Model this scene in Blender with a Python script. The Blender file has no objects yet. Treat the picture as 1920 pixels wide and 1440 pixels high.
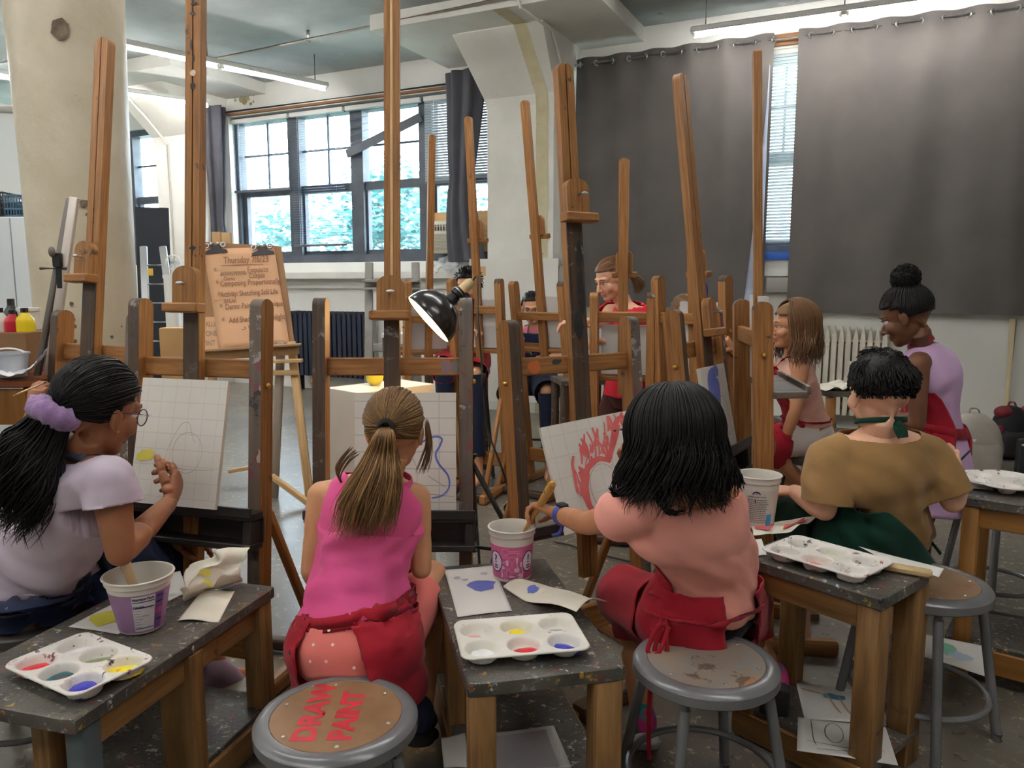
import bpy, bmesh, math, random
from mathutils import Vector as V, Matrix, noise
random.seed(7)
sc = bpy.context.scene
col = sc.collection
# ---------------------------------------------------------------- camera
F = 1443.0
PITCH = math.radians(7.5)
EYE = 1.35
cd = bpy.data.cameras.new('camera'); cam = bpy.data.objects.new('camera', cd); col.objects.link(cam)
cam.location = (0, 0, EYE); cam.rotation_euler = (math.pi/2 - PITCH, 0, 0)
cd.sensor_width = 36.0; cd.sensor_fit = 'HORIZONTAL'; cd.lens = F/1920*36.0; cd.clip_start = 0.05; cd.clip_end = 200
sc.camera = cam
# ---------------------------------------------------------------- world, exposure
wd = bpy.data.worlds.new('sky'); sc.world = wd; wd.use_nodes = True
wn = wd.node_tree.nodes; wl = wd.node_tree.links
bg = wn['Background']
tcw = wn.new('ShaderNodeTexCoord'); sep = wn.new('ShaderNodeSeparateXYZ'); rmp = wn.new('ShaderNodeValToRGB')
wl.new(tcw.outputs['Generated'], sep.inputs[0]); wl.new(sep.outputs['Z'], rmp.inputs[0]); wl.new(rmp.outputs[0], bg.inputs['Color'])
rmp.color_ramp.elements[0].position = 0.0; rmp.color_ramp.elements[0].color = (.80, .93, 1.0, 1)
rmp.color_ramp.elements[1].position = 0.7; rmp.color_ramp.elements[1].color = (.62, .82, 1.0, 1)
bg.inputs['Strength'].default_value = 7.0
vs = sc.view_settings
vs.view_transform = 'Standard'; vs.look = 'None'; vs.gamma = 1.0; vs.use_curve_mapping = False
vs.exposure = 1.5
TUBE = 34.0            # emission of the fluorescent tubes
sc.cycles.use_denoising = True
sc.cycles.max_bounces = 6; sc.cycles.diffuse_bounces = 4; sc.cycles.transparent_max_bounces = 12
sc.cycles.caustics_reflective = False; sc.cycles.caustics_refractive = False
sc.cycles.sample_clamp_indirect = 6.0
# ---------------------------------------------------------------- placing helpers
cP, sP = math.cos(PITCH), math.sin(PITCH)
def ray(px, py):
    x = (px-960)/F; y = (720-py)/F
    return V((x, cP + y*sP, -sP + y*cP))
def A(px, py, Y):                     # the point seen at a pixel, at a distance Y in front of the camera
    r = ray(px, py); return V((0, 0, EYE)) + r*(Y/r.y)
def AZ(px, py, z):                    # ... at a height z
    r = ray(px, py); return V((0, 0, EYE)) + r*((z-EYE)/r.z)
W0 = V((4.16, 6.6, 0)); WU = V((-.901, .434, 0)).normalized(); WN = V((-.434, -.901, 0)).normalized()
def WP(t, z, o=0.0): return W0 + WU*t + WN*o + V((0, 0, z))
def AW(px, py, o=0.0):                # ... on the window wall, o in front of it: (t, z)
    r = ray(px, py); c = V((0, 0, EYE)); q = W0 + WN*o
    k = (q-c).dot(WN)/r.dot(WN); p = c + r*k
    return (p-W0).dot(WU), p.z
X, Y, Z = V((1, 0, 0)), V((0, 1, 0)), V((0, 0, 1))
def lin(c): c /= 255.0; return c/12.92 if c <= .04045 else ((c+.055)/1.055)**2.4
def C(r, g, b): return (lin(r), lin(g), lin(b), 1)
def rnd(a, b): return random.uniform(a, b)
# ---------------------------------------------------------------- materials
MATS = {}
def M(key, c=(128, 128, 128), c2=None, s=6, st=(1, 1, 1), r=.6, met=0, bump=0, bs=60, co='Object', spl=None, sps=14, spa=.5, spec=.4, lo=.35, hi=.65, emi=0, trans=0, dots=None, sub=0, grid=None, sheen=0, coat=0):
    if key in MATS: return MATS[key]
    m = bpy.data.materials.new(key); m.use_nodes = True; N = m.node_tree.nodes; L = m.node_tree.links
    b = N['Principled BSDF']; b.inputs['Roughness'].default_value = r; b.inputs['Metallic'].default_value = met
    b.inputs['Specular IOR Level'].default_value = spec; b.inputs['Base Color'].default_value = C(*c)
    tc = N.new('ShaderNodeTexCoord'); mp = N.new('ShaderNodeMapping'); mp.inputs['Scale'].default_value = st
    L.new(tc.outputs[co], mp.inputs[0]); out = None
    def mix(fac, a, bb):
        x = N.new('ShaderNodeMix'); x.data_type = 'RGBA'
        if isinstance(fac, (int, float)): x.inputs[0].default_value = fac
        else: L.new(fac, x.inputs[0])
        for i, q in ((6, a), (7, bb)):
            if isinstance(q, tuple): x.inputs[i].default_value = q
            else: L.new(q, x.inputs[i])
        return x.outputs[2]
    def ramp(src, p0, p1, c0=(0, 0, 0, 1), c1=(1, 1, 1, 1)):
        q = N.new('ShaderNodeValToRGB'); e = q.color_ramp.elements
        e[0].position = p0; e[0].color = c0; e[1].position = p1; e[1].color = c1; L.new(src, q.inputs[0]); return q.outputs[0]
    def nz(scale, detail=6, vec=None, rough=.55):
        q = N.new('ShaderNodeTexNoise'); q.inputs['Scale'].default_value = scale; q.inputs['Detail'].default_value = detail
        q.inputs['Roughness'].default_value = rough; L.new(vec or mp.outputs[0], q.inputs['Vector']); return q.outputs[0]
    cur = C(*c)
    if c2: cur = ramp(nz(s), lo, hi, C(*c), C(*c2))
    if spl:                            # spattered paint
        vo = N.new('ShaderNodeTexVoronoi'); vo.inputs['Scale'].default_value = sps
        wv = N.new('ShaderNodeMix'); wv.data_type = 'RGBA'; wv.inputs[0].default_value = .12
        n3 = N.new('ShaderNodeTexNoise'); n3.inputs['Scale'].default_value = sps*.8; n3.inputs['Detail'].default_value = 5; L.new(tc.outputs[co], n3.inputs['Vector'])
        L.new(tc.outputs[co], wv.inputs[6]); L.new(n3.outputs['Color'], wv.inputs[7]); L.new(wv.outputs[2], vo.inputs['Vector'])
        sx = N.new('ShaderNodeSeparateColor'); L.new(vo.outputs['Color'], sx.inputs[0])
        cr = N.new('ShaderNodeValToRGB'); cr.color_ramp.interpolation = 'CONSTANT'; e = cr.color_ramp.elements
        n = len(spl)
        e[0].position = 0; e[0].color = C(*spl[0]); e[1].position = 1.0/n; e[1].color = C(*spl[1 % n])
        for i in range(2, n): q = e.new(i/n); q.color = C(*spl[i])
        L.new(sx.outputs[0], cr.inputs[0])
        msk = ramp(nz(sps*1.4, 9, tc.outputs[co], .72), .62-.12*spa, .66-.12*spa)
        cur = mix(msk, cur, cr.outputs[0])
    if dots:                           # regular printed dots: (scale, radius, colour)
        vo = N.new('ShaderNodeTexVoronoi'); vo.inputs['Scale'].default_value = dots[0]; vo.inputs['Randomness'].default_value = .35; L.new(tc.outputs[co], vo.inputs['Vector'])
        cur = mix(ramp(vo.outputs['Distance'], dots[1], dots[1]*1.15, (1, 1, 1, 1), (0, 0, 0, 1)), cur, C(*dots[2]))
    if grid:                           # ruled pencil grid in the sheet's own UV: (nx, ny, line, colour)
        su = N.new('ShaderNodeSeparateXYZ'); L.new(tc.outputs['UV'], su.inputs[0]); acc = None
        for ax, n in ((0, grid[0]), (1, grid[1])):
            a = N.new('ShaderNodeMath'); a.operation = 'MULTIPLY'; L.new(su.outputs[ax], a.inputs[0]); a.inputs[1].default_value = n
            f = N.new('ShaderNodeMath'); f.operation = 'FRACT'; L.new(a.outputs[0], f.inputs[0])
            d = N.new('ShaderNodeMath'); d.operation = 'COMPARE'; L.new(f.outputs[0], d.inputs[0]); d.inputs[1].default_value = .5; d.inputs[2].default_value = grid[2]*n
            if acc is None: acc = d.outputs[0]
            else:
                mx = N.new('ShaderNodeMath'); mx.operation = 'MAXIMUM'; L.new(acc, mx.inputs[0]); L.new(d.outputs[0], mx.inputs[1]); acc = mx.outputs[0]
        ml = N.new('ShaderNodeMath'); ml.operation = 'MULTIPLY'; L.new(acc, ml.inputs[0]); ml.inputs[1].default_value = grid[4]
        cur = mix(ml.outputs[0], cur, C(*grid[3]))
    if not isinstance(cur, tuple): L.new(cur, b.inputs['Base Color'])
    if bump:
        bp = N.new('ShaderNodeBump'); bp.inputs['Strength'].default_value = bump; bp.inputs['Distance'].default_value = .01
        L.new(nz(bs, 4), bp.inputs['Height']); L.new(bp.outputs[0], b.inputs['Normal'])
    if emi: b.inputs['Emission Color'].default_value = C(*c); b.inputs['Emission Strength'].default_value = emi
    if sub: b.inputs['Subsurface Weight'].default_value = sub; b.inputs['Subsurface Radius'].default_value = (.012, .005, .003); b.inputs['Subsurface Scale'].default_value = 1
    if sheen: b.inputs['Sheen Weight'].default_value = sheen
    if coat: b.inputs['Coat Weight'].default_value = coat
    if trans:                          # clear film or glass: part of the light passes straight through
        tr = N.new('ShaderNodeBsdfTransparent'); ms = N.new('ShaderNodeMixShader'); ms.inputs[0].default_value = trans
        L.new(b.outputs[0], ms.inputs[1]); L.new(tr.outputs[0], ms.inputs[2]); L.new(ms.outputs[0], N['Material Output'].inputs['Surface'])
    MATS[key] = m; return m
# ---------------------------------------------------------------- mesh builder
def perp(d):
    d = d.normalized(); a = Z if abs(d.z) < .9 else X
    s = d.cross(a).normalized(); return s, s.cross(d).normalized()
class MB:
    def __init__(s): s.v = []; s.f = []; s.m = []; s.uv = {}
    def add(s, vs, fs, m=0, uvs=None):
        o = len(s.v); s.v += [V(p) for p in vs]
        for i, f in enumerate(fs):
            if uvs: s.uv[len(s.f)] = uvs[i]
            s.f.append(tuple(o+k for k in f)); s.m.append(m)
        return s
    def join(s, o, m=None):
        k = len(s.f); a = len(s.v); s.v += o.v
        for i, f in enumerate(o.f):
            if i in o.uv: s.uv[k+i] = o.uv[i]
            s.f.append(tuple(a+q for q in f)); s.m.append(o.m[i] if m is None else m)
        return s
    def bar(s, p0, p1, w, d=None, side=None, ch=.15, m=0):      # a chamfered bar; w across `side`, d across the other way
        p0 = V(p0); p1 = V(p1); d = d or w; ax = (p1-p0).normalized(); L = (p1-p0).length
        if side is None: a, b = perp(ax)
        else: a = (V(side)-ax*ax.dot(V(side))).normalized(); b = ax.cross(a).normalized()
        c = min(w, d)*ch; hw, hd = w/2, d/2
        sec = [(hw, hd-c), (hw-c, hd), (-hw+c, hd), (-hw, hd-c), (-hw, -hd+c), (-hw+c, -hd), (hw-c, -hd), (hw, -hd+c)]
        vs = []
        e = min(c, L*.2)
        for q, k in ((0, 1-.6*c/min(hw, hd)), (e, 1), (L-e, 1), (L, 1-.6*c/min(hw, hd))):
            vs += [p0+ax*q+a*(x*k)+b*(y*k) for x, y in sec]
        fs = []; uv = []; u0 = random.random()*7; v0 = random.random()*7
        for r in range(3):
            for i in range(8):
                j = (i+1) % 8; fs.append((r*8+i, r*8+j, r*8+8+j, r*8+8+i))
                us = (0, e, L-e, L); va = v0+i*w*.5; vb = v0+i*w*.5+w*.5
                uv.append([(u0+us[r], va), (u0+us[r], vb), (u0+us[r+1], vb), (u0+us[r+1], va)])
        fs += [tuple(range(7, -1, -1)), tuple(range(24, 32))]; uv += [[(u0, v0)]*8]*2
        return s.add(vs, fs, m, uv)
    def box(s, c, sz, ax=(X, Y, Z), ch=.06, m=0):
        c = V(c); x, y, z = [V(a).normalized() for a in ax]
        return s.bar(c-z*sz[2]/2, c+z*sz[2]/2, sz[0], sz[1], x, ch, m)
    def plate(s, o, ax, ay, pts, th, m=0):                       # outline in (ax, ay) about o, pushed back th along -(ax x ay)
        o = V(o); ax = V(ax); ay = V(ay); n = ax.cross(ay).normalized(); k = len(pts)
        f = [o+ax*x+ay*y for x, y in pts]; vs = f+[p-n*th for p in f]
        fs = [tuple(range(k)), tuple(range(2*k-1, k-1, -1))]; u0 = random.random()*5
        uv = [[(u0+y, u0+x) for x, y in pts], [(u0+y, u0+x) for x, y in reversed(pts)]]
        for i in range(k):
            j = (i+1) % k; fs.append((i, k+i, k+j, j)); uv.append([(u0+pts[i][1], u0), (u0+pts[i][1], u0+th), (u0+pts[j][1], u0+th), (u0+pts[j][1], u0)])
        return s.add(vs, fs, m, uv)
    def tube(s, pts, r, n=8, m=0, cap=True):
        pts = [V(p) for p in pts]; k = len(pts); rr = r if isinstance(r, (list, tuple)) else [r]*k; vs = []; fs = []; uv = []
        a = None; l = 0
        for i, p in enumerate(pts):
            d = pts[min(i+1, k-1)]-pts[max(i-1, 0)]
            d = d.normalized() if d.length > 1e-9 else Z
            if a is None: a, b = perp(d)
            else:
                a = a-d*a.dot(d); a = a.normalized() if a.length > 1e-6 else perp(d)[0]; b = d.cross(a)
            vs += [p+(a*math.cos(2*math.pi*j/n)+b*math.sin(2*math.pi*j/n))*rr[i] for j in range(n)]
            if i:
                l2 = l+(p-pts[i-1]).length
                for j in range(n):
                    q = (j+1) % n; fs.append((i*n-n+j, i*n-n+q, i*n+q, i*n+j)); uv.append([(l, j/n), (l, (j+1)/n), (l2, (j+1)/n), (l2, j/n)])
                l = l2
        if cap: fs += [tuple(range(n-1, -1, -1)), tuple(range(k*n-n, k*n))]; uv += [[(0, 0)]*n]*2
        return s.add(vs, fs, m, uv)
    def lathe(s, pr, o=(0, 0, 0), ax=Z, n=32, m=0, a0=None, mm=None):     # profile [(radius, height)]
        o = V(o); ax = V(ax).normalized()
        if a0 is None: a, b = perp(ax)
        else: a = (V(a0)-ax*ax.dot(V(a0))).normalized(); b = ax.cross(a)
        if abs(ax.z) > .99 and a0 is None: a, b = X.copy(), ax.cross(X)
        vs = []
        for r, h in pr: vs += [o+ax*h+(a*math.cos(2*math.pi*j/n)+b*math.sin(2*math.pi*j/n))*max(r, 1e-5) for j in range(n)]
        for i in range(len(pr)-1):
            fs = []; uv = []
            for j in range(n):
                q = (j+1) % n; fs.append((i*n+j, i*n+q, i*n+n+q, i*n+n+j)); uv.append([(j/n, i), (j/n+1/n, i), (j/n+1/n, i+1), (j/n, i+1)])
            if i == 0: s.add(vs, fs, (mm[0] if mm else m), uv); base = len(s.v)-len(vs)
            else:
                for f, u in zip(fs, uv): s.uv[len(s.f)] = u; s.f.append(tuple(base+q for q in f)); s.m.append(mm[i] if mm else m)
        return s
    def ell(s, c, r, ax=(X, Y, Z), n=20, k=12, m=0, fn=None):
        c = V(c); r = r if isinstance(r, (tuple, list)) else (r, r, r); vs = []; fs = []
        for i in range(k+1):
            ph = math.pi*i/k-math.pi/2
            for j in range(n):
                th = 2*math.pi*j/n; q = V((math.cos(ph)*math.cos(th), math.cos(ph)*math.sin(th), math.sin(ph)))
                e = 1 if fn is None else fn(q)
                vs.append(c+V(ax[0])*(q.x*r[0]*e)+V(ax[1])*(q.y*r[1]*e)+V(ax[2])*(q.z*r[2]*e))
        for i in range(k):
            for j in range(n): q = (j+1) % n; fs.append((i*n+j, i*n+q, i*n+n+q, i*n+n+j))
        return s.add(vs, fs, m)
    def torus(s, c, R, r, ax=Z, n=32, k=8, m=0, e=1.0, fn=None):
        a, b = perp(V(ax)); c = V(c)
        if abs(V(ax).z) > .99: a, b = X, Y
        vs = []; fs = []
        for i in range(n):
            t = 2*math.pi*i/n; d = a*math.cos(t)+b*math.sin(t)
            for j in range(k):
                u = 2*math.pi*j/k; g = 1 if fn is None else fn(t, u)
                vs.append(c+d*(R+r*g*math.cos(u))+V(ax).normalized()*(r*g*e*math.sin(u)))
        for i in range(n):
            for j in range(k): fs.append((i*k+j, ((i+1) % n)*k+j, ((i+1) % n)*k+(j+1) % k, i*k+(j+1) % k))
        return s.add(vs, fs, m)
    def sheet(s, fn, nu, nv, m=0):                               # fn(u, v) -> point, u, v in 0..1
        vs = [fn(i/nu, j/nv) for j in range(nv+1) for i in range(nu+1)]; fs = []; uv = []
        for j in range(nv):
            for i in range(nu):
                a = j*(nu+1)+i; fs.append((a, a+1, a+nu+2, a+nu+1))
                uv.append([(i/nu, j/nv), ((i+1)/nu, j/nv), ((i+1)/nu, (j+1)/nv), (i/nu, (j+1)/nv)])
        return s.add(vs, fs, m, uv)
    def slab(s, o, ax, ay, th, m=0):                             # a thin solid sheet: corner o, edge vectors, thickness; UV over its face
        o = V(o); ax = V(ax); ay = V(ay); n = ax.cross(ay).normalized()*th
        vs = [o, o+ax, o+ax+ay, o+ay]; vs += [p-n for p in vs]
        q = [(0, 0), (1, 0), (1, 1), (0, 1)]
        return s.add(vs, [(0, 1, 2, 3), (7, 6, 5, 4), (0, 4, 5, 1), (1, 5, 6, 2), (2, 6, 7, 3), (3, 7, 4, 0)], m, [q, [(.01, .01)]*4]+[[(.01, .01)]*4]*4)
    def build(s, name, mats, parent=None, kind=None, smooth=True, ang=38, solid=0, sub=0, label=None):
        off = V((0, 0, 0)); p = parent
        while p is not None: off += p.location; p = p.parent
        me = bpy.data.meshes.new(name); me.from_pydata([tuple(v-off) for v in s.v], [], s.f)
        if not isinstance(mats, (list, tuple)): mats = [mats]
        for m in mats: me.materials.append(m)
        me.polygons.foreach_set('material_index', s.m)
        ul = me.uv_layers.new(name='UVMap'); k = 0; flat = []
        for i, f in enumerate(s.f): flat += [c for uv in (s.uv.get(i) or [(0, 0)]*len(f)) for c in uv]
        ul.data.foreach_set('uv', flat)
        if smooth:
            me.polygons.foreach_set('use_smooth', [True]*len(s.f)); me.set_sharp_from_angle(angle=math.radians(ang))
        me.validate(); me.update()
        o = bpy.data.objects.new(name, me); col.objects.link(o)
        if parent is not None: o.parent = parent
        if kind: o['kind'] = kind
        if label: o['label'] = label
        if solid: q = o.modifiers.new('thick', 'SOLIDIFY'); q.thickness = solid; q.offset = 0
        if sub: q = o.modifiers.new('sub', 'SUBSURF'); q.levels = q.render_levels = sub
        return o
def tag(o, label, cat, group=None, kind=None):
    o['label'] = label; o['category'] = cat
    if group: o['group'] = group
    if kind: o['kind'] = kind
    return o
def thing(name, label, cat, loc, group=None):
    o = bpy.data.objects.new(name, None); col.objects.link(o); o.location = loc; o.empty_display_size = .1
    return tag(o, label, cat, group)
def copy_thing(o, loc, rz, label, parent=None):
    c = o.copy(); col.objects.link(c)
    if parent is None: c.location = loc; c.rotation_euler = (0, 0, rz); c['label'] = label
    else: c.parent = parent
    for ch in o.children: copy_thing(ch, None, 0, None, c)
    return c
def text_mesh(txt, size, fn, mb=None, m=0, bold=0.0, shear=0.0, sx=1.0, align='LEFT'):   # letters laid out in (x, y), put in place by fn(x, y)
    cu = bpy.data.curves.new('t', 'FONT'); cu.body = txt; cu.size = size; cu.offset = bold; cu.shear = shear; cu.align_x = align; cu.resolution_u = 3
    ob = bpy.data.objects.new('t', cu); col.objects.link(ob)
    dg = bpy.context.evaluated_depsgraph_get(); me = ob.evaluated_get(dg).to_mesh()
    mb = mb or MB(); mb.add([fn(v.co.x*sx, v.co.y) for v in me.vertices], [tuple(p.vertices) for p in me.polygons], m)
    ob.evaluated_get(dg).to_mesh_clear(); bpy.data.objects.remove(ob); bpy.data.curves.remove(cu)
    return mb
def ribbon(mb, fn, pts, w, m=0, taper=True):                     # a brush or pencil stroke: pts in (x, y), put in place by fn(x, y)
    k = len(pts); vs = []
    for i, (x, y) in enumerate(pts):
        a = pts[max(i-1, 0)]; b = pts[min(i+1, k-1)]; dx, dy = b[0]-a[0], b[1]-a[1]; l = math.hypot(dx, dy) or 1
        h = w/2*(1 if not taper else .55+.45*math.sin(math.pi*(i+.6)/(k+.2)))
        vs += [fn(x-dy/l*h, y+dx/l*h), fn(x+dy/l*h, y-dx/l*h)]
    mb.add(vs, [(2*i, 2*i+1, 2*i+3, 2*i+2) for i in range(k-1)], m); return mb
def curve_pts(P, n=6):                                           # Catmull-Rom through 2-D or 3-D points
    P = [V(p) if len(p) == 3 else V((p[0], p[1], 0)) for p in P]; out = []
    for i in range(len(P)-1):
        a = P[max(i-1, 0)]; b = P[i]; c = P[i+1]; d = P[min(i+2, len(P)-1)]
        for j in range(n):
            t = j/n; out.append(.5*((2*b)+(c-a)*t+(2*a-5*b+4*c-d)*t*t+(3*b-a-3*c+d)*t*t*t))
    out.append(P[-1].copy()); return out
def remesh(mb, vox, sm=4):                                       # one continuous skin around overlapping solids
    me = bpy.data.meshes.new('r'); me.from_pydata([tuple(v) for v in mb.v], [], mb.f)
    ob = bpy.data.objects.new('r', me); col.objects.link(ob)
    q = ob.modifiers.new('r', 'REMESH'); q.mode = 'VOXEL'; q.voxel_size = vox
    if sm: w = ob.modifiers.new('s', 'SMOOTH'); w.factor = .5; w.iterations = sm
    dg = bpy.context.evaluated_depsgraph_get(); e = ob.evaluated_get(dg); m2 = e.to_mesh()
    out = MB().add([v.co.copy() for v in m2.vertices], [tuple(p.vertices) for p in m2.polygons])
    e.to_mesh_clear(); bpy.data.objects.remove(ob); bpy.data.meshes.remove(me); return out
SPL = [(190, 190, 180), (60, 60, 60), (120, 125, 130), (150, 60, 50), (70, 90, 130), (205, 200, 190), (175, 140, 60), (80, 120, 90)]
WOOD = M('easel_wood', (124, 82, 44), (164, 114, 64), s=3, st=(1.5, 38, 1), co='UV', r=.5, spl=[(70, 52, 40), (90, 66, 40), (60, 50, 44), (120, 90, 60)], sps=7, spa=.05, spec=.35)
WOODD = M('easel_wood_dark', (54, 42, 34), (84, 62, 42), s=3, st=(1.5, 38, 1), co='UV', r=.55, spl=[(70, 62, 58), (50, 45, 42), (130, 125, 120), (100, 50, 44), (90, 84, 80)], sps=9, spa=.55)
WOODG = M('easel_wood_paint_worn', (88, 82, 80), (112, 92, 74), s=3, st=(1.5, 22, 1), co='UV', r=.55, spl=[(150, 145, 140), (70, 66, 66), (120, 62, 76), (52, 50, 52), (165, 160, 150), (110, 60, 50)], sps=10, spa=.7)
WOODP = M('pale_wood', (196, 158, 108), (222, 186, 138), s=3, st=(1.5, 30, 1), co='UV', r=.6)
WOODR = M('red_brown_wood', (172, 106, 58), (196, 130, 76), s=3, st=(1.2, 44, 1), co='UV', r=.45)
STEEL = M('steel', (190, 190, 188), r=.3, met=1)
BRASS = M('brass', (205, 165, 80), r=.28, met=1)
BLACK = M('black_metal', (22, 22, 23), r=.4, spec=.5)
WHITEP = M('white_board', (232, 230, 224), r=.6)
# ================================================================ THE ROOM
WALLM = M('painted_plaster', (224, 222, 215), (232, 230, 224), s=1.6, r=.7, bump=.25, bs=9)
CEILM = M('painted_concrete', (156, 164, 163), (184, 190, 188), s=1.3, st=(1, 1, 1), r=.65, bump=.35, bs=6, spl=[(140, 146, 144), (120, 116, 110), (196, 200, 198), (132, 140, 140)], sps=2.2, spa=-.15)
ZC = 3.85; T0, T1 = -4.2, 14.6; DEEP = 12.2
SILL, HEAD = 1.60, 3.48
def poly_slab(name, pts, z0, z1, mat):
    mb = MB(); k = len(pts)
    vs = [V((p.x, p.y, z0)) for p in pts]+[V((p.x, p.y, z1)) for p in pts]
    mb.add(vs, [tuple(range(k-1, -1, -1)), tuple(range(k, 2*k))]+[(i, (i+1) % k, k+(i+1) % k, k+i) for i in range(k)])
    return mb.build(name, mat, kind='structure')
corners = [WP(T0, 0), WP(T1, 0), WP(T1, 0, DEEP), WP(T0, 0, DEEP)]
FLOORM = M('worn_painted_floor', (92, 86, 78), (122, 114, 102), s=1.1, r=.34, bump=.12, bs=30, spl=[(164, 150, 124), (142, 132, 112), (70, 66, 62), (184, 172, 146), (100, 95, 90)], sps=18, spa=.55, spec=.5)
poly_slab('floor', corners, -.12, 0, FLOORM)
poly_slab('ceiling', [WP(T0, 0, -.4), WP(T1, 0, -.4), WP(T1, 0, DEEP), WP(T0, 0, DEEP)], ZC, ZC+.2, CEILM)
def wallbox(mb, t0, t1, z0, z1, o0, o1):
    mb.box(WP((t0+t1)/2, (z0+z1)/2, (o0+o1)/2), (abs(t1-t0), abs(o1-o0), z1-z0), (WU, WN, Z), ch=.002)
bays = [(-1.4, 3.78), (4.80, 8.72), (9.72, 13.9)]
mb = MB(); wallbox(mb, T0-.2, T1+.2, 0, SILL, -.4, 0); wallbox(mb, T0-.2, T1+.2, HEAD, ZC, -.4, 0)
e = [T0-.2]+[q for b in bays for q in b]+[T1+.2]
for i in range(0, len(e), 2): wallbox(mb, e[i], e[i+1], SILL, HEAD, -.4, 0)
mb.build('wall_window', WALLM, kind='structure')
for nm, t in (('wall_left', T1+.1), ('wall_right', T0-.1)):
    mb = MB(); wallbox(mb, t-.1, t+.1, 0, ZC, 0, DEEP); mb.build(nm, WALLM, kind='structure')
mb = MB(); wallbox(mb, T0, T1, 0, ZC, DEEP, DEEP+.2); mb.build('wall_back', WALLM, kind='structure')
# white ledge below the windows
LEDGE = M('ledge_paint', (206, 203, 196), (224, 222, 216), s=3, r=.45)
mb = MB(); wallbox(mb, 4.72, 8.95, 1.40, 1.475, 0, .16); wallbox(mb, 4.72, 8.95, 1.28, 1.31, 0, .05); mb.build('trim_1', LEDGE, kind='structure')
mb = MB(); wallbox(mb, -1.2, 3.70, 1.41, 1.475, 0, .07); mb.build('trim_2', LEDGE, kind='structure')
# ---------------------------------------------------------------- windows
FRAME = M('dark_window_frame', (62, 68, 78), (82, 88, 96), s=4, r=.5)
GLASS = M('window_glass', (235, 245, 248), r=.05, spec=.5, trans=.93)
def window(name, t0, t1, n, rail, mullions):
    fr = MB(); o = -.2
    wallbox(fr, t0, t1, SILL-.02, SILL+.10, o-.05, o+.12); wallbox(fr, t0, t1, HEAD-.08, HEAD+.02, o-.05, o+.12)
    xs = [t0+(t1-t0)*i/n for i in range(n+1)]
    for i, x in enumerate(xs):
        w = .09 if 0 < i < n else .05
        wallbox(fr, x-w, x+w, SILL+.1, HEAD-.08, o-.04, o+.1)
    for i in range(n):
        a, b = xs[i]+.06, xs[i+1]-.06
        wallbox(fr, a, b, rail-.05, rail+.05, o-.02, o+.06)
        wallbox(fr, a, a+.06, SILL+.1, rail, o-.02, o+.05); wallbox(fr, b-.06, b, SILL+.1, rail, o-.02, o+.05)
        wallbox(fr, a, b, SILL+.08, SILL+.15, o-.02, o+.05)
    f = fr.build(name, FRAME, kind='structure', smooth=False)
    for i in range(n):
        a, b = xs[i]+.08, xs[i+1]-.08
        mt = MB(); m_ = (a+b)/2; zz = (rail+HEAD)/2
        if mullions:
            wallbox(mt, m_-.012, m_+.012, rail+.05, HEAD-.08, o-.005, o+.02); wallbox(mt, a, b, zz-.012, zz+.012, o-.004, o+.021)
            mt.build('muntins', FRAME, f, kind='structure', smooth=False)
        g = MB(); wallbox(g, a, b, SILL+.1, HEAD-.08, o-.012, o-.006); g.build('pane', GLASS, f, kind='structure', smooth=False)
    return f
RAIL = 2.52
window('window_1', *bays[0], 4, RAIL, True); window('window_2', *bays[1], 4, RAIL, True); window('window_3', *bays[2], 4, RAIL, True)
# ---------------------------------------------------------------- wall piers with flared heads, and the big round column
PIER = M('pier_paint', (216, 213, 204), (228, 225, 217), s=2.2, r=.65, bump=.2, bs=14, spl=[(186, 176, 140), (150, 146, 136), (200, 196, 186)], sps=3, spa=-.35)
BARE = M('bare_strip', (190, 178, 142), (206, 196, 164), s=5, r=.8, spl=[(120, 112, 100), (140, 130, 110)], sps=9, spa=.05)
def pier(nm, ta, tb, strip):
    mb = MB(); O = .5
    wallbox(mb, ta, tb, 0, 3.10, 0, O)
    def prof(a, b):                   # flared head: grows sideways a little and well out into the room
        pr = [(3.10, O, 0), (3.20, O+.02, .02), (3.70, O+.52, .10), (3.72, O+.52, .10)]
        for (z0, o0, w0), (z1, o1, w1) in zip(pr, pr[1:]):
            vs = [WP(a-w0, z0, 0), WP(b+w0, z0, 0), WP(b+w0, z0, o0), WP(a-w0, z0, o0), WP(a-w1, z1, 0), WP(b+w1, z1, 0), WP(b+w1, z1, o1), WP(a-w1, z1, o1)]
            mb.add(vs, [(0, 1, 2, 3), (7, 6, 5, 4), (0, 4, 5, 1), (1, 5, 6, 2), (2, 6, 7, 3), (3, 7, 4, 0)])
    prof(ta, tb)
    wallbox(mb, ta-.75, tb+.75, 3.71, ZC, -.02, 1.45)
    o = mb.build(nm, PIER, kind='structure', ang=25)
    if strip:
        s_ = MB(); a, b = ta+.06, ta+.19
        s_.add([WP(a, 0, O+.004), WP(b, 0, O+.004), WP(b, 3.10, O+.004), WP(a, 3.10, O+.004), WP(b, 3.20, O+.026), WP(a, 3.20, O+.026), WP(b, 3.705, O+.526), WP(a, 3.705, O+.526)], [(0, 1, 2, 3), (3, 2, 4, 5), (5, 4, 6, 7)])
        s_.add([WP(a, 3.707, O+.5), WP(b, 3.707, O+.5), WP(b, 3.707, 1.45), WP(a, 3.707, 1.45)], [(0, 1, 2, 3)])
        s_.build('bare_strip', BARE, o, kind='structure')
        p = MB(); q = ta-.06; p.tube([WP(q, 1.4, .3), WP(q, 3.1, .3), WP(q-.05, 3.36, .52), WP(q-.04, 3.68, .80), WP(q-.02, 3.69, 1.45), WP(q, 3.83, 1.5), WP(q, 3.83, 2.6)], .013); p.build('conduit', PIER, o, kind='structure')
    return o
pier('column_1', 3.92, 4.66, True); pier('column_2', 8.82, 9.50, False)
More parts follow.
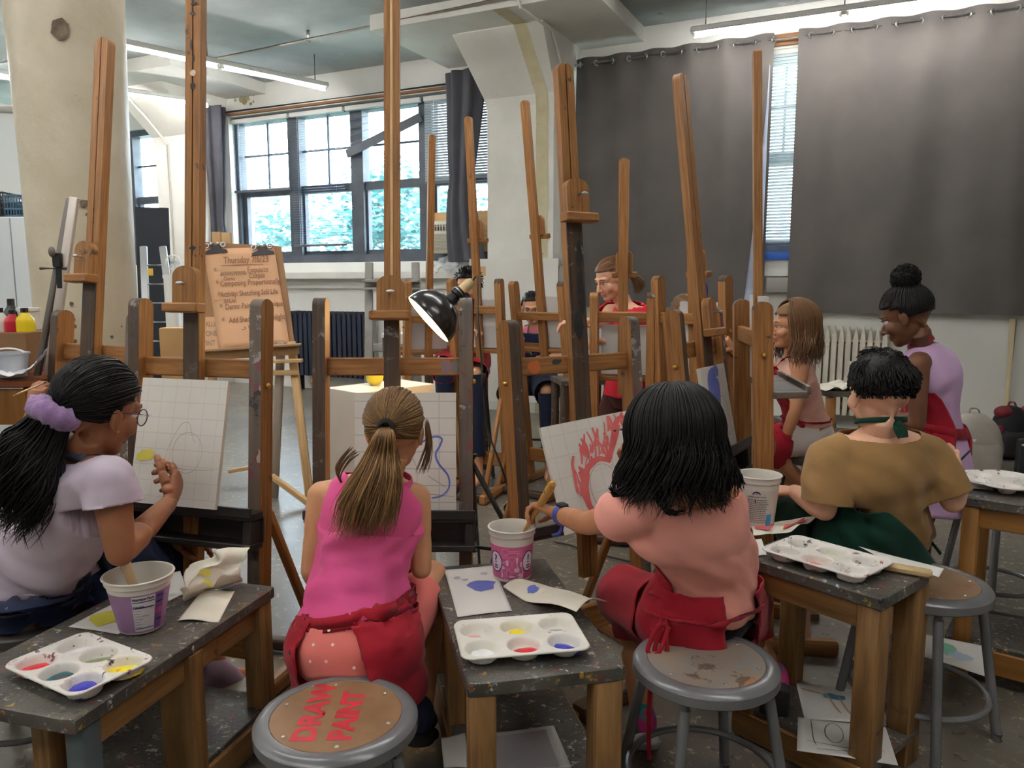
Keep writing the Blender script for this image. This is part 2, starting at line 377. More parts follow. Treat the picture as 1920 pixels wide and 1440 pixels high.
COLM = M('column_paint', (184, 172, 148), (202, 191, 168), s=2.5, r=.42, bump=.9, bs=9, spl=[(172, 158, 130), (214, 202, 178), (184, 170, 140)], sps=4, spa=-.2)
CHIP = M('bare_concrete', (96, 84, 72), (128, 114, 98), s=20, r=.9, bump=.8, bs=40)
cc = A(152, 430, 4.6); CX, CY = cc.x, cc.y
mb = MB(); mb.lathe([(.275, 0), (.275, 1.2), (.285, 2.0), (.305, 2.9), (.33, 3.25), (.44, 3.58), (.72, 3.74), (.72, 3.85)], (CX, CY, 0), n=64)
colo = mb.build('column_3', COLM, kind='structure', ang=60)
lf = V((CX, CY, 0)); tdir = V((-CX, -CY, 0)).normalized(); ldir = V((-tdir.y, tdir.x, 0))
if ldir.x > 0: ldir = -ldir
pc = A(98, 430, 4.46); pc.z = 0
mb = MB(); mb.lathe([(.098, 0), (.098, 1.6), (.105, 2.4), (.12, 3.2), (.13, 3.85)], pc, n=32); mb.build('pipe_casing', COLM, colo, kind='structure', ang=60)
def on_col(px, py, r):
    rr = ray(px, py); c = V((0, 0, EYE)); d = V((rr.x, rr.y)); w = V((-CX, -CY)); a = d.dot(d); b = 2*d.dot(w); k = w.dot(w)-r*r
    t = (-b-math.sqrt(max(b*b-4*a*k, 0)))/(2*a); return c+rr*t
def chips(mb, cx, cy, s, r, n=14):
    pts = [on_col(cx+math.cos(2*math.pi*i/n)*s*rnd(.75, 1.15), cy+math.sin(2*math.pi*i/n)*s*rnd(.75, 1.1), r) for i in range(n)]
    mb.add(pts, [tuple(range(n-1, -1, -1))])
mb = MB(); chips(mb, 112, 54, 21, .318)
for (x, y, s) in ((163, 27, 3), (157, 382, 9), (163, 402, 4), (134, 570, 5), (138, 600, 4), (140, 612, 5), (141, 640, 4), (210, 632, 4), (228, 612, 2), (163, 87, 2)): chips(mb, x, y, s, .297, 9)
mb.build('bare_patch', CHIP, colo, kind='structure')
# ---------------------------------------------------------------- pipes and hangers below the ceiling
PIPE = M('pipe_paint', (196, 186, 172), r=.5)
def pipe(name, label, pts, r, mat=PIPE):
    mb = MB(); mb.tube(pts, r, 10); return tag(mb.build(name, mat), label, 'pipe')
def CE(px, py, z): return AZ(px, py, z)
a = CE(420, 107, 3.76); b = CE(985, -12, 3.76); dp = (b-a).normalized()
pp = pipe('ceiling_pipe', 'long thin pipe under the ceiling running above the pink shirt easel', [a-dp*.4, b+dp*1.5], .016)
mb = MB()
for q in (CE(578, 75, 3.76), CE(830, 30, 3.76)): mb.box(q+V((0, 0, .05)), (.03, .03, .1)); mb.torus(q, .022, .006, dp, 16, 6)
mb.build('pipe_clamp', STEEL, pp)
pipe('ceiling_conduit', 'thin bent conduit on the ceiling left of the round column', [CE(-30, 130, 3.82), CE(5, 118, 3.82), CE(22, 113, 3.82), CE(60, 112, 3.82)], .014, M('grey_conduit', (140, 142, 142), r=.4, met=.6))
pipe('wall_conduit', 'thin vertical conduit running down the far wall pier', [WP(9.25, .2, .52), WP(9.25, 3.1, .52), WP(9.3, 3.36, .75), WP(9.4, 3.69, 1.05)], .016, PIER)
pipe('wall_pipe', 'vertical cream pipe on the wall at the right edge behind the bags', [WP(-.10, 0, .08), WP(-.10, 1.05, .08)], .03, M('cream_pipe', (200, 186, 150), r=.5))
# peeling spot on the wall above the window
mb = MB(); t, z = AW(455, 172)
for i in range(26):
    s = rnd(.012, .06); q = (t+rnd(-.2, .2), z+rnd(-.16, .14))
    n_ = 7; mb.add([WP(q[0]+math.cos(k*6.283/n_)*s*rnd(.5, 1.2), q[1]+math.sin(k*6.283/n_)*s*rnd(.5, 1.2), .003+.0002*i) for k in range(n_)], [tuple(range(n_))])
mb.build('trim_3', M('peeling_paint', (150, 144, 120), (176, 166, 120), s=9, r=.9), kind='structure', smooth=False)
# ---------------------------------------------------------------- fluorescent lights
TUBEM = M('lit_tube', (253, 252, 250), emi=TUBE); FIX = M('light_housing', (222, 220, 214), r=.4)
def strip_light(label, a, b, n, chains, group='fluorescent strip lights'):
    a = V(a); b = V(b); d = (b-a).normalized(); s = d.cross(Z).normalized(); c = (a+b)/2
    t = thing('ceiling_light', label, 'light', c, group)
    mb = MB(); mb.bar(a+V((0, 0, .045)), b+V((0, 0, .045)), .11, .05, s, .2); mb.build('housing', FIX, t)
    L = (b-a).length
    for i in range(n):
        p = a+d*(L*i/n+.03); q = a+d*(L*(i+1)/n-.03)
        tb = MB(); tb.tube([p, q], .019, 12); tb.build('tube', TUBEM, t)
        for e_ in (p, q):
            k = MB(); k.box(e_+V((0, 0, .012)), (.02, .05, .05), (d, s, Z)); k.build('socket', FIX, t)
    for f in chains:
        p = a+d*(L*f)+V((0, 0, .06)); k = MB()
        k.tube([p, V((p.x, p.y, ZC))], .006, 6); k.build('hanger', M('hanger_metal', (120, 120, 118), r=.4, met=.8), t)
    return t
A1 = AZ(613, 168, 3.5); B1 = AZ(228, 88, 3.5); d1 = (B1-A1).normalized()
strip_light('two tube strip light behind the left girl\'s easel mast, ends above the big window', A1, A1+d1*2.5, 2, (.06, .55, .95))
A2 = AZ(394, 199, 3.5); B2 = AZ(232, 177, 3.5); d2 = (B2-A2).normalized()
strip_light('strip light just below the longer one, ending beside the dark window curtain', A2, A2+d2*2.5, 2, (.06, .5, .95))
A3 = AZ(46, 153, 3.5); B3 = AZ(0, 143, 3.5); d3 = (B3-A3).normalized()
strip_light('strip light cut by the left edge, upper of two left of the column', A3-d3*-.0+V((0, 0, 0))-d3*.35, A3+d3*2.1, 2, (.1, .9))
A4 = AZ(49, 211, 3.5); strip_light('strip light low at the left edge, far behind the column', A4-d2*.3, A4+d2*2.1, 2, (.1, .9))
A5 = AZ(1296, 68, 3.52); dw = -WU
strip_light('bright two tube strip light hanging in front of the grey curtains', A5, A5+dw*2.5, 2, (.05, .5, .95))
for (t_, o_) in ((.9, 4.4), (4.4, 4.4), (-1.6, 6.6), (2.2, 6.6), (5.6, 6.8), (.9, 9.2), (4.4, 9.2), (8.6, 9.4), (9.2, 6.8)):  # unseen extra fixtures, added so the foreground gets enough light
    strip_light('strip light overhead in the rows behind the viewer, outside the picture', WP(t_, 3.5, o_), WP(t_+2.5, 3.5, o_), 2, (.05, .95))
# ---------------------------------------------------------------- outside: trees and ground
LEAF = M('leaf_green', (30, 88, 88), (66, 120, 118), s=1.5, r=.5, spec=.2, trans=.2); BARK = M('bark', (84, 70, 58), r=.9)
def tree(label, t, o, zb, R, H, n):
    b = WP(t, zb, o); tr = thing('tree', label, 'tree', b, 'trees outside the window')
    mb = MB(); mb.tube([b, b+V((.1, 0, H*.35)), b+V((0, .1, H*.75))], [.16, .12, .05], 8); mb.build('trunk', BARK, tr)
    fo = MB(); random.seed(int(t*10)+5); cl = []
    for i in range(16):
        z = rnd(.25, .98); r_ = R*math.sin(math.pi*min(z*.85+.1, 1))**.7; a_ = rnd(0, 6.283)
        cl.append(b+V((math.cos(a_)*r_*rnd(.2, .8), math.sin(a_)*r_*rnd(.2, .8), H*z)))
    for i in range(n):
        c = random.choice(cl); p = c+V((random.gauss(0, 1), random.gauss(0, 1), random.gauss(0, .8)))*R*.23
        a_ = V((random.gauss(0, 1), random.gauss(0, 1), random.gauss(0, 1))).normalized(); s1, s2 = perp(a_); L = rnd(.09, .17)
        fo.add([p-s1*L, p-s2*L*.45, p+s1*L, p+s2*L*.45], [(0, 1, 2, 3)])
    fo.build('foliage', LEAF, tr, kind='stuff', smooth=False); random.seed(11)
for (l, t, o, R, H, n) in (('leafy tree outside, in the leftmost lower panes of the big window', 12.3, -9, 2.6, 5.2, 5200), ('leafy tree outside, behind the long blind of the big window', 9.6, -8, 2.4, 4.7, 5200),
                        ('leafy tree outside, behind the pink shirt girl\'s easel mast', 7.2, -9, 2.5, 4.7, 5200), ('leafy tree outside, seen above the air conditioner', 4.4, -10, 2.2, 4.3, 3600), ('leafy tree outside, seen through the far left window', 16.5, -9, 2.6, 4.6, 3600)):
    tree(l, t, o, -1.2, R, H, n)
poly_slab('ground', [WP(-30, 0, -.6), WP(45, 0, -.6), WP(45, 0, -40), WP(-30, 0, -40)], -1.4, -1.2, M('outside_ground', (150, 160, 140), r=.9))
# ---------------------------------------------------------------- blinds, curtains and rods
SLAT = M('blind_slat', (96, 118, 140), r=.5); SLATC = M('blind_slat_closed', (150, 164, 172), r=.5)
def blind(label, t0, t1, z0, z1, tilt, mat, o=-.04, skew=0.0, cords=True):
    b = thing('window_blind', label, 'blind', WP((t0+t1)/2, z1, o), 'venetian blinds')
    mb = MB(); pitch = .0215 if tilt > .6 else .030; n = int((z1-z0)/pitch); ct, st_ = math.cos(tilt), math.sin(tilt)
    for i in range(n):
        z = z1-.03-i*pitch; w = .0125; sk = skew*i/max(n, 1)
        f = lambda t, k, dz: WP(t, z+dz+sk*(t-t0)/(t1-t0)*1.0, o+k)
        mb.add([f(t0, w*ct, -w*st_), f(t1, w*ct, -w*st_), f(t1, 0, .0016), f(t0, 0, .0016), f(t1, -w*ct, w*st_), f(t0, -w*ct, w*st_)], [(0, 1, 2, 3), (3, 2, 4, 5)])
    mb.build('slats', mat, b)
    h = MB(); wallbox(h, t0, t1, z1-.02, z1+.03, o-.02, o+.02); h.build('head_rail', FIX, b)
    r_ = MB(); r_.bar(WP(t1, z0-.005+skew, o), WP(t0, z0-.005, o), .028 if skew == 0 else .10, .02, Z); r_.build('bottom_rail', M('blind_rail', (96, 96, 98), r=.5) if skew == 0 else FRAME, b)
    if cords:
        for f in (.14, .86):
            k = MB(); k.tube([WP(t0+(t1-t0)*f, z1, o+.015), WP(t0+(t1-t0)*f, z0, o+.015)], .0022, 5); k.build('cord', WHITEP, b)
    return b
BT = [bays[1][0]+(bays[1][1]-bays[1][0])*i/4 for i in range(5)]
blind('half lowered blind in the left pane of the big window', BT[3]+.02, BT[4]-.02, RAIL+.02, HEAD-.06, .16, SLAT)
blind('long fully lowered blind with open slats left of the mast in the big window', BT[2]+.14, BT[3]-.02, SILL+.22, HEAD-.06, .16, SLAT)
blind('crooked raised blind with a slanting bottom rail in the big window', BT[1]+.02, BT[2]+.10, HEAD-.24, HEAD-.06, .5, SLAT, skew=-.34, cords=False)
blind('closed grey blind above the air conditioner', BT[0]-.0, BT[1]-.03, RAIL-.02, HEAD-.06, -1.46, SLATC)
tg, zg = AW(1462, 300)
blind('closed pale blind seen in the gap between the two grey curtains', tg-.42, tg+.42, SILL+.12, HEAD-.02, -1.36, M('blind_slat_pale', (206, 220, 222), r=.5, trans=.012))
mb = MB(); ta, za = AW(1462, 480); mb.box(WP(ta, za-.0, .02), (.30, .05, .07), (WU, WN, Z)); tag(mb.build('blue_tape_roll_box', M('blue_plastic', (38, 96, 190), r=.4)), 'bright blue strip on the sill in the gap between the curtains', 'box')
mb = MB(); mb.box(WP(ta, 1.33, .06), (.20, .10, .14), (WU, WN, Z)); tag(mb.build('wall_box', M('grey_box', (150, 146, 138), r=.6)), 'grey utility box on the wall below the curtain gap', 'box')
ROD = M('curtain_rod_metal', (200, 200, 198), r=.3, met=.9)
mb = MB(); mb.tube([WP(-1.6, 3.53, .13), WP(3.88, 3.53, .13)], .016, 12)
tag(mb.build('curtain_rod', ROD), 'bright metal curtain rod through the grey curtain grommets', 'curtain rod')
mb = MB(); mb.tube([WP(4.78, 3.52, .10), WP(9.0, 3.52, .10)], .014, 10)
tag(mb.build('curtain_rod', M('dark_rod', (70, 66, 64), r=.4, met=.5)), 'dark curtain rod over the big window', 'curtain rod')
mb = MB(); wallbox(mb, 4.8, 8.7, 3.49, 3.515, 0, .05); mb.build('trim_4', M('window_head_wood', (150, 106, 74), r=.6), kind='structure')
mb = MB(); wallbox(mb, -1.3, 3.7, 3.50, 3.60, 0, .04); mb.build('trim_5', MATS['window_head_wood'], kind='structure')
CURT = M('grey_curtain_cloth', (84, 79, 76), (93, 87, 83), s=2, r=.8, sheen=.15, bump=.06, bs=5); CURTD = M('dark_curtain_cloth', (62, 62, 70), (72, 71, 78), s=3, r=.8, sheen=.15)
LINING = M('curtain_lining', (150, 156, 176), (176, 182, 200), s=6, r=.35)
def curtain(label, tL, tR, zb, zt, period, amp, mat, rodo, fold=0.0):
    o = thing('curtain', label, 'curtain', WP((tL+tR)/2, zb, rodo)); W = tL-tR; ph0 = rnd(0, 6)
    def fn(u, v):
        t = tL-u*W; z = zb+v*(zt-zb)
        top = math.sin(2*math.pi*(t-tR)/period)*amp
        sl = (noise.noise(V((t*2.1, ph0, z*.25)))*.6+noise.noise(V((t*4.7, ph0+3, z*.4)))*.25)
        k = max(0, (v-.80)/.20)**1.5
        of = rodo+top*(k*.88+.12*(1-k))+sl*.12*(1-k)
        if fold and u > 1-fold: of += ((u-(1-fold))/fold)**2*.16*(1-v)**.8
        return WP(t, z+(noise.noise(V((t*1.7, 5, 0)))*.012 if v == 0 else 0), of)
    mb = MB(); mb.sheet(fn, int(W/.022), 60); o2 = mb.build('cloth', mat, o, ang=180)
    n = int(W/period*2)
    for i in range(n):
        t = tR+period/2*(i+.5)*1.0
        gm = MB(); gm.torus(WP(t, zt-.045-.0, rodo+math.sin(2*math.pi*(t-tR)/period)*amp), .026, .006, WU, 18, 6)
    zc = 3.53
    for i in range(n+1):
        t = tR+period/2*i
        if t > tL: break
        gm = MB(); gm.torus(WP(t, zc, rodo), .024, .0065, (WU+WN*.9*(1 if i % 2 else -1)).normalized(), 18, 6); gm.build('grommet', ROD, o)
    return o
tl, _ = AW(1078, 300, .13); tm, _ = AW(1442, 300, .13); tm2, _ = AW(1487, 300, .13)
curtain('wide grey grommet curtain left of the gap, behind the tall bare easel masts', tl, tm, 1.10, 3.59, .34, .032, CURT, .13, .0)
curtain('widest grey grommet curtain right of the gap, behind the girl with the hair bun', tm2, -1.5, 1.08, 3.59, .345, .032, CURT, .13)
mb = MB()                              # the silvery lining turned out at the edge of the left curtain
def fl(u, v):
    t = tm+.02+.16*u*(1-v)**1.3; return WP(t, 1.10+v*2.2, .165+.05*math.sin(u*3.1)+.015*noise.noise(V((u*4, v*9, 1))))
mb.sheet(fl, 10, 40); tag(mb.build('curtain_lining', LINING, ang=180, solid=.002), 'silvery lining turned out at the edge of the left grey curtain', 'curtain lining')
def bunch(label, tc_, w, zb, zt, o, sway):
    t_ = thing('curtain', label, 'curtain', WP(tc_, zb, o)); mb = MB()
    def fn(u, v):
        a = 2*math.pi*u; k = w*(.55+.45*abs(v-.45)**.7*1.3); r = 1+.22*math.sin(a*7)
        return WP(tc_+sway*math.sin(v*3.0)*(1-v)+math.cos(a)*k*r, zb+v*(zt-zb), o+math.sin(a)*k*.55*r)
    mb.sheet(fn, 84, 30); mb.build('cloth', CURTD, t_, ang=180); return t_
t5, _ = AW(884, 300, .14); bunch('dark curtain gathered at the right end of the big window', t5, .22, 1.58, 3.58, .24, .12)
t6, _ = AW(400, 330, .14); bunch('dark curtain gathered at the left end of the big window', t6, .26, 1.0, 3.58, .20, -.05)
# ================================================================ EASELS
TRAYM = M('tray_black_paint', (34, 31, 30), (52, 47, 44), s=4, st=(1, 14, 1), co='UV', r=.45, spl=[(84, 80, 76), (60, 46, 44), (70, 70, 74)], sps=12, spa=.0)
class Easel:
    def __init__(s, label, px, py, Yd, zref, ang, lean, W=.435, post=1.28, bar=1.10, top=2.2, blk=1.27, tray=.69, woods=None, block=True, strip=False, mw=.05, group='wooden studio easels', legs=True, deep=.07, bh=.06, lower=True, box=True):
        r = V((math.cos(ang), math.sin(ang), 0)); n = V((r.y, -r.x, 0))
        u = (Z*math.cos(lean)-n*math.sin(lean)).normalized(); m = r.cross(u).normalized()
        if m.dot(n) < 0: m = -m
        p = A(px, py, Yd); base = p-u*(p.z/u.z); s.r, s.n, s.u, s.m, s.base = r, n, u, m, base; cl = math.cos(lean)
        wood, dark, worn = woods or (WOOD, WOODD, WOODG)
        P = s.P = lambda a, z, c=0.0: base+r*a+u*(z/cl)+m*c
        t = s.t = thing('easel', label, 'easel', base, group)
        for sg in (-1, 1):             # posts: rounded tops in profile, front faces worn with paint
            pw, pd = .042, .066; k = []
            for i in range(9):
                th = math.pi*i/8; k.append((math.cos(th)*pd/2, post/cl-pd*.42+math.sin(th)*pd*.42))
            pts = [(-pd/2, .03), (pd/2, .03)]+k
            mb = MB(); o = base+r*(sg*W/2+pw/2); mb.plate(o, m*-1 if (m*-1).cross(u).dot(r) > 0 else m, u, pts if True else pts, pw)
            for i, f in enumerate(mb.f):
                if i >= 2:
                    fn = (mb.v[f[1]]-mb.v[f[0]]).cross(mb.v[f[2]]-mb.v[f[0]]); c = sum((mb.v[q] for q in f), V())/len(f)
                    if (c-base-u*(c-base).dot(u)).dot(m) > pd*.3 or c.z > post-.04: mb.m[i] = 1
            mb.build('post', [wood, worn if sg > 0 else dark], t, ang=30)
            kb = MB(); kb.ell(P(sg*(W/2+pw*.5+.004), bar-.05, 0), .009); kb.build('knob', BRASS, t)
        mb = MB(); mb.bar(P(-W/2+.02, bar, -.008), P(W/2-.02, bar, -.008), bh, .026, u); mb.build('crossbar', wood, t)
        # the sliding mast: two boards with a slot between
        zb = .35 if lower else tray-.1
        ms = MB()
        for sg in (-1, 1):
            L_ = (top-zb)/cl; a_ = mw*.04; b_ = mw*.5; h_ = mw*.42; q_ = [(sg*a_, 0), (sg*b_, 0)]+[(sg*(a_+(b_-a_)*math.cos(k*math.pi/12)), L_-h_+h_*math.sin(k*math.pi/12)) for k in range(7)]
            ms.plate(P(0, zb, .039), r, u, q_ if sg > 0 else q_[::-1], .03)
        ms.bar(P(0, zb+.02, .018), P(0, top-.03, .018), mw*.3, .02, r)
        mo = ms.build('mast', wood, t)
        if strip: q = MB(); q.bar(P(0, zb+.02, .034), P(0, top-.01, .034), .009, .012, r); q.build('centre_strip', WOODP, mo)
        wr = MB(); wr.bar(P(0, max(bar-.24, zb), .042), P(0, blk-.02, .042), mw*1.0, .004, r, .1); wr.build('painted_front', dark, mo)
        if block:
            bw, bhh = .088, .115; pts = [(-bw/2, 0), (bw/2, 0), (bw/2, bhh-.03)]+[(bw/2*math.cos(a*math.pi/10)*1.0, bhh-.03+.032*math.sin(a*math.pi/10)) for a in range(1, 10)]+[(-bw/2, bhh-.03)]
            b = MB(); b.plate(P(0, blk, .074), r, u, pts, .03); bo = b.build('clamp_block', wood, t, ang=30)
            k = MB(); q = P(0, blk+.06, .078); k.tube([q, q+m*.022], .005, 8); k.ell(q+m*.025+r*.006, (.014, .004, .006), (r, m, u)); k.build('thumbscrew', STEEL, bo)
            l = MB(); l.bar(P(-.065, blk-.014, .075), P(.065, blk-.014, .075), .03, .05, u); l.build('ledge', wood, bo)
        # tray with its shallow box
        tr = MB(); a, d = W/2+.035, deep
        tr.bar(P(-a, tray-.012, .03+d/2), P(a, tray-.012, .03+d/2), .024, d, u); tr.bar(P(-a, tray+.004, .03+d), P(a, tray+.004, .03+d), .03, .012, u)
        if lower and box:
            tr.bar(P(-a, tray-.105, .03+d/2), P(a, tray-.105, .03+d/2), .02, d, u)
            for sg in (-1, 1): tr.bar(P(sg*(a-.02), tray-.02, .03+d/2), P(sg*(a-.02), tray-.1, .03+d/2), .03, d-.01, r)
            tr.bar(P(-a, tray-.06, .032), P(a, tray-.06, .032), .08, .006, u)
        tr.build('tray', TRAYM if lower else worn, t)
        if legs:
            for sg in (-1, 1):
                f = base+r*(sg*W/2); mb = MB(); mb.bar(f+n*.26+Z*.03, f-n*.42+Z*.03, .045, .06, r, .2); mb.build('foot', wood, t)
                st = MB(); st.bar(P(sg*W/2, .62, -.045), f-n*.38+Z*.05, .026, .03, r); st.build('strut', wood, t)
            mb = MB(); mb.bar(P(-W/2, .20, 0), P(W/2, .20, 0), .09, .028, Z); mb.build('lower_rail', wood, t)
            mb = MB(); q = base-n*.36+Z*.03; mb.bar(q-r*W/2, q+r*W/2, .05, .04, n); mb.build('rear_rail', dark, t)
R_ = math.radians
E3 = Easel('wooden easel with a pale strip down its tall mast, before the girl in pink', 738, 688, 2.55, 1.073, 0, R_(7), W=.483, strip=True, top=2.36, blk=1.25, post=1.30, bar=1.073, tray=.595)
E2 = Easel('tall wooden easel with grey painted posts, before the girl in lavender', 374, 690, 2.46, 1.08, R_(-16), R_(5), W=.455, top=2.4, blk=1.28, post=1.30, bar=1.08, mw=.055, tray=.645)
E4 = Easel('wooden easel with a clamp block high on its mast, before the black haired girl', 1076, 683, 2.62, 1.075, R_(31), R_(6), top=2.07, blk=1.57, post=1.23, bar=1.075, mw=.064, W=.50, box=False, tray=.55)
E1 = Easel('wooden easel at the far left, in front of the round white column', 183, 668, 2.75, 1.10, R_(-28), R_(7), top=2.2, blk=1.37, post=1.25, W=.43, mw=.072)
E5 = Easel('wooden easel with a double board mast holding the blue splotch painting', 1308, 660, 2.95, 1.09, R_(57), R_(7), top=2.12, blk=1.17, post=1.255, tray=.70, mw=.092, W=.44)
E5b = Easel('wooden easel seen edge on, with a thin straight mast, by the brown haired girl', 1409, 630, 2.90, 1.15, R_(83), R_(2.5), top=2.18, blk=1.3, post=1.285, bar=1.15, tray=.97, block=False, lower=False, mw=.03, W=.42, deep=.12)
ED = dict(woods=(WOOD, WOODD, WOOD), group='easels of the children facing the viewer')
E6 = Easel('far easel with its back to the viewer, left of the navy apron girl', 893, 580, 4.9, 1.19, R_(180-22), R_(6), bar=1.18, post=1.375, top=2.34, blk=1.62, tray=.92, W=.33, lower=False, mw=.045, bh=.05, **ED)
E7 = Easel('far easel with its back to the viewer, hiding half of the navy apron girl', 1012, 592, 4.9, 1.15, R_(180-34), R_(9), bar=1.14, post=1.36, top=2.42, blk=1.64, tray=.92, W=.36, lower=False, mw=.05, bh=.05, **ED)
E8 = Easel('far easel with a plain mast in front of the standing girl in the red shirt', 1167, 594, 4.1, 1.17, R_(180-15), R_(5), bar=1.17, post=1.30, top=1.98, blk=1.40, tray=.84, W=.30, lower=False, mw=.05, bh=.055, **ED)
E9 = Easel('far easel leaning behind the clamp lamp, farthest left of the facing ones', 806, 600, 5.0, 1.15, R_(180+20), R_(7), bar=1.12, post=1.37, top=2.25, blk=1.5, tray=.90, W=.30, lower=False, mw=.042, bh=.05, block=False, **ED)
E10 = Easel('far easel with a blue smear on its clamp block, behind the double mast easel', 1296, 602, 3.9, 1.17, R_(180-48), R_(5), bar=1.17, post=1.385, top=1.55, blk=1.40, tray=.84, W=.40, lower=False, mw=.05, bh=.055, **ED)
mb = MB(); c_ = A(1323, 548, 3.84); mb.ell(c_, (.012, .004, .045)); mb.build('paint_smear', M('ultramarine', (34, 40, 140), r=.4), E10.t, label='dark blue paint smear')
def smear(E, a0, z0, rx, rz, mat, label, c=.0062, host=None):
    m_ = MB(); pts = [E.P(a0+rx*math.cos(k*.3927)*rnd(.75, 1.1), z0+rz*math.sin(k*.3927)*rnd(.75, 1.1), c) for k in range(16)]; m_.add(pts, [tuple(range(16))])
    for i, f in enumerate(m_.f):
        n_ = (m_.v[f[4]]-m_.v[f[0]]).cross(m_.v[f[8]]-m_.v[f[4]])
        if n_.dot(E.m) < 0: m_.f[i] = f[::-1]
    m_.build('paint_smear', mat, E.t, smooth=False, label=label)
BLK = M('black_paint', (26, 26, 28), (44, 44, 46), s=30, r=.5)
smear(E4, -.165, 1.075, .030, .024, M('orange_smear', (206, 108, 52), (180, 100, 56), s=24, r=.6), 'orange paint smear'); smear(E4, -.075, 1.085, .022, .010, M('slate_smear', (60, 62, 74), r=.6), 'dark slate paint smear')
for a_, z_, rx, rz in ((.012, 1.31, .015, .09), (-.004, 1.20, .020, .05), (.012, 1.44, .013, .05)): smear(E4, a_, z_, rx, rz, BLK, 'black paint smear', .0455 if z_ < 1.5 else .041)
smear(E3, .175, 1.073, .022, .024, M('mauve_smear', (150, 104, 118), (120, 112, 112), s=20, r=.6), 'mauve grey paint smear'); smear(E3, .205, 1.073, .012, .024, M('grey_smear', (120, 116, 112), r=.6), 'grey paint smear')
for y_, dx, rx, rz in ((12, 0, .012, .012), (24, .006, .014, .005), (42, 0, .011, .006), (100, -.004, .004, .018), (126, .004, .005, .012), (176, .002, .010, .012), (469, .004, .013, .007)): smear(E2, dx, A(350, y_, 2.6).z*.998, rx, rz, BLK, 'black marker stroke', .0405)
smear(E2, .002, A(350, 155, 2.6).z, .012, .010, M('white_tape_mark', (206, 190, 170), r=.6), 'pale paint mark', .0406)
# ================================================================ STOOLS
SGREY = M('stool_grey_enamel', (98, 98, 100), (114, 114, 115), s=5, r=.25, spec=.6, bump=.02, bs=30); SDARK = M('stool_dark_enamel', (62, 60, 58), (78, 75, 72), s=5, r=.35)
def hb(key, a, b, spl, spa): return M(key, a, b, s=9, r=.55, spl=spl, sps=9, spa=spa)
HB1 = hb('hardboard', (124, 92, 62), (146, 110, 76), [(110, 80, 56), (126, 92, 62), (150, 116, 84), (90, 66, 48)], -.15)
HB2 = hb('hardboard_worn_grey', (142, 122, 104), (128, 124, 120), [(130, 128, 126), (150, 106, 62), (96, 76, 58), (128, 124, 120)], .7)
HB3 = hb('hardboard_red_stain', (124, 98, 74), (146, 118, 90), [(150, 62, 54), (110, 84, 62), (168, 146, 120), (134, 104, 78)], .35)
HB4 = hb('hardboard_plain', (136, 110, 84), (150, 124, 98), [(110, 88, 68), (100, 80, 60)], -.2)
def stool(label, c, h, rz, board, body=SGREY, R=.178, group='metal stools with hardboard seats'):
    t = thing('stool', label, 'stool', (c.x, c.y, 0), group); o = V((c.x, c.y, 0))
    mb = MB(); r = R
    mb.lathe([(.0, h-.006), (r-.037, h-.006), (r-.034, h-.002), (r-.022, h), (r-.008, h-.004), (r, h-.014), (r, h-.036), (r-.004, h-.04), (r-.008, h-.038), (r-.012, h-.012), (0, h-.012)], o, n=64); mb.build('seat_rim', body, t)
    mb = MB(); mb.lathe([(0, h-.008), (r-.035, h-.008), (r-.036, h-.0025), (0, h-.0025)], o, n=48); b = mb.build('seat_board', board, t)
    for i in range(6):
        a = i*math.pi/3+.4+rz; s = MB(); s.ell(o+V((math.cos(a)*(r-.052), math.sin(a)*(r-.052), h-.002)), (.005, .005, .002), n=10, k=6); s.build('screw', STEEL, b)
    for i in range(4):
        a = rz+math.pi/4+i*math.pi/2; d = V((math.cos(a), math.sin(a), 0))
        l = MB(); l.tube([o+d*(r-.03)+Z*(h-.012), o+d*(r-.022)+Z*(h-.06), o+d*(r+.045)+Z*.012], .0135, 12); l.tube([o+d*(r+.0445)+Z*.025, o+d*(r+.046)], .017, 10); l.build('leg', body, t)
    g = MB(); zr = h*.30; g.torus(o+Z*zr, r+.006+.0, .009, Z, 48, 8); g.build('foot_ring', body, t)
    return t
S1c = AZ(631, 1336, .41); S1 = stool('grey metal stool with red DRAW PAINT lettering on its seat', S1c, .41, .35, HB1)
S2c = AZ(1323, 1233, .43); stool('grey metal stool under the black haired girl, hardboard worn grey', S2c, .43, .25, HB2)
S3c = AZ(1732, 1085, .48); stool('grey metal stool under the boy, red stains on its seat', S3c, .48, .55, HB3, R=.182)
S4c = AZ(1535, 850, .47); stool('dark metal stool under the brown haired girl in profile', S4c, .47, .4, HB4, SDARK)
S5c = V((-1.38, 2.10, 0)); stool('dark metal stool under the girl in lavender, mostly hidden by the bench', S5c, .42, .1, HB4, SDARK)
S6c = A(1872, 960, 2.98); S6c.z = 0; stool('grey metal stool under the taller right bench, its legs seen past the boy\'s elbow', S6c, .52, .2, HB4, R=.15)
def on_seat(c, h, ang):
    x, y = V((math.cos(ang), math.sin(ang), 0)), V((-math.sin(ang), math.cos(ang), 0)); return lambda a, b: V((c.x, c.y, h-.0018))+x*a+y*b
RED = M('red_letter_paint', (214, 48, 66), (190, 44, 58), s=12, r=.5)
f = on_seat(S1c, .41, R_(91)); mb = MB()
text_mesh('DRAW', .068, lambda x, y: f(x-.105, y+.028), mb, bold=.003, sx=1.12); text_mesh('PAINT', .068, lambda x, y: f(x-.102, y-.048), mb, bold=.003, sx=1.02)
mb.build('lettering', RED, S1, smooth=False, label='red hand painted words DRAW PAINT')
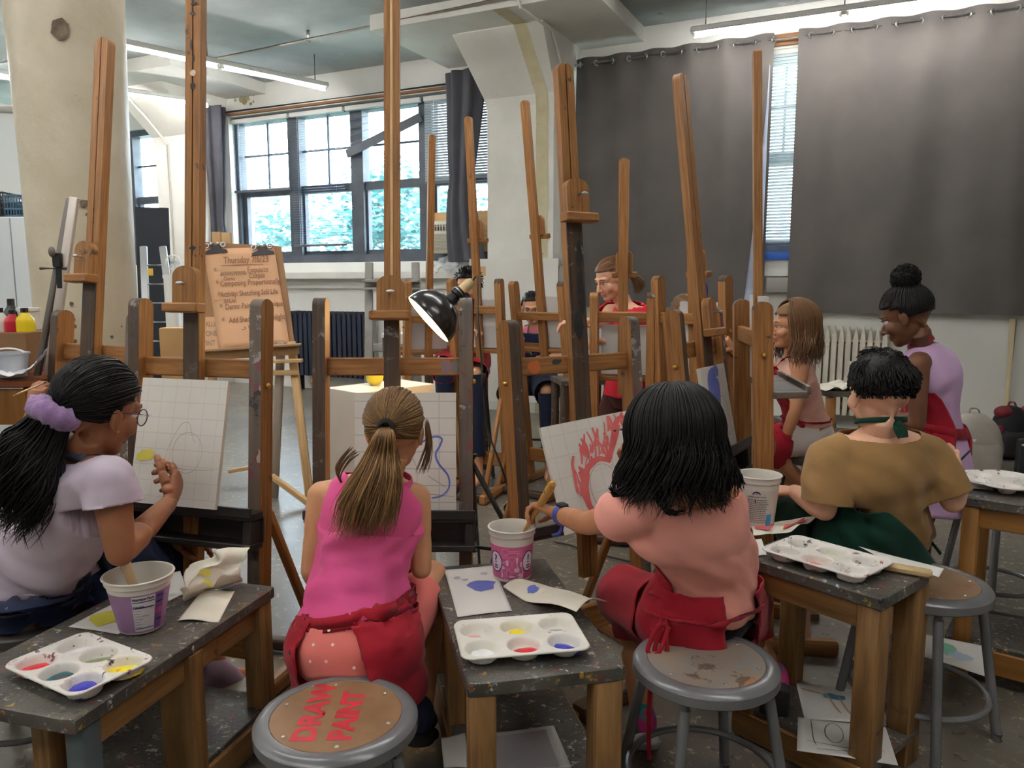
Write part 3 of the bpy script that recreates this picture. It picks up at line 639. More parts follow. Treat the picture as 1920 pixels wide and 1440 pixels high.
# ================================================================ BENCHES
BTOP = M('bench_top_paint', (66, 62, 58), (100, 94, 86), s=7, r=.42, spl=SPL+[(40, 40, 40), (76, 72, 68), (150, 146, 138), (58, 54, 50), (112, 106, 98)], sps=36, spa=.62, bump=.25, bs=60)
BLEG = M('bench_leg_wood', (112, 80, 44), (150, 110, 64), s=2.6, st=(1.4, 26, 1), co='UV', r=.55, spl=[(70, 56, 42), (80, 60, 40), (120, 90, 56)], sps=8, spa=-.05)
BLEGB = M('bench_leg_blue_grey', (60, 72, 76), (84, 92, 92), s=5, r=.6, spl=[(120, 124, 120), (90, 70, 54)], sps=10, spa=.2)
class Bench:
    def __init__(s, label, o, ax, ay, L, Wd, h, legs, legm=BLEG, shelf=None, th=.034):
        s.o = V((o.x, o.y, 0)); s.x = V((ax.x, ax.y, 0)).normalized(); s.y = V((-s.x.y, s.x.x, 0)); s.h = h
        if s.y.dot(ay) < 0: s.y = -s.y
        s.L, s.W = L, Wd; P = s.P = lambda a, b, z=h: s.o+s.x*a+s.y*b+Z*z
        t = s.t = thing('bench', label, 'bench', P(L/2, Wd/2, 0), 'paint spattered wooden benches')
        mb = MB(); mb.bar(P(0, Wd/2, h-th/2), P(L, Wd/2, h-th/2), Wd, th, s.y, .12); mb.build('top', BTOP, t)
        for (a, b, w1, w2, mt) in legs:
            mb = MB(); mb.bar(P(a, b, 0), P(a, b, h-th), w1, w2, s.x, .08); mb.build('leg', mt or legm, t)
        for b in (.03, Wd-.03):
            mb = MB(); mb.bar(P(.03, b, h-th-.035), P(L-.03, b, h-th-.035), .07, .02, Z); mb.build('rail', legm, t)
        if shelf:
            mb = MB(); mb.bar(P(.0, Wd/2, shelf), P(L, Wd/2, shelf), Wd-.02, .02, s.y, .1); mb.build('shelf', BTOP, t)
            for b in (.01, Wd-.01): mb = MB(); mb.bar(P(-.0, b, shelf-.045), P(L, b, shelf-.045), .08, .022, Z); mb.build('shelf_rail', legm, t)
# centre bench: near left corner, running away from the viewer
a = AZ(877, 1284, .475); b = AZ(1174, 1250, .475); wv = (b-a); far = AZ(815, 1056, .475); ly = (AZ(1027, 1040, .475)-b).normalized()
BC = Bench('paint spattered bench between the pink girl and the black haired girl', a, V((-wv.y, wv.x, 0)), wv, .72, wv.length, .475, [(.03, .035, .06, .06, None), (.03, wv.length-.04, .06, .07, None), (.68, .035, .06, .06, None), (.68, wv.length-.04, .06, .06, None), (.40, .03, .07, .05, None)], shelf=.15)
a = AZ(137, 1352, .475); b = AZ(515, 1099, .475); lx = (b-a)
BL = Bench('paint spattered bench at the lower left, beside the girl in lavender', a, lx, V((-1, 0, 0)), lx.length, .40, .475, [(.05, .03, .05, .05, BLEGB), (.05, .36, .05, .05, BLEGB), (lx.length-.04, .035, .06, .06, None), (lx.length-.04, .36, .05, .05, None), (lx.length*.52, .05, .05, .10, None), (.12, .2, .05, .05, None)], shelf=.12)
a = AZ(1655, 1124, .56); b = AZ(1395, 1043, .56); lx = b-a
BR = Bench('paint spattered bench at the right, between the black haired girl and the boy', a, lx, V((.8, .6, 0)), lx.length+.02, .29, .56, [(.035, .035, .065, .06, None), (.035, .26, .065, .075, None), (lx.length*.96, .03, .06, .06, None), (lx.length*.96, .26, .06, .06, None)], shelf=.09)
mb = MB(); P = BR.P; mb.bar(AZ(1652, 1060, .572), AZ(1748, 1077, .572), .022, .03, Z, .3); mb.build('edge_strip', M('worn_stick', (176, 148, 106), (206, 180, 130), s=9, r=.6, spl=[(150, 120, 90), (100, 80, 110), (210, 190, 140)], sps=20, spa=.3), BR.t)
a = AZ(1790, 928, .64); b = AZ(1925, 948, .64); lx = b-a
BF = Bench('taller wooden bench cut by the right edge, holding the boy\'s palette', a, lx, V((0, 1, 0)), .62, .36, .64, [(.30, .02, .05, .05, None), (.05, .33, .05, .05, None), (.58, .33, .05, .05, None), (.05, .03, .05, .05, None)], shelf=.13, legm=M('orange_wood', (140, 94, 42), (168, 116, 58), s=2, st=(1.4, 26, 1), co='UV', r=.5))
# far small tables
def side_table(label, c, h, w, d, ang, legm=WOODD, topm=WOODD):
    x = V((math.cos(ang), math.sin(ang), 0)); y = V((-x.y, x.x, 0)); c = V((c.x, c.y, 0))
    t = thing('side_table', label, 'table', c, 'small side tables for paint'); mb = MB(); mb.bar(c-x*w/2+Z*(h-.015), c+x*w/2+Z*(h-.015), d, .03, y, .1); mb.build('top', topm, t)
    for i in (-1, 1):
        for j in (-1, 1): q = MB(); p = c+x*(i*(w/2-.03))+y*(j*(d/2-.03)); q.bar(p, p+Z*(h-.03), .045, .045, x); q.build('leg', legm, t)
    q = MB(); q.bar(c-x*(w/2-.02)+Z*.25, c+x*(w/2-.02)+Z*.25, d-.1, .02, y); q.build('shelf', legm, t)
    return t
OR = MATS['orange_wood']
TBa = A(1592, 727, 4.35); side_table('small wooden table by the radiator, beside the brown haired girl', TBa, TBa.z, .40, .30, .1, OR, BTOP)
TBb = A(1505, 786, 4.9); side_table('low wooden table just behind the brown haired girl\'s back', TBb, TBb.z, .30, .3, .1, BLEG, BTOP)
TBc = A(868, 691, 5.6); side_table('small table with grey legs behind the facing easels, by the white board', TBc, TBc.z, .34, .3, .2, BLEG, BLEGB)
TBd = A(1240, 722, 4.5); side_table('small table with a paint tub, right of the girl in the red shirt', TBd, TBd.z, .34, .28, .0, WOODD, BTOP)
TBe = A(765, 624, 6.4); side_table('small cluttered table far behind the still life stand', TBe, TBe.z, .40, .3, .0, WOODD, WHITEP)
TBf = A(1090, 708, 4.8); side_table('small table hidden behind the tall clamp block easel', TBf, TBf.z, .34, .28, .2, WOODD, BTOP)
# left paint table
a = AZ(70, 662, .80); TL = V((-1.86, 3.0, 0))
t = thing('table', 'brown wooden table at the left edge holding paint bottles', 'table', TL); mb = MB(); mb.box(TL+V((-.28, 0, .985)), (.80, .50, .03)); mb.build('top', M('red_brown_table', (112, 62, 36), (134, 80, 46), s=3, r=.45), t)
for x in (-.60, .08):
    for y in (-.16, .16): mb = MB(); mb.bar(TL+V((x, y, 0)), TL+V((x, y, .97)), .06, .06, X); mb.build('leg', OR, t)
mb = MB(); mb.box(TL+V((-.27, -.22, .90)), (.72, .02, .13)); mb.build('apron_rail', OR, t)
TLz = 1.001
# ================================================================ CANVASES AND DRAWINGS
PAPER = M('paper_white', (226, 223, 216), (234, 231, 225), s=3, r=.7)
CANV = {k: M('canvas_grid_%s' % n, (216, 211, 202), (224, 219, 211), s=4, r=.75, grid=g) for k, (n, g) in enumerate((('a', (6, 8, .004, (150, 146, 142), .24)), ('b', (3, 7, .004, (126, 122, 118), .42)), ('c', (7, 5, .004, (160, 156, 150), .25)), ('d', (5, 7, .003, (190, 186, 182), .3))))}
def canvas(label, E, a0, a1, z0, z1, mat, group=None, roll=0.0, th=.014, c=None, back=False, tilt=0.0):
    # a panel resting on an easel's tray, leaning on its mast; returns thing and fn(u, v, lift) on its face
    cc_ = (.045 if c is None else c); s = -1 if back else 1
    r, u, m = E.r, E.u, E.m; o = E.P((a0+a1)/2, z0, cc_+th)
    rr = (r*math.cos(roll)+u*math.sin(roll)); uu = (u*math.cos(roll)-r*math.sin(roll)); uu = (uu*math.cos(tilt)-m*math.sin(tilt)); o = o+m*(tilt*.38); m = rr.cross(uu).normalized()*(1 if rr.cross(uu).dot(m) > 0 else -1)
    w = a1-a0; h = (z1-z0); p = o-rr*w/2
    t = thing('canvas', label, 'canvas', o, group or 'gridded canvas panels'); mb = MB()
    if rr.cross(uu).dot(m) > 0: mb.slab(p, rr*w, uu*h, th)
    else: mb.slab(p+rr*w, -rr*w, uu*h, th)
    mb.build('panel', mat, t, smooth=False)
    return t, (lambda x, y, l=.0006: p+rr*(w*x)+uu*(h*y)+m*l)
PENCIL = M('pencil_line', (150, 146, 142), r=.8); PENCILD = M('pencil_dark', (96, 92, 90), r=.8); BLUEP = M('blue_paint', (96, 108, 190), (112, 124, 204), s=14, r=.5); REDP = M('red_wash', (214, 92, 92), (226, 120, 116), s=10, r=.5); YELP = M('yellow_paint', (206, 196, 70), (218, 208, 100), s=12, r=.5)
def drawing(name, t, fn, strokes, mat, w=.0025, label=None):
    mb = MB()
    for k, st in enumerate(strokes): ribbon(mb, lambda x, y, k=k: fn(x, y, .0007+.00004*k), [(p.x, p.y) for p in curve_pts(st, 6)], w)
    return mb.build(name, mat, t, smooth=False, label=label)
def ov(cx, cy, rx, ry, n=14, a0=0, a1=6.2832): return [(cx+rx*math.cos(a0+(a1-a0)*i/n), cy+ry*math.sin(a0+(a1-a0)*i/n)) for i in range(n+1)]
t, f = canvas('tall gridded canvas with a faint pear sketch and one yellow patch', E2, -.168, .150, .655, 1.05, CANV[0], tilt=R_(9))
drawing('pencil_drawing', t, f, [ov(.62, .42, .17, .16), [(.36, .30), (.40, .45), (.50, .62), (.58, .66), (.62, .64), (.66, .55), (.7, .5)], [(.30, .32), (.6, .29), (.95, .30)], [(.1, .7), (.16, .7)]], PENCIL, .004)
mb = MB(); mb.add([f(x, y, .0008) for x, y in [(.04, .38), (.10, .42), (.2, .43), (.25, .40), (.22, .35), (.1, .33), (.03, .34)]], [tuple(range(7))]); mb.build('paint_patch', YELP, t, smooth=False, label='yellow paint patch')
t, f = canvas('gridded canvas with a blue outlined pear, before the girl in pink', E3, -.118, .212, .605, .99, CANV[1])
drawing('blue_outline', t, f, [[(.50, .38), (.57, .52), (.70, .60), (.80, .63), (.86, .61), (.84, .55), (.80, .48), (.83, .40), (.92, .30), (.93, .20), (.86, .13), (.76, .11)]], BLUEP, .020, 'blue painted pear outline')
drawing('pencil_drawing', t, f, [ov(.46, .30, .16, .20), [(.4, .1), (.7, .14), (.98, .12)], [(.72, .3), (.9, .2)]], PENCILD, .004)
t, f = canvas('landscape canvas with a red background around a white pear and apple', E4, -.17, .215, .555, .905, CANV[2], roll=R_(4), tilt=R_(14))
mb = MB(); random.seed(3)
apple = V((.50, .35)); 
for k, st in enumerate([[(.36, .10), (.30, .18), (.27, .30), (.29, .42), (.35, .52), (.42, .57), (.50, .60), (.57, .58), (.62, .55)], [(.34, .12), (.29, .2), (.30, .36), (.36, .5)], [(.60, .55), (.66, .66), (.74, .78), (.80, .88)], [(.62, .60), (.70, .74), (.78, .90), (.84, .95)], [(.84, .92), (.88, .80), (.90, .66), (.93, .52), (.96, .40)], [(.86, .96), (.93, .82), (.96, .62)]]):
    ribbon(mb, lambda x, y, k=k: f(x, y, .0007+.0001*k), [(p.x, p.y) for p in curve_pts(st, 5)], .062)
for k in range(60):
    b0 = random.choice([(.22, .30), (.28, .45), (.36, .58), (.45, .62), (.55, .62), (.62, .70), (.70, .82), (.78, .90), (.5, .7), (.4, .66)])
    x, y = b0[0]+rnd(-.05, .06), b0[1]+rnd(-.04, .06); l = rnd(.06, .2); an = R_(rnd(50, 100)); 
    q = [(x, y), (min(x+math.cos(an)*l*.5, .97), min(y+math.sin(an)*l*.5, .98)), (min(x+math.cos(an+.1)*l, .97), min(y+math.sin(an+.1)*l, .985))]
    ribbon(mb, lambda x, y, k=k: f(x, y, .0014+.00003*k), [(p.x, p.y) for p in curve_pts(q, 4)], rnd(.008, .03))
ribbon(mb, lambda x, y: f(x, y, .003), [(.20, .34), (.21, .45), (.22, .6), (.25, .68)], .03)
mb.build('red_paint', REDP, t, smooth=False, label='loose red brush strokes')
drawing('pencil_drawing', t, f, [ov(.50, .33, .155, .22), [(.62, .50), (.68, .66), (.76, .80), (.82, .84), (.86, .74), (.90, .55), (.96, .38)], [(.35, .1), (.6, .07), (.9, .12)], [(.66, .3), (.72, .15)]], PENCIL, .005)
t, f = canvas('small gridded canvas with a blue splotch and pencil scribbles', E5, -.175, .10, .705, 1.035, CANV[3], roll=R_(-1), tilt=R_(5))
mb = MB()
for k, st in enumerate([[(.28, .60), (.26, .75), (.30, .86), (.42, .92), (.55, .94)], [(.38, .55), (.36, .7), (.42, .84), (.58, .84)], [(.48, .52), (.46, .66), (.55, .78), (.64, .80)], [(.34, .52), (.4, .66), (.5, .8)], [(.5, .48), (.56, .66), (.62, .82)], [(.52, .9), (.6, .94), (.68, .9)]]): ribbon(mb, lambda x, y, k=k: f(x, y, .0007+.0001*k), [(p.x, p.y) for p in curve_pts(st, 4)], .13)
mb.build('blue_paint', BLUEP, t, smooth=False, label='lavender blue paint splotch')
drawing('pencil_drawing', t, f, [ov(.66, .42, .2, .22), [(.3, .5), (.4, .3), (.7, .18), (.9, .22)], [(.75, .7), (.74, .5), (.8, .35)], [(.85, .66), (.82, .45), (.88, .3)], [(.3, .14), (.5, .2), (.4, .06), (.55, .12)]], PENCILD, .005)
BACKP = M('canvas_back', (206, 202, 198), (214, 210, 206), s=3, r=.75)
canvas('white canvas seen from behind on the far easel left of the navy apron girl', E6, -.16, .16, .93, 1.24, BACKP, 'canvases seen from behind')
canvas('white canvas seen from behind, hiding the navy apron girl\'s mouth', E7, -.27, .05, .93, 1.26, BACKP, 'canvases seen from behind')
canvas('small grey white canvas seen from behind before the red shirt girl', E8, -.15, .12, .85, 1.12, BACKP, 'canvases seen from behind')
canvas('white canvas seen from behind on the easel behind the clamp lamp', E9, -.19, .13, .91, 1.22, BACKP, 'canvases seen from behind')
canvas('white canvas edge seen behind the double mast easel', E10, -.2, .1, .85, 1.25, BACKP, 'canvases seen from behind')
canvas('white canvas on the edge on easel, facing the brown haired girl', E5b, -.15, .15, .98, 1.30, BACKP, 'canvases seen from behind', c=.02)
# ================================================================ PEOPLE
def nrm(v): return V(v).normalized()
def lerp(a, b, t): return V(a)*(1-t)+V(b)*t
def skin(key, c, c2): return M(key, c, c2, s=7, r=.5, spec=.35, sub=.12)
SK_A = skin('skin_brown', (150, 98, 68), (164, 110, 78)); SK_B = skin('skin_fair', (226, 172, 142), (236, 186, 156)); SK_C = skin('skin_tan', (206, 148, 108), (216, 160, 120)); SK_D = skin('skin_deep', (104, 66, 46), (118, 76, 54)); SK_E = skin('skin_warm', (214, 158, 122), (224, 170, 136)); SK_F = skin('skin_olive', (184, 126, 90), (196, 138, 100))
LIP = M('lips', (200, 124, 110), r=.4); LIPD = M('lips_dark', (122, 70, 60), r=.4); EYEW = M('eye_white', (232, 228, 222), r=.2); IRIS = M('iris', (52, 36, 26), r=.15)
def hairm(key, c, c2): return M(key, c, c2, s=5, st=(1, 1, 1), r=.46, spec=.22, lo=.3, hi=.7)
H_BLACK = hairm('hair_black', (14, 12, 12), (24, 20, 19)); H_BROWN = hairm('hair_brown', (92, 66, 44), (134, 100, 66)); H_BLOND = hairm('hair_dark_blond', (112, 84, 52), (168, 130, 80)); H_BLONDT = hairm('hair_blond_tips', (142, 106, 62), (190, 150, 96)); H_DARK = hairm('hair_dark_brown', (44, 30, 24), (66, 46, 36)); H_AUB = hairm('hair_auburn', (98, 66, 46), (128, 90, 62))
def cloth(key, c, c2=None, **k): return M(key, c, c2 or tuple(min(255, int(v*1.06)) for v in c), s=k.pop('s', 5), r=.85, spec=.2, sheen=.1, bump=.05, bs=320, **k)
FLECK = [(190, 180, 150), (160, 150, 60), (120, 60, 60), (200, 200, 205), (60, 80, 60)]
RED_AP = cloth('red_apron', (150, 22, 38), (166, 30, 46), spl=[(120, 16, 32), (96, 30, 40), (176, 60, 66), (140, 22, 36), (150, 26, 40), (60, 30, 38)], sps=9, spa=-.15)
NAVY_AP = cloth('navy_apron', (24, 34, 62), (34, 46, 78), spl=FLECK+[(30, 38, 64), (36, 46, 74), (26, 34, 60)], sps=26, spa=-.15)
GREEN_AP = cloth('green_apron', (14, 50, 40), (22, 66, 52), spl=[(30, 80, 62), (120, 160, 130), (16, 48, 38), (20, 60, 48), (18, 52, 42)], sps=20, spa=-.4)
from mathutils.bvhtree import BVHTree
class Person:
    def __init__(s, label, pel, wai, che, nek, hed, hf, fp, fc, skn, k=1.0, hk=1.0, roll=0.0, lips=LIP):
        s.k = k; s.hk = hk; s.skin = skn; s.pel, s.wai, s.che, s.nek, s.hed = map(V, (pel, wai, che, nek, hed)); s.lips = lips
        s.f = nrm(hf); s.u = (Z-s.f*s.f.z).normalized(); s.r = s.f.cross(s.u).normalized()
        if roll: q = Matrix.Rotation(roll, 3, s.f); s.u = q @ s.u; s.r = q @ s.r
        def side(fw): fw = V((fw[0], fw[1], 0)).normalized(); return V((fw.y, -fw.x, 0))
        s.lp, s.lc = side(fp), side(fc); s.fp, s.fc = V((fp[0], fp[1], 0)).normalized(), V((fc[0], fc[1], 0)).normalized()
        s.t = thing('person', label, 'person', (s.pel.x, s.pel.y, 0)); s.sk = MB(); s.extra = []; s.arms = {}; s.legs = {}
    def H(s, x, y, z): return s.hed+s.r*(x*s.hk)+s.f*(y*s.hk)+s.u*(z*s.hk)
    def rows(s, names=None, inf=0.0):
        k = s.k; up = (s.wai-s.pel).normalized(); uc = (s.nek-s.che).normalized(); R = []
        def row(n, c, a, b, lat, upv):
            if names is None or n in names: l = (lat-upv*lat.dot(upv)).normalized(); f = upv.cross(l); R.append((V(c), l*(a*k+inf), f*(b*k+inf)))
        row('seat', s.pel-up*.078*k, .090, .078, s.lp, up); row('hip', s.pel-up*.02*k, .128, .100, s.lp, up); row('top', s.pel+up*.05*k, .120, .090, s.lp, up)
        um = (s.che-s.pel).normalized(); lm = (s.lp+s.lc).normalized()
        row('wai', s.wai, .106, .080, lm, um); row('rib', lerp(s.wai, s.che, .55), .114, .084, s.lc, um); row('che', s.che, .126, .088, s.lc, (um+uc).normalized())
        row('sho', lerp(s.che, s.nek, .55), .122, .070, s.lc, uc); row('col', lerp(s.che, s.nek, .86), .074, .052, s.lc, uc); row('nb', s.nek, .044, .044, s.lc, uc)
        return R
    def limb(s, pts, rr):
        for a, b, r0, r1 in zip(pts, pts[1:], rr, rr[1:]):
            n = 5; s.sk.tube([lerp(a, b, i/n) for i in range(n+1)], [(r0+(r1-r0)*i/n) for i in range(n+1)], 14)
        for p, r in zip(pts, rr): s.sk.ell(p, r*.995, n=14, k=10)
    def arm(s, sd, sh, el, wr, hand=None):
        k = s.k; sh, el, wr = V(sh), V(el), V(wr); s.arms[sd] = (sh, el, wr)
        s.limb([sh, lerp(sh, el, .45), el, lerp(el, wr, .3), wr], [.041*k, .036*k, .029*k, .031*k, .0205*k])
        if hand: s.hand(wr, sd, **hand)
    def leg(s, sd, kn, an, toe, hip=None, foot=True):
        k = s.k; hp = hip or s.pel+s.lp*(.07*k*(1 if sd == 'R' else -1))-Z*.01; kn, an, toe = V(kn), V(an), V(toe); s.legs[sd] = (hp, kn, an, toe)
        s.limb([hp, lerp(hp, kn, .5), kn, lerp(kn, an, .3), an], [.078*k, .066*k, .048*k, .049*k, .031*k])
        if foot: s.limb([an-Z*.01, lerp(an, toe, .6)-Z*.012, toe], [.032*k, .028*k, .02*k])
    def hand(s, wr, sd, f, p, curl=(.5, .6, .7, .8), spread=.06, thumb=(.5, .5), k=None, tcurl=.5, bend=None):
        k = (k or s.k)*.90; f = nrm(f); p = V(p); p = (p-f*p.dot(f)).normalized(); sx = f.cross(p)*(1 if sd == 'R' else -1)
        h = MB(); w = V(wr); ln = .078*k
        def cap(pts, rs):
            for a, b, r0, r1 in zip(pts, pts[1:], rs, rs[1:]): h.tube([a, lerp(a, b, .5), b], [r0, (r0+r1)/2, r1], 10)
            for a, r in zip(pts, rs): h.ell(a, r, n=10, k=8)
        st = [(-.012, .020, .017), (.01, .022, .0155), (.035, .031, .0145), (.06, .035, .013), (.078, .033, .011)]
        rings = []
        for z, a, b in st: c = w+f*(z*k); rings.append([c+sx*(math.cos(t)*a*k)+p*(math.sin(t)*b*k) for t in [2*math.pi*i/16 for i in range(16)]])
        vs = [q for r in rings for q in r]; n = len(rings)
        h.add(vs, [(i*16+j, i*16+(j+1) % 16, i*16+16+(j+1) % 16, i*16+16+j) for i in range(n-1) for j in range(16)]+[tuple(range(15, -1, -1)), tuple(range(n*16-16, n*16))])
        s.tips = []
        for i, (off, L, r) in enumerate(((.0265, .064, .0082), (.0090, .071, .0084), (-.0090, .066, .0080), (-.0255, .052, .0070))):
            b = w+f*(ln-.006*k-.004*k*(i == 3))+sx*(off*k); c = curl[i]; d = (f+sx*(spread*(1.5-i)*.6)).normalized(); pts = [b]; ang = 0
            for q, fr in enumerate((.44, .31, .25)):
                ang += c*(.75, 1.0, .7)[q]; dd = (d*math.cos(ang)+p*math.sin(ang)).normalized(); pts.append(pts[-1]+dd*(L*fr*k))
            cap(pts, [r*k*1.08, r*k, r*k*.92, r*k*.78]); s.tips.append(pts[-1])
        b = w+f*(.020*k)+sx*(.022*k)+p*(.004*k); d = (f*thumb[0]+sx*.75+p*thumb[1]).normalized(); d2 = (d*math.cos(tcurl)+(f*.6-sx*.5+p*.3).normalized()*math.sin(tcurl)).normalized()
        q1 = b+d*(.036*k); q2 = q1+(d+d2).normalized()*(.028*k); q3 = q2+d2*(.022*k); cap([b, q1, q2, q3], [.0125*k, .0098*k, .0090*k, .0072*k]); s.tips.append(q3); s.palm = w+f*(.05*k)+p*.012
        s.extra.append(remesh(h, .0026, 3))
    def tee(s, inf, hem, t1, r0, r1, disp, n=64, tank=False, neck=.064):   # shirt fitted to the real shoulders
        k = s.k; sL, sR = s.arms['L'][0], s.arms['R'][0]; mid = (sL+sR)/2; lat = (sR-sL)/2; uc = (s.nek-mid); uc = (uc-lat*(uc.dot(lat)/lat.length_squared)).normalized(); fw = uc.cross(lat.normalized()); mb = MB(); w = .86 if tank else 1.0
        R = hem+s.rows(('wai', 'rib'), inf); c, a, b = s.rows(('che',), inf)[0]; R.append((lerp(c, mid-uc*.075*k, .5), (a.normalized()+lat.normalized()).normalized()*(.132*k+inf), fw*(.090*k+inf)))
        s1, s2 = lerp(s.che, s.nek, .5), lerp(s.che, s.nek, .78)
        R += [(lerp(mid-uc*.022*k, s1, .5), lat*w*.98, fw*(.084*k+inf)), (lerp(mid+uc*.026*k, s2, .5), lat*w*.90, fw*(.062*k+inf)), (lerp(mid+uc*.05*k, s.nek, .65), lat.normalized()*neck*k*1.12, fw*(.052*k+.006))]
        if tank: return loft(mb, R, n, 9, disp=disp)
        up = (s.wai-s.pel).normalized(); hc, ha, hb_ = R[0]; R = [(hc-up*.03, ha, hb_)]+R+[(R[-1][0]+uc*.03, R[-1][1], R[-1][2])]; cuts = [(hc, -up, .34), (R[-2][0]-uc*.012, uc, .17)]
        loft(mb, R, 48, 6, cap=True)
        for sd in 'LR':
            sh, el, wr = s.arms[sd]; d = (el-sh).normalized(); c = sh+(el-sh)*t1; cuts.append((c, d, .13)); q = sh+(mid-sh).normalized()*.03*k
            mb.tube([q, sh+d*.02, lerp(sh, c, .5), c, c+d*.03], [r0*.86, r0*.92, (r0+r1)/2, r1, r1], 18)
            mb.ell(sh-uc*.008*k, r0*.92, n=18, k=12)
        m = remesh(mb, .0075, 14); N = [V((0, 0, 0)) for _ in m.v]
        for f in m.f:
            nn = (m.v[f[2]]-m.v[f[0]]).cross(m.v[f[3 % len(f)]]-m.v[f[1]])
            for q in f: N[q] += nn
        if disp:
            for i, v in enumerate(m.v): m.v[i] = v+N[i].normalized()*disp(v, 0, max(0, min(1, (v-hc).dot(up)/.4)))
        for c, n_, rad in cuts:
            out = [(v-c).dot(n_) for v in m.v]; near = [(v-c).length < rad for v in m.v]; ff = [f for f in m.f if not all(near[q] and out[q] > 0 for q in f)]
            for f in ff:
                for q in f:
                    if near[q] and out[q] > 0: m.v[q] = m.v[q]-n_*out[q]; out[q] = 0
            m.f = ff
        used = sorted({q for f in m.f for q in f}); mp = {q: i for i, q in enumerate(used)}
        return MB().add([m.v[q] for q in used], [tuple(mp[q] for q in f) for f in m.f])
    def head(s, ears=True, eyes=True, brow=H_BLACK):
        h = MB(); k = s.hk; ax = (s.r, s.f, s.u); E = lambda x, y, z, a, b, c: h.ell(s.H(x, y, z), (a*k, b*k, c*k), ax, 20, 14)
        E(0, -.012, .025, .072, .088, .080); E(0, .018, -.034, .058, .062, .066); E(0, .054, -.085, .026, .024, .021); E(0, .03, -.075, .042, .042, .03)
        for q in (-1, 1):
            E(q*.034, .052, -.030, .025, .026, .026); E(q*.011, .090, -.0365, .0075, .008, .0065); E(q*.026, .066, .021, .022, .016, .010)
            E(q*.031, .0655, .0095, .017, .0135, .0065); E(q*.031, .066, -.0105, .016, .012, .005)
            if ears: E(q*.072, -.006, -.012, .009, .015, .026); E(q*.078, -.012, -.005, .005, .011, .017); E(q*.071, .0, -.033, .006, .009, .010)
        E(0, .070, .018, .026, .016, .013)
        h.tube([s.H(0, .080, .006), s.H(0, .090, -.014), s.H(0, .098, -.032)], [.0085*k, .0095*k, .0115*k], 12); h.ell(s.H(0, .099, -.033), .0105*k)
        E(0, .0755, -.058, .021, .0105, .0060); E(0, .0745, -.0685, .018, .0105, .0066)
        h.tube([s.H(0, -.022, -.03), s.H(0, -.02, -.075), lerp(s.H(0, -.02, -.09), s.nek, .7)], [.05*k, .042*k, .043*s.k], 16)
        m = remesh(h, .0036*k, 3); inv = lambda p: ((p-s.hed).dot(s.r)/k, (p-s.hed).dot(s.f)/k, (p-s.hed).dot(s.u)/k)
        for i, f in enumerate(m.f):
            x, y, z = inv(sum((m.v[q] for q in f), V())/len(f))
            if abs(x) < .0215 and y > .070 and -.0765 < z < -.0525: m.m[i] = 1
        s.extra.append(m)
        if eyes:
            e = MB()
            for q in (-1, 1):
                e.ell(s.H(q*.030, .0655, .0002), .0122*k, n=14, k=10, m=2); e.ell(s.H(q*.030, .0727, -.001), .0064*k, n=12, k=8, m=3)
                e.tube([s.H(q*.014, .084, .0205), s.H(q*.030, .083, .0245), s.H(q*.045, .073, .020)], [.0022*k, .0032*k, .0016*k], 6, 4)
                e.tube([s.H(q*.018, .0785, .006), s.H(q*.030, .0815, .0095), s.H(q*.043, .073, .0055)], [.0018*k, .0026*k, .0016*k], 6, 4)
            s.extra.append(e)
        s.brow = brow
    def finish(s, vox=.0075):
        R = s.rows(); tm = loft(MB(), R, 28, 3, cap=True); s.tbvh = BVHTree.FromPolygons([tuple(v) for v in tm.v], tm.f); s.sk.join(tm)
        uc = s.nek-s.che; s.sk.tube([lerp(s.che, s.nek, .8), s.nek, s.H(0, -.02, -.07)], [.05*s.k, .043*s.k, .042*s.hk], 14)
        for sd, (sh, el, wr) in s.arms.items():
            q = lerp(s.che, s.nek, .6); s.sk.tube([q, lerp(q, sh, .6), sh], [.050*s.k, .047*s.k, .041*s.k], 12)
        b = remesh(s.sk, vox, 5); b2 = MB(); b2.join(b); s.bvh = s.bvh2 = BVHTree.FromPolygons([tuple(v) for v in b.v], b.f); s.cl = MB().join(b)
        for e in s.extra: b2.join(e)
        s.body = b2.build('body', [s.skin, s.lips, EYEW, IRIS, getattr(s, 'brow', H_BLACK)], s.t, ang=180); return s.body
    def fit(s, mb, mg, bv):                   # keep cloth outside the skin under it
        for i, v in enumerate(mb.v):
            q, n, _, d = bv.find_nearest(v, .09)
            if q is not None and (v-q).dot(n) < mg: mb.v[i] = q+n*mg
    def part(s, mb, name, mat, parent=None, solid=0, ang=180, label=None):
        g = {'tee_shirt': .008, 'tank_top': .006, 'shirt': .008, 'shorts': .006, 'trousers': .006, 'apron': .017, 'apron_tie': .016, 'neck_strap': .004, 'skirt': .007}.get(name)
        if g:
            s.fit(mb, g, s.tbvh if name == 'tank_top' else (s.bvh2 if name in ('apron', 'apron_tie') else s.bvh))
            if name != 'neck_strap':
                s.cl.join(mb, 0); s.bvh2 = BVHTree.FromPolygons([tuple(v) for v in s.cl.v], s.cl.f)
        return mb.build(name, mat, parent or s.t, ang=ang, solid=solid, label=label)
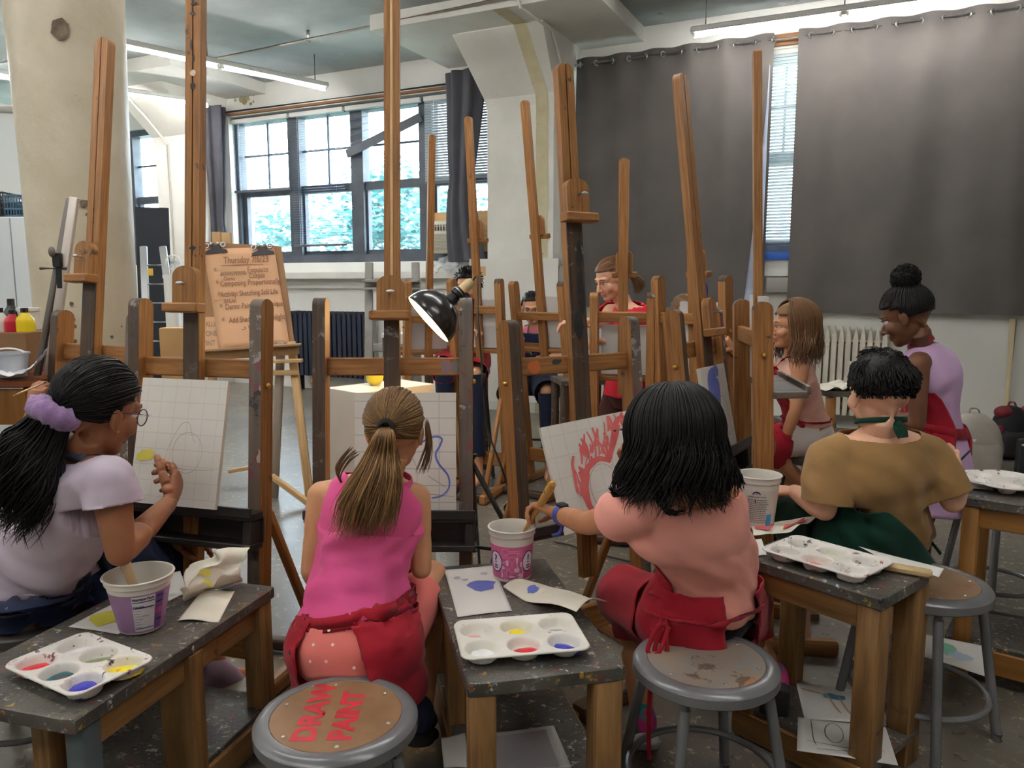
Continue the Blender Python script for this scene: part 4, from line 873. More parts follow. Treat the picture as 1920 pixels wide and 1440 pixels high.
def loft(mb, R, n=40, sub=5, e=2.0, cap=False, disp=None, arc=None, m=0):
    # a skin through elliptical sections (centre, right radius, front radius); arc(t) -> angles kept
    P = []
    for i in range(len(R)-1):
        a = R[max(i-1, 0)]; b = R[i]; c = R[i+1]; d = R[min(i+2, len(R)-1)]
        for j in range(sub):
            t = j/sub; P.append(tuple(.5*((2*b[q])+(c[q]-a[q])*t+(2*a[q]-5*b[q]+4*c[q]-d[q])*t*t+(3*b[q]-a[q]-3*c[q]+d[q])*t*t*t) for q in range(3)))
    P.append(R[-1]); N = len(P); vs = []; fs = []; uv = []; closed = arc is None; cols = n if closed else n+1
    for i, (c, a, b) in enumerate(P):
        t = i/(N-1); a0, a1 = (0, 2*math.pi) if closed else arc(t)
        for j in range(cols):
            th = a0+(a1-a0)*j/n; co, si = math.cos(th), math.sin(th)
            if e != 2: q = (abs(co)**e+abs(si)**e)**(-1/e); co, si = co*q, si*q
            p = c+a*co+b*si
            if disp: nn = (a*co/max(a.length, 1e-6)+b*si/max(b.length, 1e-6)).normalized(); p = p+nn*disp(p, th, t)
            vs.append(p)
    for i in range(N-1):
        for j in range(n):
            q = (j+1) % cols; fs.append((i*cols+j, i*cols+q, i*cols+cols+q, i*cols+cols+j)); uv.append([(j/n, i/(N-1)), ((j+1)/n, i/(N-1)), ((j+1)/n, (i+1)/(N-1)), (j/n, (i+1)/(N-1))])
    if cap and closed: fs += [tuple(range(cols-1, -1, -1)), tuple(range(N*cols-cols, N*cols))]; uv += [[(0, 0)]*cols]*2
    return mb.add(vs, fs, m, uv)
def folds(d, amp, fr=26, al=4, seed=0, base=0.0):               # cloth folds running along d
    d = nrm(d); a, b = perp(d)
    def g(p, th, t):
        q = V((p.dot(d)*al, p.dot(a)*fr, p.dot(b)*fr)); v = noise.noise(q+V((seed, seed*2, 0))); w = 1-2.2*abs(noise.noise(q*.5+V((seed+5, 0, 0))))
        return base+amp*1.4*(v*.6+w*.75-.2)
    return g
def sleeve(mb, sh, el, t1, r0, r1, disp=None, t0=-.12, sub=6): 
    d = (el-sh).normalized(); a, b = perp(d); L = []
    for i in range(4): t = t0+(t1-t0)*i/3; r = r0+(r1-r0)*i/3; L.append((lerp(sh, el, t), a*r, -b*r))
    return loft(mb, L, 28, sub, disp=disp)
def trouser(mb, hp, kn, t1, r0, r1, disp=None, t0=0.0):
    return sleeve(mb, hp, kn, t1, r0, r1, disp, t0)
def strap(mb, pts, w, th=.003, up=Z):                           # a flat band along pts
    k = len(pts)
    for s_ in (1,):
        vs = []
        for i, p in enumerate(pts):
            d = (V(pts[min(i+1, k-1)])-V(pts[max(i-1, 0)])).normalized(); a = (V(up)-d*d.dot(V(up))); a = a.normalized() if a.length > 1e-4 else perp(d)[0]; b = d.cross(a)
            vs += [V(p)+a*w/2-b*th/2, V(p)+a*w/2+b*th/2, V(p)-a*w/2+b*th/2, V(p)-a*w/2-b*th/2]
        mb.add(vs, [(4*i+j, 4*i+(j+1) % 4, 4*i+4+(j+1) % 4, 4*i+4+j) for i in range(k-1) for j in range(4)]+[(3, 2, 1, 0), (4*k-4, 4*k-3, 4*k-2, 4*k-1)])
    return mb
# ---------------------------------------------------------------- hair
SKC, SKR = V((0, -.012, .025)), V((.072, .088, .082))
def hpt(P, q, inf=.006):
    return P.H(SKC.x+q.x*(SKR.x+inf), SKC.y+q.y*(SKR.y+inf), SKC.z+q.z*(SKR.z+inf))
def scalp(q, low=-.50, front=.42, fz=.40):                      # True where hair grows (q: direction from the skull's middle)
    if q.z < low: return False
    if q.y > front and q.z < fz+ (q.y-front)*.2: return False
    if q.y > .12 and q.z < .05: return False
    return True
def cap(P, mat, inf=.005, low=-.5, front=.42, fz=.40, name='hair', nz=0.0, parent=None):
    mb = MB(); n, k = 56, 36; q = lambda i, j: V((math.cos(math.pi*(i/k-.5))*math.cos(2*math.pi*j/n), math.cos(math.pi*(i/k-.5))*math.sin(2*math.pi*j/n), math.sin(math.pi*(i/k-.5))))
    vs = [hpt(P, q(i, j), inf+nz*noise.noise(q(i, j)*9)) for i in range(k+1) for j in range(n)]; fs = []
    for i in range(k):
        for j in range(n):
            if scalp(q(i+.5, j+.5), low, front, fz): fs.append((i*n+j, i*n+(j+1) % n, i*n+n+(j+1) % n, i*n+n+j))
    mb.add(vs, fs); return P.part(mb, name, mat, parent, solid=.004)
def rdir(low=-.45, front=.42, fz=.40):
    while True:
        q = V((random.gauss(0, 1), random.gauss(0, 1), random.gauss(0, 1))).normalized()
        if scalp(q, low, front, fz): return q
def lock(mb, pts, r, n=5, m=0): k = len(pts); mb.tube(pts, [r*(.45+.55*min(1, i/2))*(1 if i < k*.6 else max(.12, 1-(i-k*.6)/(k*.42))) for i in range(k)], n, m, cap=False)
def pulled(P, mb, n, tie, inf=.007, r=.0022, low=-.45, front=.42, fz=.40, m=None):
    tie = nrm(tie)
    for i in range(n):
        q = rdir(low, front, fz); pts = []
        ax = q.cross(tie); an = q.angle(tie)
        if ax.length < 1e-4: continue
        st = 9
        for j in range(st+1):
            d = Matrix.Rotation(an*j/st*.97, 3, ax.normalized()) @ q; pts.append(hpt(P, d, inf+.003*noise.noise(d*6+V((i*.01, 0, 0)))+.002*(i % 3)*math.sin(math.pi*j/st)))
        lock(mb, pts, r*rnd(.6, 1.2), 4, 0 if m is None else random.choice(m))
def tail(mb, spine, n, w, r=.0026, wave=.006, m=None, flat=(X, Y), curl=0.0):
    S = curve_pts(spine, 6); N = len(S)
    for i in range(n):
        a = rnd(0, 6.283); rad = math.sqrt(random.random()); ph = rnd(0, 6.28); cut = rnd(.72, 1.0); pts = []; wv = rnd(.5, 1.3); fr = rnd(.8, 1.5)
        for j in range(N):
            t = j/(N-1)
            if t > cut: break
            ww = w(t); o = flat[0]*(math.cos(a)*rad*ww)+flat[1]*(math.sin(a)*rad*ww*.55)
            o = o+flat[0]*(wave*wv*math.sin(t*9*fr+ph)*t)+flat[1]*(wave*wv*math.cos(t*8*fr+ph)*t)
            pts.append(S[j]+o+flat[0]*(curl*math.sin(ph)*t*t))
        lock(mb, pts, r*rnd(.6, 1.25), 4, 0 if m is None else random.choice(m))
def falls(P, mb, n, L, inf=.012, az=(60, 300), r=.0028, wave=.008, flare=.25, m=None, flip=0.0, down=None, crown=V((0, -.1, 1)), per=9):
    # long loose hair in locks: down over the skull from a parting, then hanging; az in degrees from the face (0) around the head
    dn = down or -Z; top = nrm(crown)
    for c_ in range(n//per):
        ca = rnd(*az); cph = rnd(0, 6.28); cL = L*rnd(.84, 1.04); cfr = rnd(.75, 1.3); cl = rnd(0, .010); cout = rnd(-.10, .12); cf = rnd(.3, 1.5); mm = 0 if m is None else random.choice(m)
        for i in range(per):
            a = R_(ca+random.gauss(0, 4.5)); q0 = V((math.sin(a), math.cos(a), 0)); ph = cph+rnd(-.35, .35); cut = cL*rnd(.93, 1.03); lift = cl+rnd(0, .006); pts = []; l = 0; last = None; start = rnd(0, .25); jt = V((rnd(-.08, .08), rnd(-.08, .08), 0))
            for j in range(30):
                if last is None or ang < math.pi*.53:
                    ang = start+j*.16; d = (top*math.cos(ang)+q0*math.sin(ang)).normalized(); p = hpt(P, d, inf+lift+.014*math.sin(min(ang, 1.57))); out = (P.r*q0.x+P.f*q0.y); sd_ = (P.r*q0.y-P.f*q0.x); l0 = l
                else:
                    e_ = min(1, (l-l0)/max(cut-l0, .01)); g = dn+out*(flare*.25+cout*e_*2+flip*cf*max(0, e_-.62)*2.2)+jt; p = last+g.normalized()*.020+(sd_*math.sin(l*38*cfr+ph)+out*math.cos(l*38*cfr+ph))*(wave*.45*min(1, e_*2.5))
                if last is not None: l += (p-last).length
                pts.append(p); last = p
                if l > cut: break
            lock(mb, pts, r*rnd(.6, 1.2), 4, mm)
def shoe(P, sd, mat, sole, up=None, sub=None):
    hp, kn, an, toe = P.legs[sd]; d = (toe-an); d = (d-Z*0).normalized(); u = (V(up) if up else (Z-d*d.z)).normalized(); u = (u-d*u.dot(d)).normalized(); s_ = d.cross(u); k = P.k
    c = an-u*.02*k
    def rw(x, w, lo, hi): return (c+d*(x*k)+u*((lo+hi)/2*k), s_*(w*k), u*((hi-lo)/2*k))
    mb = MB(); loft(mb, [rw(-.062, .012, -.02, .03), rw(-.055, .027, -.032, .05), rw(-.02, .036, -.034, .068), rw(.03, .036, -.034, .05), rw(.08, .040, -.034, .026), rw(.125, .033, -.034, .01), rw(.145, .012, -.03, -.004)], 24, 4, cap=True); o = P.part(mb, 'shoe', mat)
    mb = MB(); loft(mb, [rw(-.072, .012, -.055, -.03), rw(-.062, .033, -.058, -.026), rw(-.02, .037, -.058, -.026), rw(.03, .036, -.058, -.026), rw(.08, .044, -.058, -.026), rw(.13, .036, -.054, -.022), rw(.155, .012, -.044, -.018)], 24, 4, e=3, cap=True); P.part(mb, 'sole', sole, o)
    return o
random.seed(21)
CORAL_TEE = cloth('coral_tee', (238, 158, 142), (242, 168, 154)); PINK_TOP = cloth('pink_top', (224, 84, 142), (232, 98, 154)); LAV_TEE = cloth('lavender_tee', (198, 182, 198), (208, 192, 206)); TAN_TEE = cloth('tan_tee', (142, 108, 66), (152, 118, 76)); LAV_TANK = cloth('lavender_tank', (206, 166, 208), (214, 178, 216)); RED_TEE = cloth('red_tee', (196, 26, 48), (208, 36, 58)); BLACK_CL = cloth('black_cloth', (22, 21, 24)); WHITE_CL = cloth('white_shorts', (220, 214, 206)); DOTS = cloth('coral_dot_shorts', (224, 116, 108), (230, 126, 116)); NAVY_CL = cloth('navy_cloth', (30, 36, 58)); PEACH = cloth('peach_tank', (224, 176, 158)); SHOE_L = M('lavender_shoe', (126, 108, 134), (150, 132, 156), s=8, r=.8); SOLEW = M('white_sole', (206, 202, 196), r=.7); SHOE_M = M('pink_teal_shoe', (190, 50, 120), (30, 140, 140), s=9, r=.7, lo=.48, hi=.52); SOLEB = M('dark_sole', (44, 42, 42), r=.7); NAVYSH = M('navy_shoe', (30, 40, 70), r=.7); DENIM = cloth('khaki_shorts', (150, 126, 90))
# ---------------------------------------------------------------- the girl in pink
P = Person('person in a pink sleeveless top with a dark blond ponytail, seen from behind, painting', A(662, 1214, 1.86), A(676, 1066, 1.97), A(694, 968, 2.0), A(722, 893, 2.03), A(741, 806, 2.07), (.10, .97, -.22), (.05, 1), (.12, 1), SK_C, 1.02, 1.0)
P.arm('L', A(604, 930, 2.04), A(584, 1072, 2.0), A(622, 1128, 2.17), dict(f=(.4, .8, 0), p=(0, 0, -1)))
P.arm('R', A(780, 934, 2.04), A(790, 1066, 2.02), A(768, 1010, 2.17), dict(f=(-.3, .6, .5), p=(-.7, .3, 0), curl=(.8, .9, 1, 1)))
xp = P.pel.x; P.leg('R', (xp+.16, 2.26, .46), (xp+.155, 1.99, .17), (xp+.15, 2.10, .115)); P.leg('L', (xp-.13, 2.27, .46), (xp-.13, 2.20, .12), (xp-.13, 2.33, .09))
P.head(brow=H_BROWN); P.finish()
fd = folds((.9, 0, .25), .016, 26, 2.4, 2); mb = MB(); up = (P.wai-P.pel).normalized()
mb = P.tee(.011, [(P.pel+up*.052, P.lp*.132, P.fp*.110)], 0, 0, 0, lambda p, th, t: fd(p, th, t)*(.25+1.1*max(0, 1-t*1.5)), tank=True, neck=.074); P.part(mb, 'tank_top', PINK_TOP, solid=.003)
mb = MB(); loft(mb, [(c, a, b) for c, a, b in P.rows(('seat', 'hip', 'top'), .010)]+[(P.pel+up*.085, P.lp*.122, P.fp*.098)], 48, 6, e=2.3, cap=True)
for sd in 'LR': hp, kn = P.legs[sd][:2]; trouser(mb, hp, kn, .7, .088, .075)
so = P.part(mb, 'shorts', DOTS); bv = BVHTree.FromPolygons([tuple(v) for v in mb.v], mb.f); dm = MB()
for x, y in ((617, 1182), (706, 1181), (588, 1209), (624, 1209), (678, 1208), (700, 1232), (612, 1240), (664, 1252), (721, 1250), (582, 1240), (650, 1180), (736, 1215)):
    d = ray(x, y).normalized(); q, n_, _, _ = bv.ray_cast(V((0, 0, EYE)), d)
    if q is not None: a_, b_ = perp(n_); dm.add([q+n_*.0012+a_*(.0042*math.cos(k*.7854))+b_*(.0042*math.sin(k*.7854)) for k in range(8)], [tuple(range(8))])
dm.build('printed_dots', M('dot_white', (244, 216, 206), r=.8), so, smooth=False)
# hair tie and ponytail
mb = MB(); tie = V((.04, -.97, -.22)); pulled(P, mb, 900, tie, .008, .0017, low=-.55, m=[0, 0, 1]); 
P.part(mb, 'hair', [H_BROWN, H_BLOND]); cap(P, H_BROWN, .005, -.55)
tb = hpt(P, nrm(tie), .012); mb = MB(); mb.torus(tb+V((0, -.006, 0)), .019, .005, P.f, 20, 8); mb.torus(tb+V((0, -.012, -.003)), .018, .004, P.f, 20, 8); P.part(mb, 'hair_tie', M('black_elastic', (18, 18, 20), r=.8))
sp = [tb, tb+V((0, -.035, -.015)), A(714, 850, 1.935), A(706, 890, 1.90), A(692, 940, 1.885), A(680, 985, 1.88), A(672, 1012, 1.885)]
mb = MB(); tail(mb, sp, 620, lambda t: .013+.062*min(1, t*1.5)**1.1*(1-.25*max(0, t-.7)), .0017, .008, [0, 0, 1, 1, 2], (X, Y), .03); P.part(mb, 'ponytail', [H_BROWN, H_BLOND, H_BLONDT])
mb = MB(); S_ = [(800, 790), (805, 830), (800, 860), (792, 885)]
for i in range(30): o = rnd(-14, 10); lock(mb, curve_pts([A(x+o*(.3+.25*j), y+rnd(-5, 5), 2.05+rnd(-.02, .02)) for j, (x, y) in enumerate(S_)], 4), .0010, 4)
P.part(mb, 'loose_hair', H_BROWN); mb = MB(); S_ = [(668, 845), (650, 862), (636, 885), (640, 905), (650, 912)]
for i in range(26): o = rnd(-12, 8); lock(mb, curve_pts([A(x+o*(1-.2*j), y+o*.6+rnd(-3, 3), 1.95+.01*j) for j, (x, y) in enumerate(S_)], 4), .0010, 4)
P.part(mb, 'loose_hair', H_BROWN)
# red apron: open at the back, ties crossing
Rb = [(c, a, b) for c, a, b in P.rows(('hip', 'top'), .026)]; up_ = P.pel+up*.10; bot = P.pel-Z*.085
mb = MB(); fa = folds(Z, .012, 22, 3, 9)
loft(mb, [(bot+V((.010, .03, -.05)), P.lp*.166, P.fp*.18), (bot+V((.010, .02, 0)), P.lp*.164, P.fp*.165), (P.pel-Z*.01, P.lp*.156, P.fp*.136), (P.pel+up*.05, P.lp*.148, P.fp*.12), (up_, P.lp*.130, P.fp*.108)], 56, 7, disp=fa, arc=lambda t: (R_(-50-34*t**1.2), R_(212+22*t**1.2)))
ap = P.part(mb, 'apron', RED_AP, solid=.003)
wc = P.pel+up*.105
mb = MB()
for dz, w in ((0, .030), (-.016, .016)):
    pts = []
    for i in range(41):
        th = 2*math.pi*i/40; tl = math.cos(th); pts.append(wc+up*(dz+.030*tl)+P.lp*(math.cos(th)*.133)+P.fp*(math.sin(th)*.108))
    strap(mb, pts, w, .006, up)
P.part(mb, 'apron_tie', RED_AP, ap)
shoe(P, 'R', NAVYSH, SOLEB); shoe(P, 'L', NAVYSH, SOLEB)
# ---------------------------------------------------------------- the girl in lavender
P = Person('person in a lavender tee and navy apron with a purple scrunchie, painting at the left', (-1.38, 2.12, .53), A(52, 1085, 2.08), A(104, 960, 2.03), A(158, 864, 1.98), A(186, 766, 1.98), (.42, .87, -.28), (.50, .86), (.60, .80), SK_A, 1.22, 1.13, roll=.10, lips=LIPD)
P.arm('R', A(206, 898, 1.86), A(226, 1036, 1.84), A(316, 944, 2.18), dict(f=A(340, 886, 2.30)-A(316, 944, 2.18), p=(-.80, .40, .3), curl=(.75, .85, .95, 1.05), thumb=(.9, .5), tcurl=.5, k=1.45)); tipR = P.tips[:]
P.arm('L', A(70, 898, 2.22), A(190, 1030, 2.28), A(315, 1004, 2.42), dict(f=(.72, .1, -.10), p=(.1, .1, -1), curl=(.35, .5, .6, .65), thumb=(.8, .3), k=1.3))
P.leg('R', A(250, 1058, 2.36), A(294, 1255, 2.32), A(306, 1285, 2.42)); P.leg('L', A(322, 1050, 2.48), A(410, 1262, 2.46), A(458, 1266, 2.54))
P.head(); P.finish()
fd = folds((.75, 0, -.5), .016, 22, 2.6, 4); up = (P.wai-P.pel).normalized()
mb = P.tee(.014, [(P.pel+up*.03, P.lp*.168, P.fp*.142)], .34, .066, .064, lambda p, th, t: fd(p, th, t)*(.45+.9*max(0, 1-t*1.3)))
P.part(mb, 'tee_shirt', LAV_TEE, solid=.003)
mb = MB(); loft(mb, P.rows(('seat', 'hip', 'top'), .018), 48, 5, cap=True)
for sd in 'LR': hp, kn, an, to = P.legs[sd]; trouser(mb, hp, kn, 1.05, .092, .070, folds((1, 0, 0), .008, 18, 6, 2)); trouser(mb, kn, an, .5, .066, .058)
P.part(mb, 'trousers', NAVY_CL)
mb = MB(); fa = folds((.5, .6, -.5), .014, 18, 4, 7)
loft(mb, [(P.pel-Z*.10+P.fp*.05, P.lp*.205, P.fp*.24), (P.pel-Z*.03+P.fp*.03, P.lp*.188, P.fp*.19), (P.pel+up*.05, P.lp*.172, P.fp*.148), (P.pel+up*.10, P.lp*.160, P.fp*.138)], 56, 7, disp=fa, arc=lambda t: (R_(-72-10*t), R_(236)))
for sd in 'LR': hp, kn = P.legs[sd][:2]; d = kn-hp; trouser(mb, hp, kn, 1.14, .130, .112, folds(d.cross(Z), .012, 20, 5, 5), .25)
ap = P.part(mb, 'apron', NAVY_AP, solid=.003)
mb = MB(); wc = P.pel+up*.078; strap(mb, [wc+P.lp*(math.cos(t)*.178)+P.fp*(math.sin(t)*.152)+up*(.02*math.cos(t)) for t in [2*math.pi*i/40 for i in range(41)]], .018, .004, up); P.part(mb, 'apron_tie', NAVY_CL, ap)
mb = MB(); nc = lerp(P.nek, P.H(0, -.02, -.09), .30); uu = nrm(P.hed-P.nek); strap(mb, [nc+P.lc*(math.cos(t)*.054)+P.fc*(math.sin(t)*.056)-uu*(.02*math.sin(t)) for t in [2*math.pi*i/30 for i in range(31)]], .030, .004, uu); P.part(mb, 'neck_strap', M('slate_strap', (64, 70, 84), r=.8), ap)
tie = nrm((.05, -.90, -.42)); mb = MB(); pulled(P, mb, 900, tie, .010, .0020, low=-.5, front=.46, fz=.3); P.part(mb, 'hair', H_BLACK); cap(P, H_BLACK, .007, -.52, .46, .3)
tb = hpt(P, tie, .010); dr = nrm(A(70, 830, 1.86)-tb); mb = MB(); mb.torus(tb+dr*.010, .036, .027, dr, 40, 14, fn=lambda t, u: 1+.30*noise.noise(V((math.cos(t)*5, math.sin(t)*5, u*1.6)))+.14*math.sin(t*13)); P.part(mb, 'scrunchie', M('purple_plush', (150, 116, 168), (178, 142, 192), s=40, r=.95, bump=.6, bs=180, sheen=.4), ang=180)
sp = [tb, A(84, 812, 1.88), A(62, 846, 1.85), A(42, 890, 1.83), A(14, 945, 1.83), A(-8, 992, 1.84)]
mb = MB(); tail(mb, sp, 900, lambda t: .026+.058*math.sin(min(t*2.1+.2, 1.57)), .0026, .018, None, (nrm((.75, 0, -.62)), Y), .03); P.part(mb, 'ponytail', H_BLACK)
FR = M('plum_spectacle_frame', (96, 54, 84), r=.3, trans=.15); mb = MB()
for q in (-1, 1):
    mb.torus(P.H(q*.031, .094, -.004), .0225, .0016, P.f+P.r*q*.15, 24, 6); mb.tube([P.H(q*.053, .092, .004), P.H(q*.074, .05, .006), P.H(q*.077, -.005, .002), P.H(q*.077, -.02, -.012)], .0016, 6)
mb.tube([P.H(-.009, .097, 0), P.H(0, .099, .003), P.H(.009, .097, 0)], .0016, 6); g = P.part(mb, 'glasses', FR)
mb = MB()
for q in (-1, 1): mb.ell(P.H(q*.031, .094, -.004), (.022, .001, .022), (P.r, P.f, P.u), 24, 12)
P.part(mb, 'lenses', GLASS, g)
mb = MB(); mb.ell(P.H(.080, .0, -.040), .0036); P.part(mb, 'earring', BRASS)
shoe(P, 'R', SHOE_L, SOLEW); shoe(P, 'L', SHOE_L, SOLEW); LAVP = P
# ---------------------------------------------------------------- the black haired girl
P = Person('person in a coral tee and red apron reaching left with a blue watch', A(1310, 1142, 2.0), A(1332, 1062, 1.97), A(1302, 985, 1.90), A(1280, 922, 1.87), A(1262, 828, 1.88), (-.12, .95, -.28), (-.45, .9), (-.38, .92), SK_F, 1.10, 1.06)
P.arm('L', A(1196, 955, 1.82), A(1102, 982, 2.0), A(1044, 962, 2.17), dict(f=(-.70, .55, .1), p=(-.1, -.35, -.9), curl=(.9, .95, 1.0, 1.0), thumb=(.8, .5), tcurl=.6)); palmL = P.palm.copy()
P.arm('R', A(1362, 945, 1.96), A(1345, 975, 2.14), A(1225, 850, 2.26), dict(f=(-.75, .4, .3), p=(-.3, .6, -.5), curl=(.8, .9, .95, 1.0), tcurl=.6)); tip3 = P.tips[:]
P.leg('L', A(1186, 1120, 2.26), A(1205, 1352, 2.16), A(1196, 1378, 2.27)); P.leg('R', A(1382, 1150, 2.24), A(1452, 1280, 2.15), A(1452, 1280, 2.15)+V((.012, .06, -.125)))
P.head(); P.finish()
fd = folds((.75, .2, -.6), .008, 30, 2.6, 8); up = (P.wai-P.pel).normalized(); mb = P.tee(.012, [(P.pel+up*.02, P.lp*.150, P.fp*.126)], .42, .062, .062, lambda p, th, t: fd(p, th, t)*(.5+.7*max(0, 1-t*1.3)))
P.part(mb, 'tee_shirt', CORAL_TEE, solid=.003)
mb = MB(); loft(mb, P.rows(('seat', 'hip', 'top'), .010), 48, 5, cap=True)
for sd in 'LR': hp, kn = P.legs[sd][:2]; trouser(mb, hp, kn, .6, .088, .075)
P.part(mb, 'shorts', BLACK_CL)
mb = MB(); fa = folds((.7, .2, -.5), .014, 20, 4, 12)
loft(mb, [(P.pel-Z*.088, P.lp*.150, P.fp*.15), (P.pel-Z*.03, P.lp*.160, P.fp*.142), (P.pel+up*.05, P.lp*.146, P.fp*.122), (P.pel+up*.098, P.lp*.132, P.fp*.108)], 60, 7, disp=fa, arc=lambda t: (R_(-42-26*t), R_(262-10*t)))
for sd in 'LR': hp, kn = P.legs[sd][:2]; d = kn-hp; trouser(mb, hp, kn, 1.12, .112, .098, folds(d, .016, 16, 5, 5), .1)
loft(mb, [(lerp(P.wai, P.che, .9), P.lc*.128, P.fc*.112), (P.wai, P.lc*.124, P.fc*.104), (P.pel+up*.06, P.lp*.140, P.fp*.118)], 30, 6, arc=lambda t: (R_(20), R_(175+25*t)))
ap = P.part(mb, 'apron', RED_AP, solid=.003)
mb = MB(); wc = P.pel+up*.03; strap(mb, [wc+P.lp*(math.cos(t)*.158)+P.fp*(math.sin(t)*.136)+up*(.012*math.cos(t+.6)) for t in [2*math.pi*i/40 for i in range(41)]], .010, .004, up)
b0 = wc-P.lp*.150-P.fp*.05
for pts in ([b0, b0+V((-.035, -.03, -.015)), b0+V((-.06, -.05, -.065)), b0+V((-.035, -.055, -.07)), b0+V((-.004, -.03, -.01))], [b0, b0+V((-.01, -.035, -.04)), b0+V((-.005, -.05, -.11)), b0+V((.003, -.05, -.125))], [b0, b0+V((-.04, -.04, -.06)), b0+V((-.055, -.06, -.2)), b0+V((-.05, -.05, -.36))]): strap(mb, curve_pts(pts, 7), .011, .003, X)
P.part(mb, 'apron_tie', RED_AP, ap)
mb = MB(); c = P.pel+up*.045-P.fp*.125+P.lp*.0
cap(P, H_BLACK, .010, -.6, .5, .35); mb = MB(); falls(P, mb, 1250, .37, .016, (48, 312), .0027, .024, .20, None, .55); P.part(mb, 'hair', H_BLACK)
for (S_, n_) in (([(1358, 850), (1372, 875), (1384, 895), (1388, 912)], 60), ([(1190, 905), (1172, 920), (1158, 925), (1148, 915)], 40), ([(1235, 930), (1245, 950), (1262, 962), (1285, 958)], 50)):
    mb = MB()
    for i in range(n_): o = rnd(-12, 12); lock(mb, curve_pts([A(x+o*(1-.5*j/3)+rnd(-3, 3), y+rnd(-7, 7), 1.80+rnd(-.02, .03)) for j, (x, y) in enumerate(S_)], 4), .002, 4)
    P.part(mb, 'loose_hair', H_BLACK)
sh, el, wr = P.arms['L']; d = (wr-el).normalized(); wp = lerp(el, wr, .80); WB = M('blue_watch_band', (70, 84, 170), r=.5); mb = MB(); mb.torus(wp, .0265, .005, d, 30, 8, e=2.4); w_ = P.part(mb, 'watch', WB)
mb = MB(); mb.box(wp+nrm(Z-d*d.z)*.029, (.034, .030, .010), (d, d.cross(Z), Z), .2); P.part(mb, 'watch_face', BLACK, w_)
mb = MB(); strap(mb, curve_pts([wp-Z*.026, wp+V((-.004, -.01, -.04)), wp+V((-.012, -.012, -.052)), wp+V((-.03, -.01, -.058))], 5), .011, .003, X); P.part(mb, 'strap_end', WB, w_)
shoe(P, 'L', SHOE_M, SOLEW); shoe(P, 'R', SHOE_M, SOLEB, up=(.25, 1, .6)); COR = P
# ---------------------------------------------------------------- the boy
P = Person('person in a tan tee and green apron with short black hair, seen from behind', A(1640, 1000, 2.45), A(1652, 948, 2.42), A(1648, 872, 2.38), A(1650, 806, 2.36), A(1648, 736, 2.36), (-.10, .98, -.10), (-.32, .95), (-.12, 1), SK_B, 1.28, 1.13)
P.arm('L', A(1556, 856, 2.36), A(1546, 955, 2.34), A(1490, 922, 2.54), dict(f=(-.7, .4, -.05), p=(0, .1, -1), curl=(.4, .5, .5, .55)))
P.arm('R', A(1742, 852, 2.38), A(1786, 940, 2.34), A(1795, 898, 2.50), dict(f=(.05, .4, .75), p=(-.8, .3, .2), curl=(1.0, 1.05, 1.1, 1.15), tcurl=.8)); palm4 = P.palm.copy()
P.leg('L', A(1478, 974, 2.78), A(1500, 1230, 2.72), A(1480, 1262, 2.84)); P.leg('R', A(1660, 990, 2.84), A(1680, 1200, 2.86), A(1670, 1235, 2.98))
P.head(brow=H_BLACK); P.finish()
fd = folds((.7, 0, -.6), .017, 20, 2.4, 15); up = (P.wai-P.pel).normalized(); mb = P.tee(.020, [(P.pel-up*.03, P.lp*.170, P.fp*.142), (P.pel+up*.05, P.lp*.174, P.fp*.140)], .86, .074, .076, lambda p, th, t: fd(p, th, t)*(.4+.9*max(0, 1-t*1.1)), neck=.080)
P.part(mb, 'tee_shirt', TAN_TEE, solid=.003)
mb = MB(); loft(mb, P.rows(('seat', 'hip', 'top'), .010), 48, 5, cap=True)
for sd in 'LR': hp, kn = P.legs[sd][:2]; trouser(mb, hp, kn, .95, .095, .078)
P.part(mb, 'shorts', DENIM)
mb = MB(); fa = folds((.7, 0, -.6), .014, 18, 4, 31)
loft(mb, [(P.pel-Z*.10, P.lp*.198, P.fp*.19), (P.pel-Z*.03, P.lp*.196, P.fp*.172), (P.pel+up*.07, P.lp*.188, P.fp*.156), (P.pel+up*.14, P.lp*.168, P.fp*.14)], 56, 7, disp=fa, arc=lambda t: (R_(20), R_(318-86*t**1.0)))
hp, kn = P.legs['L'][:2]; trouser(mb, hp, kn, 1.1, .135, .115, folds((1, 0, .2), .014, 16, 5, 5), .1); hp, kn = P.legs['R'][:2]; trouser(mb, hp, kn, 1.1, .105, .095, folds((1, 0, .2), .014, 16, 5, 5), .2)
ap = P.part(mb, 'apron', GREEN_AP, solid=.003)
mb = MB(); nc = P.nek+Z*.030; pts = [nc+P.lc*(math.cos(t)*.074)+P.fc*(math.sin(t)*.070)-Z*(.016*math.sin(t)) for t in [2*math.pi*i/30 for i in range(31)]]; strap(mb, pts, .016, .005, Z)
kn = nc-P.fc*.074+P.lc*.008; mb.ell(kn, (.016, .012, .015)); strap(mb, curve_pts([kn, kn+V((.012, -.012, -.012)), kn+V((.016, -.016, -.036))], 5), .020, .005, X); strap(mb, curve_pts([kn, kn+V((-.01, -.012, -.010)), kn+V((.004, -.016, -.036))], 5), .016, .005, X); P.part(mb, 'neck_tie', GREEN_AP, ap)
mb = MB(); wc = P.pel+up*.0; strap(mb, curve_pts([wc+P.lp*.175+P.fp*.11, wc+P.lp*.190+P.fp*.0-up*.01, wc+P.lp*.155-P.fp*.13-up*.05], 8), .012, .003, up); P.part(mb, 'side_tie', GREEN_AP, ap)
cap(P, H_BLACK, .006, -.36, .5, .40, nz=.003); mb = MB()
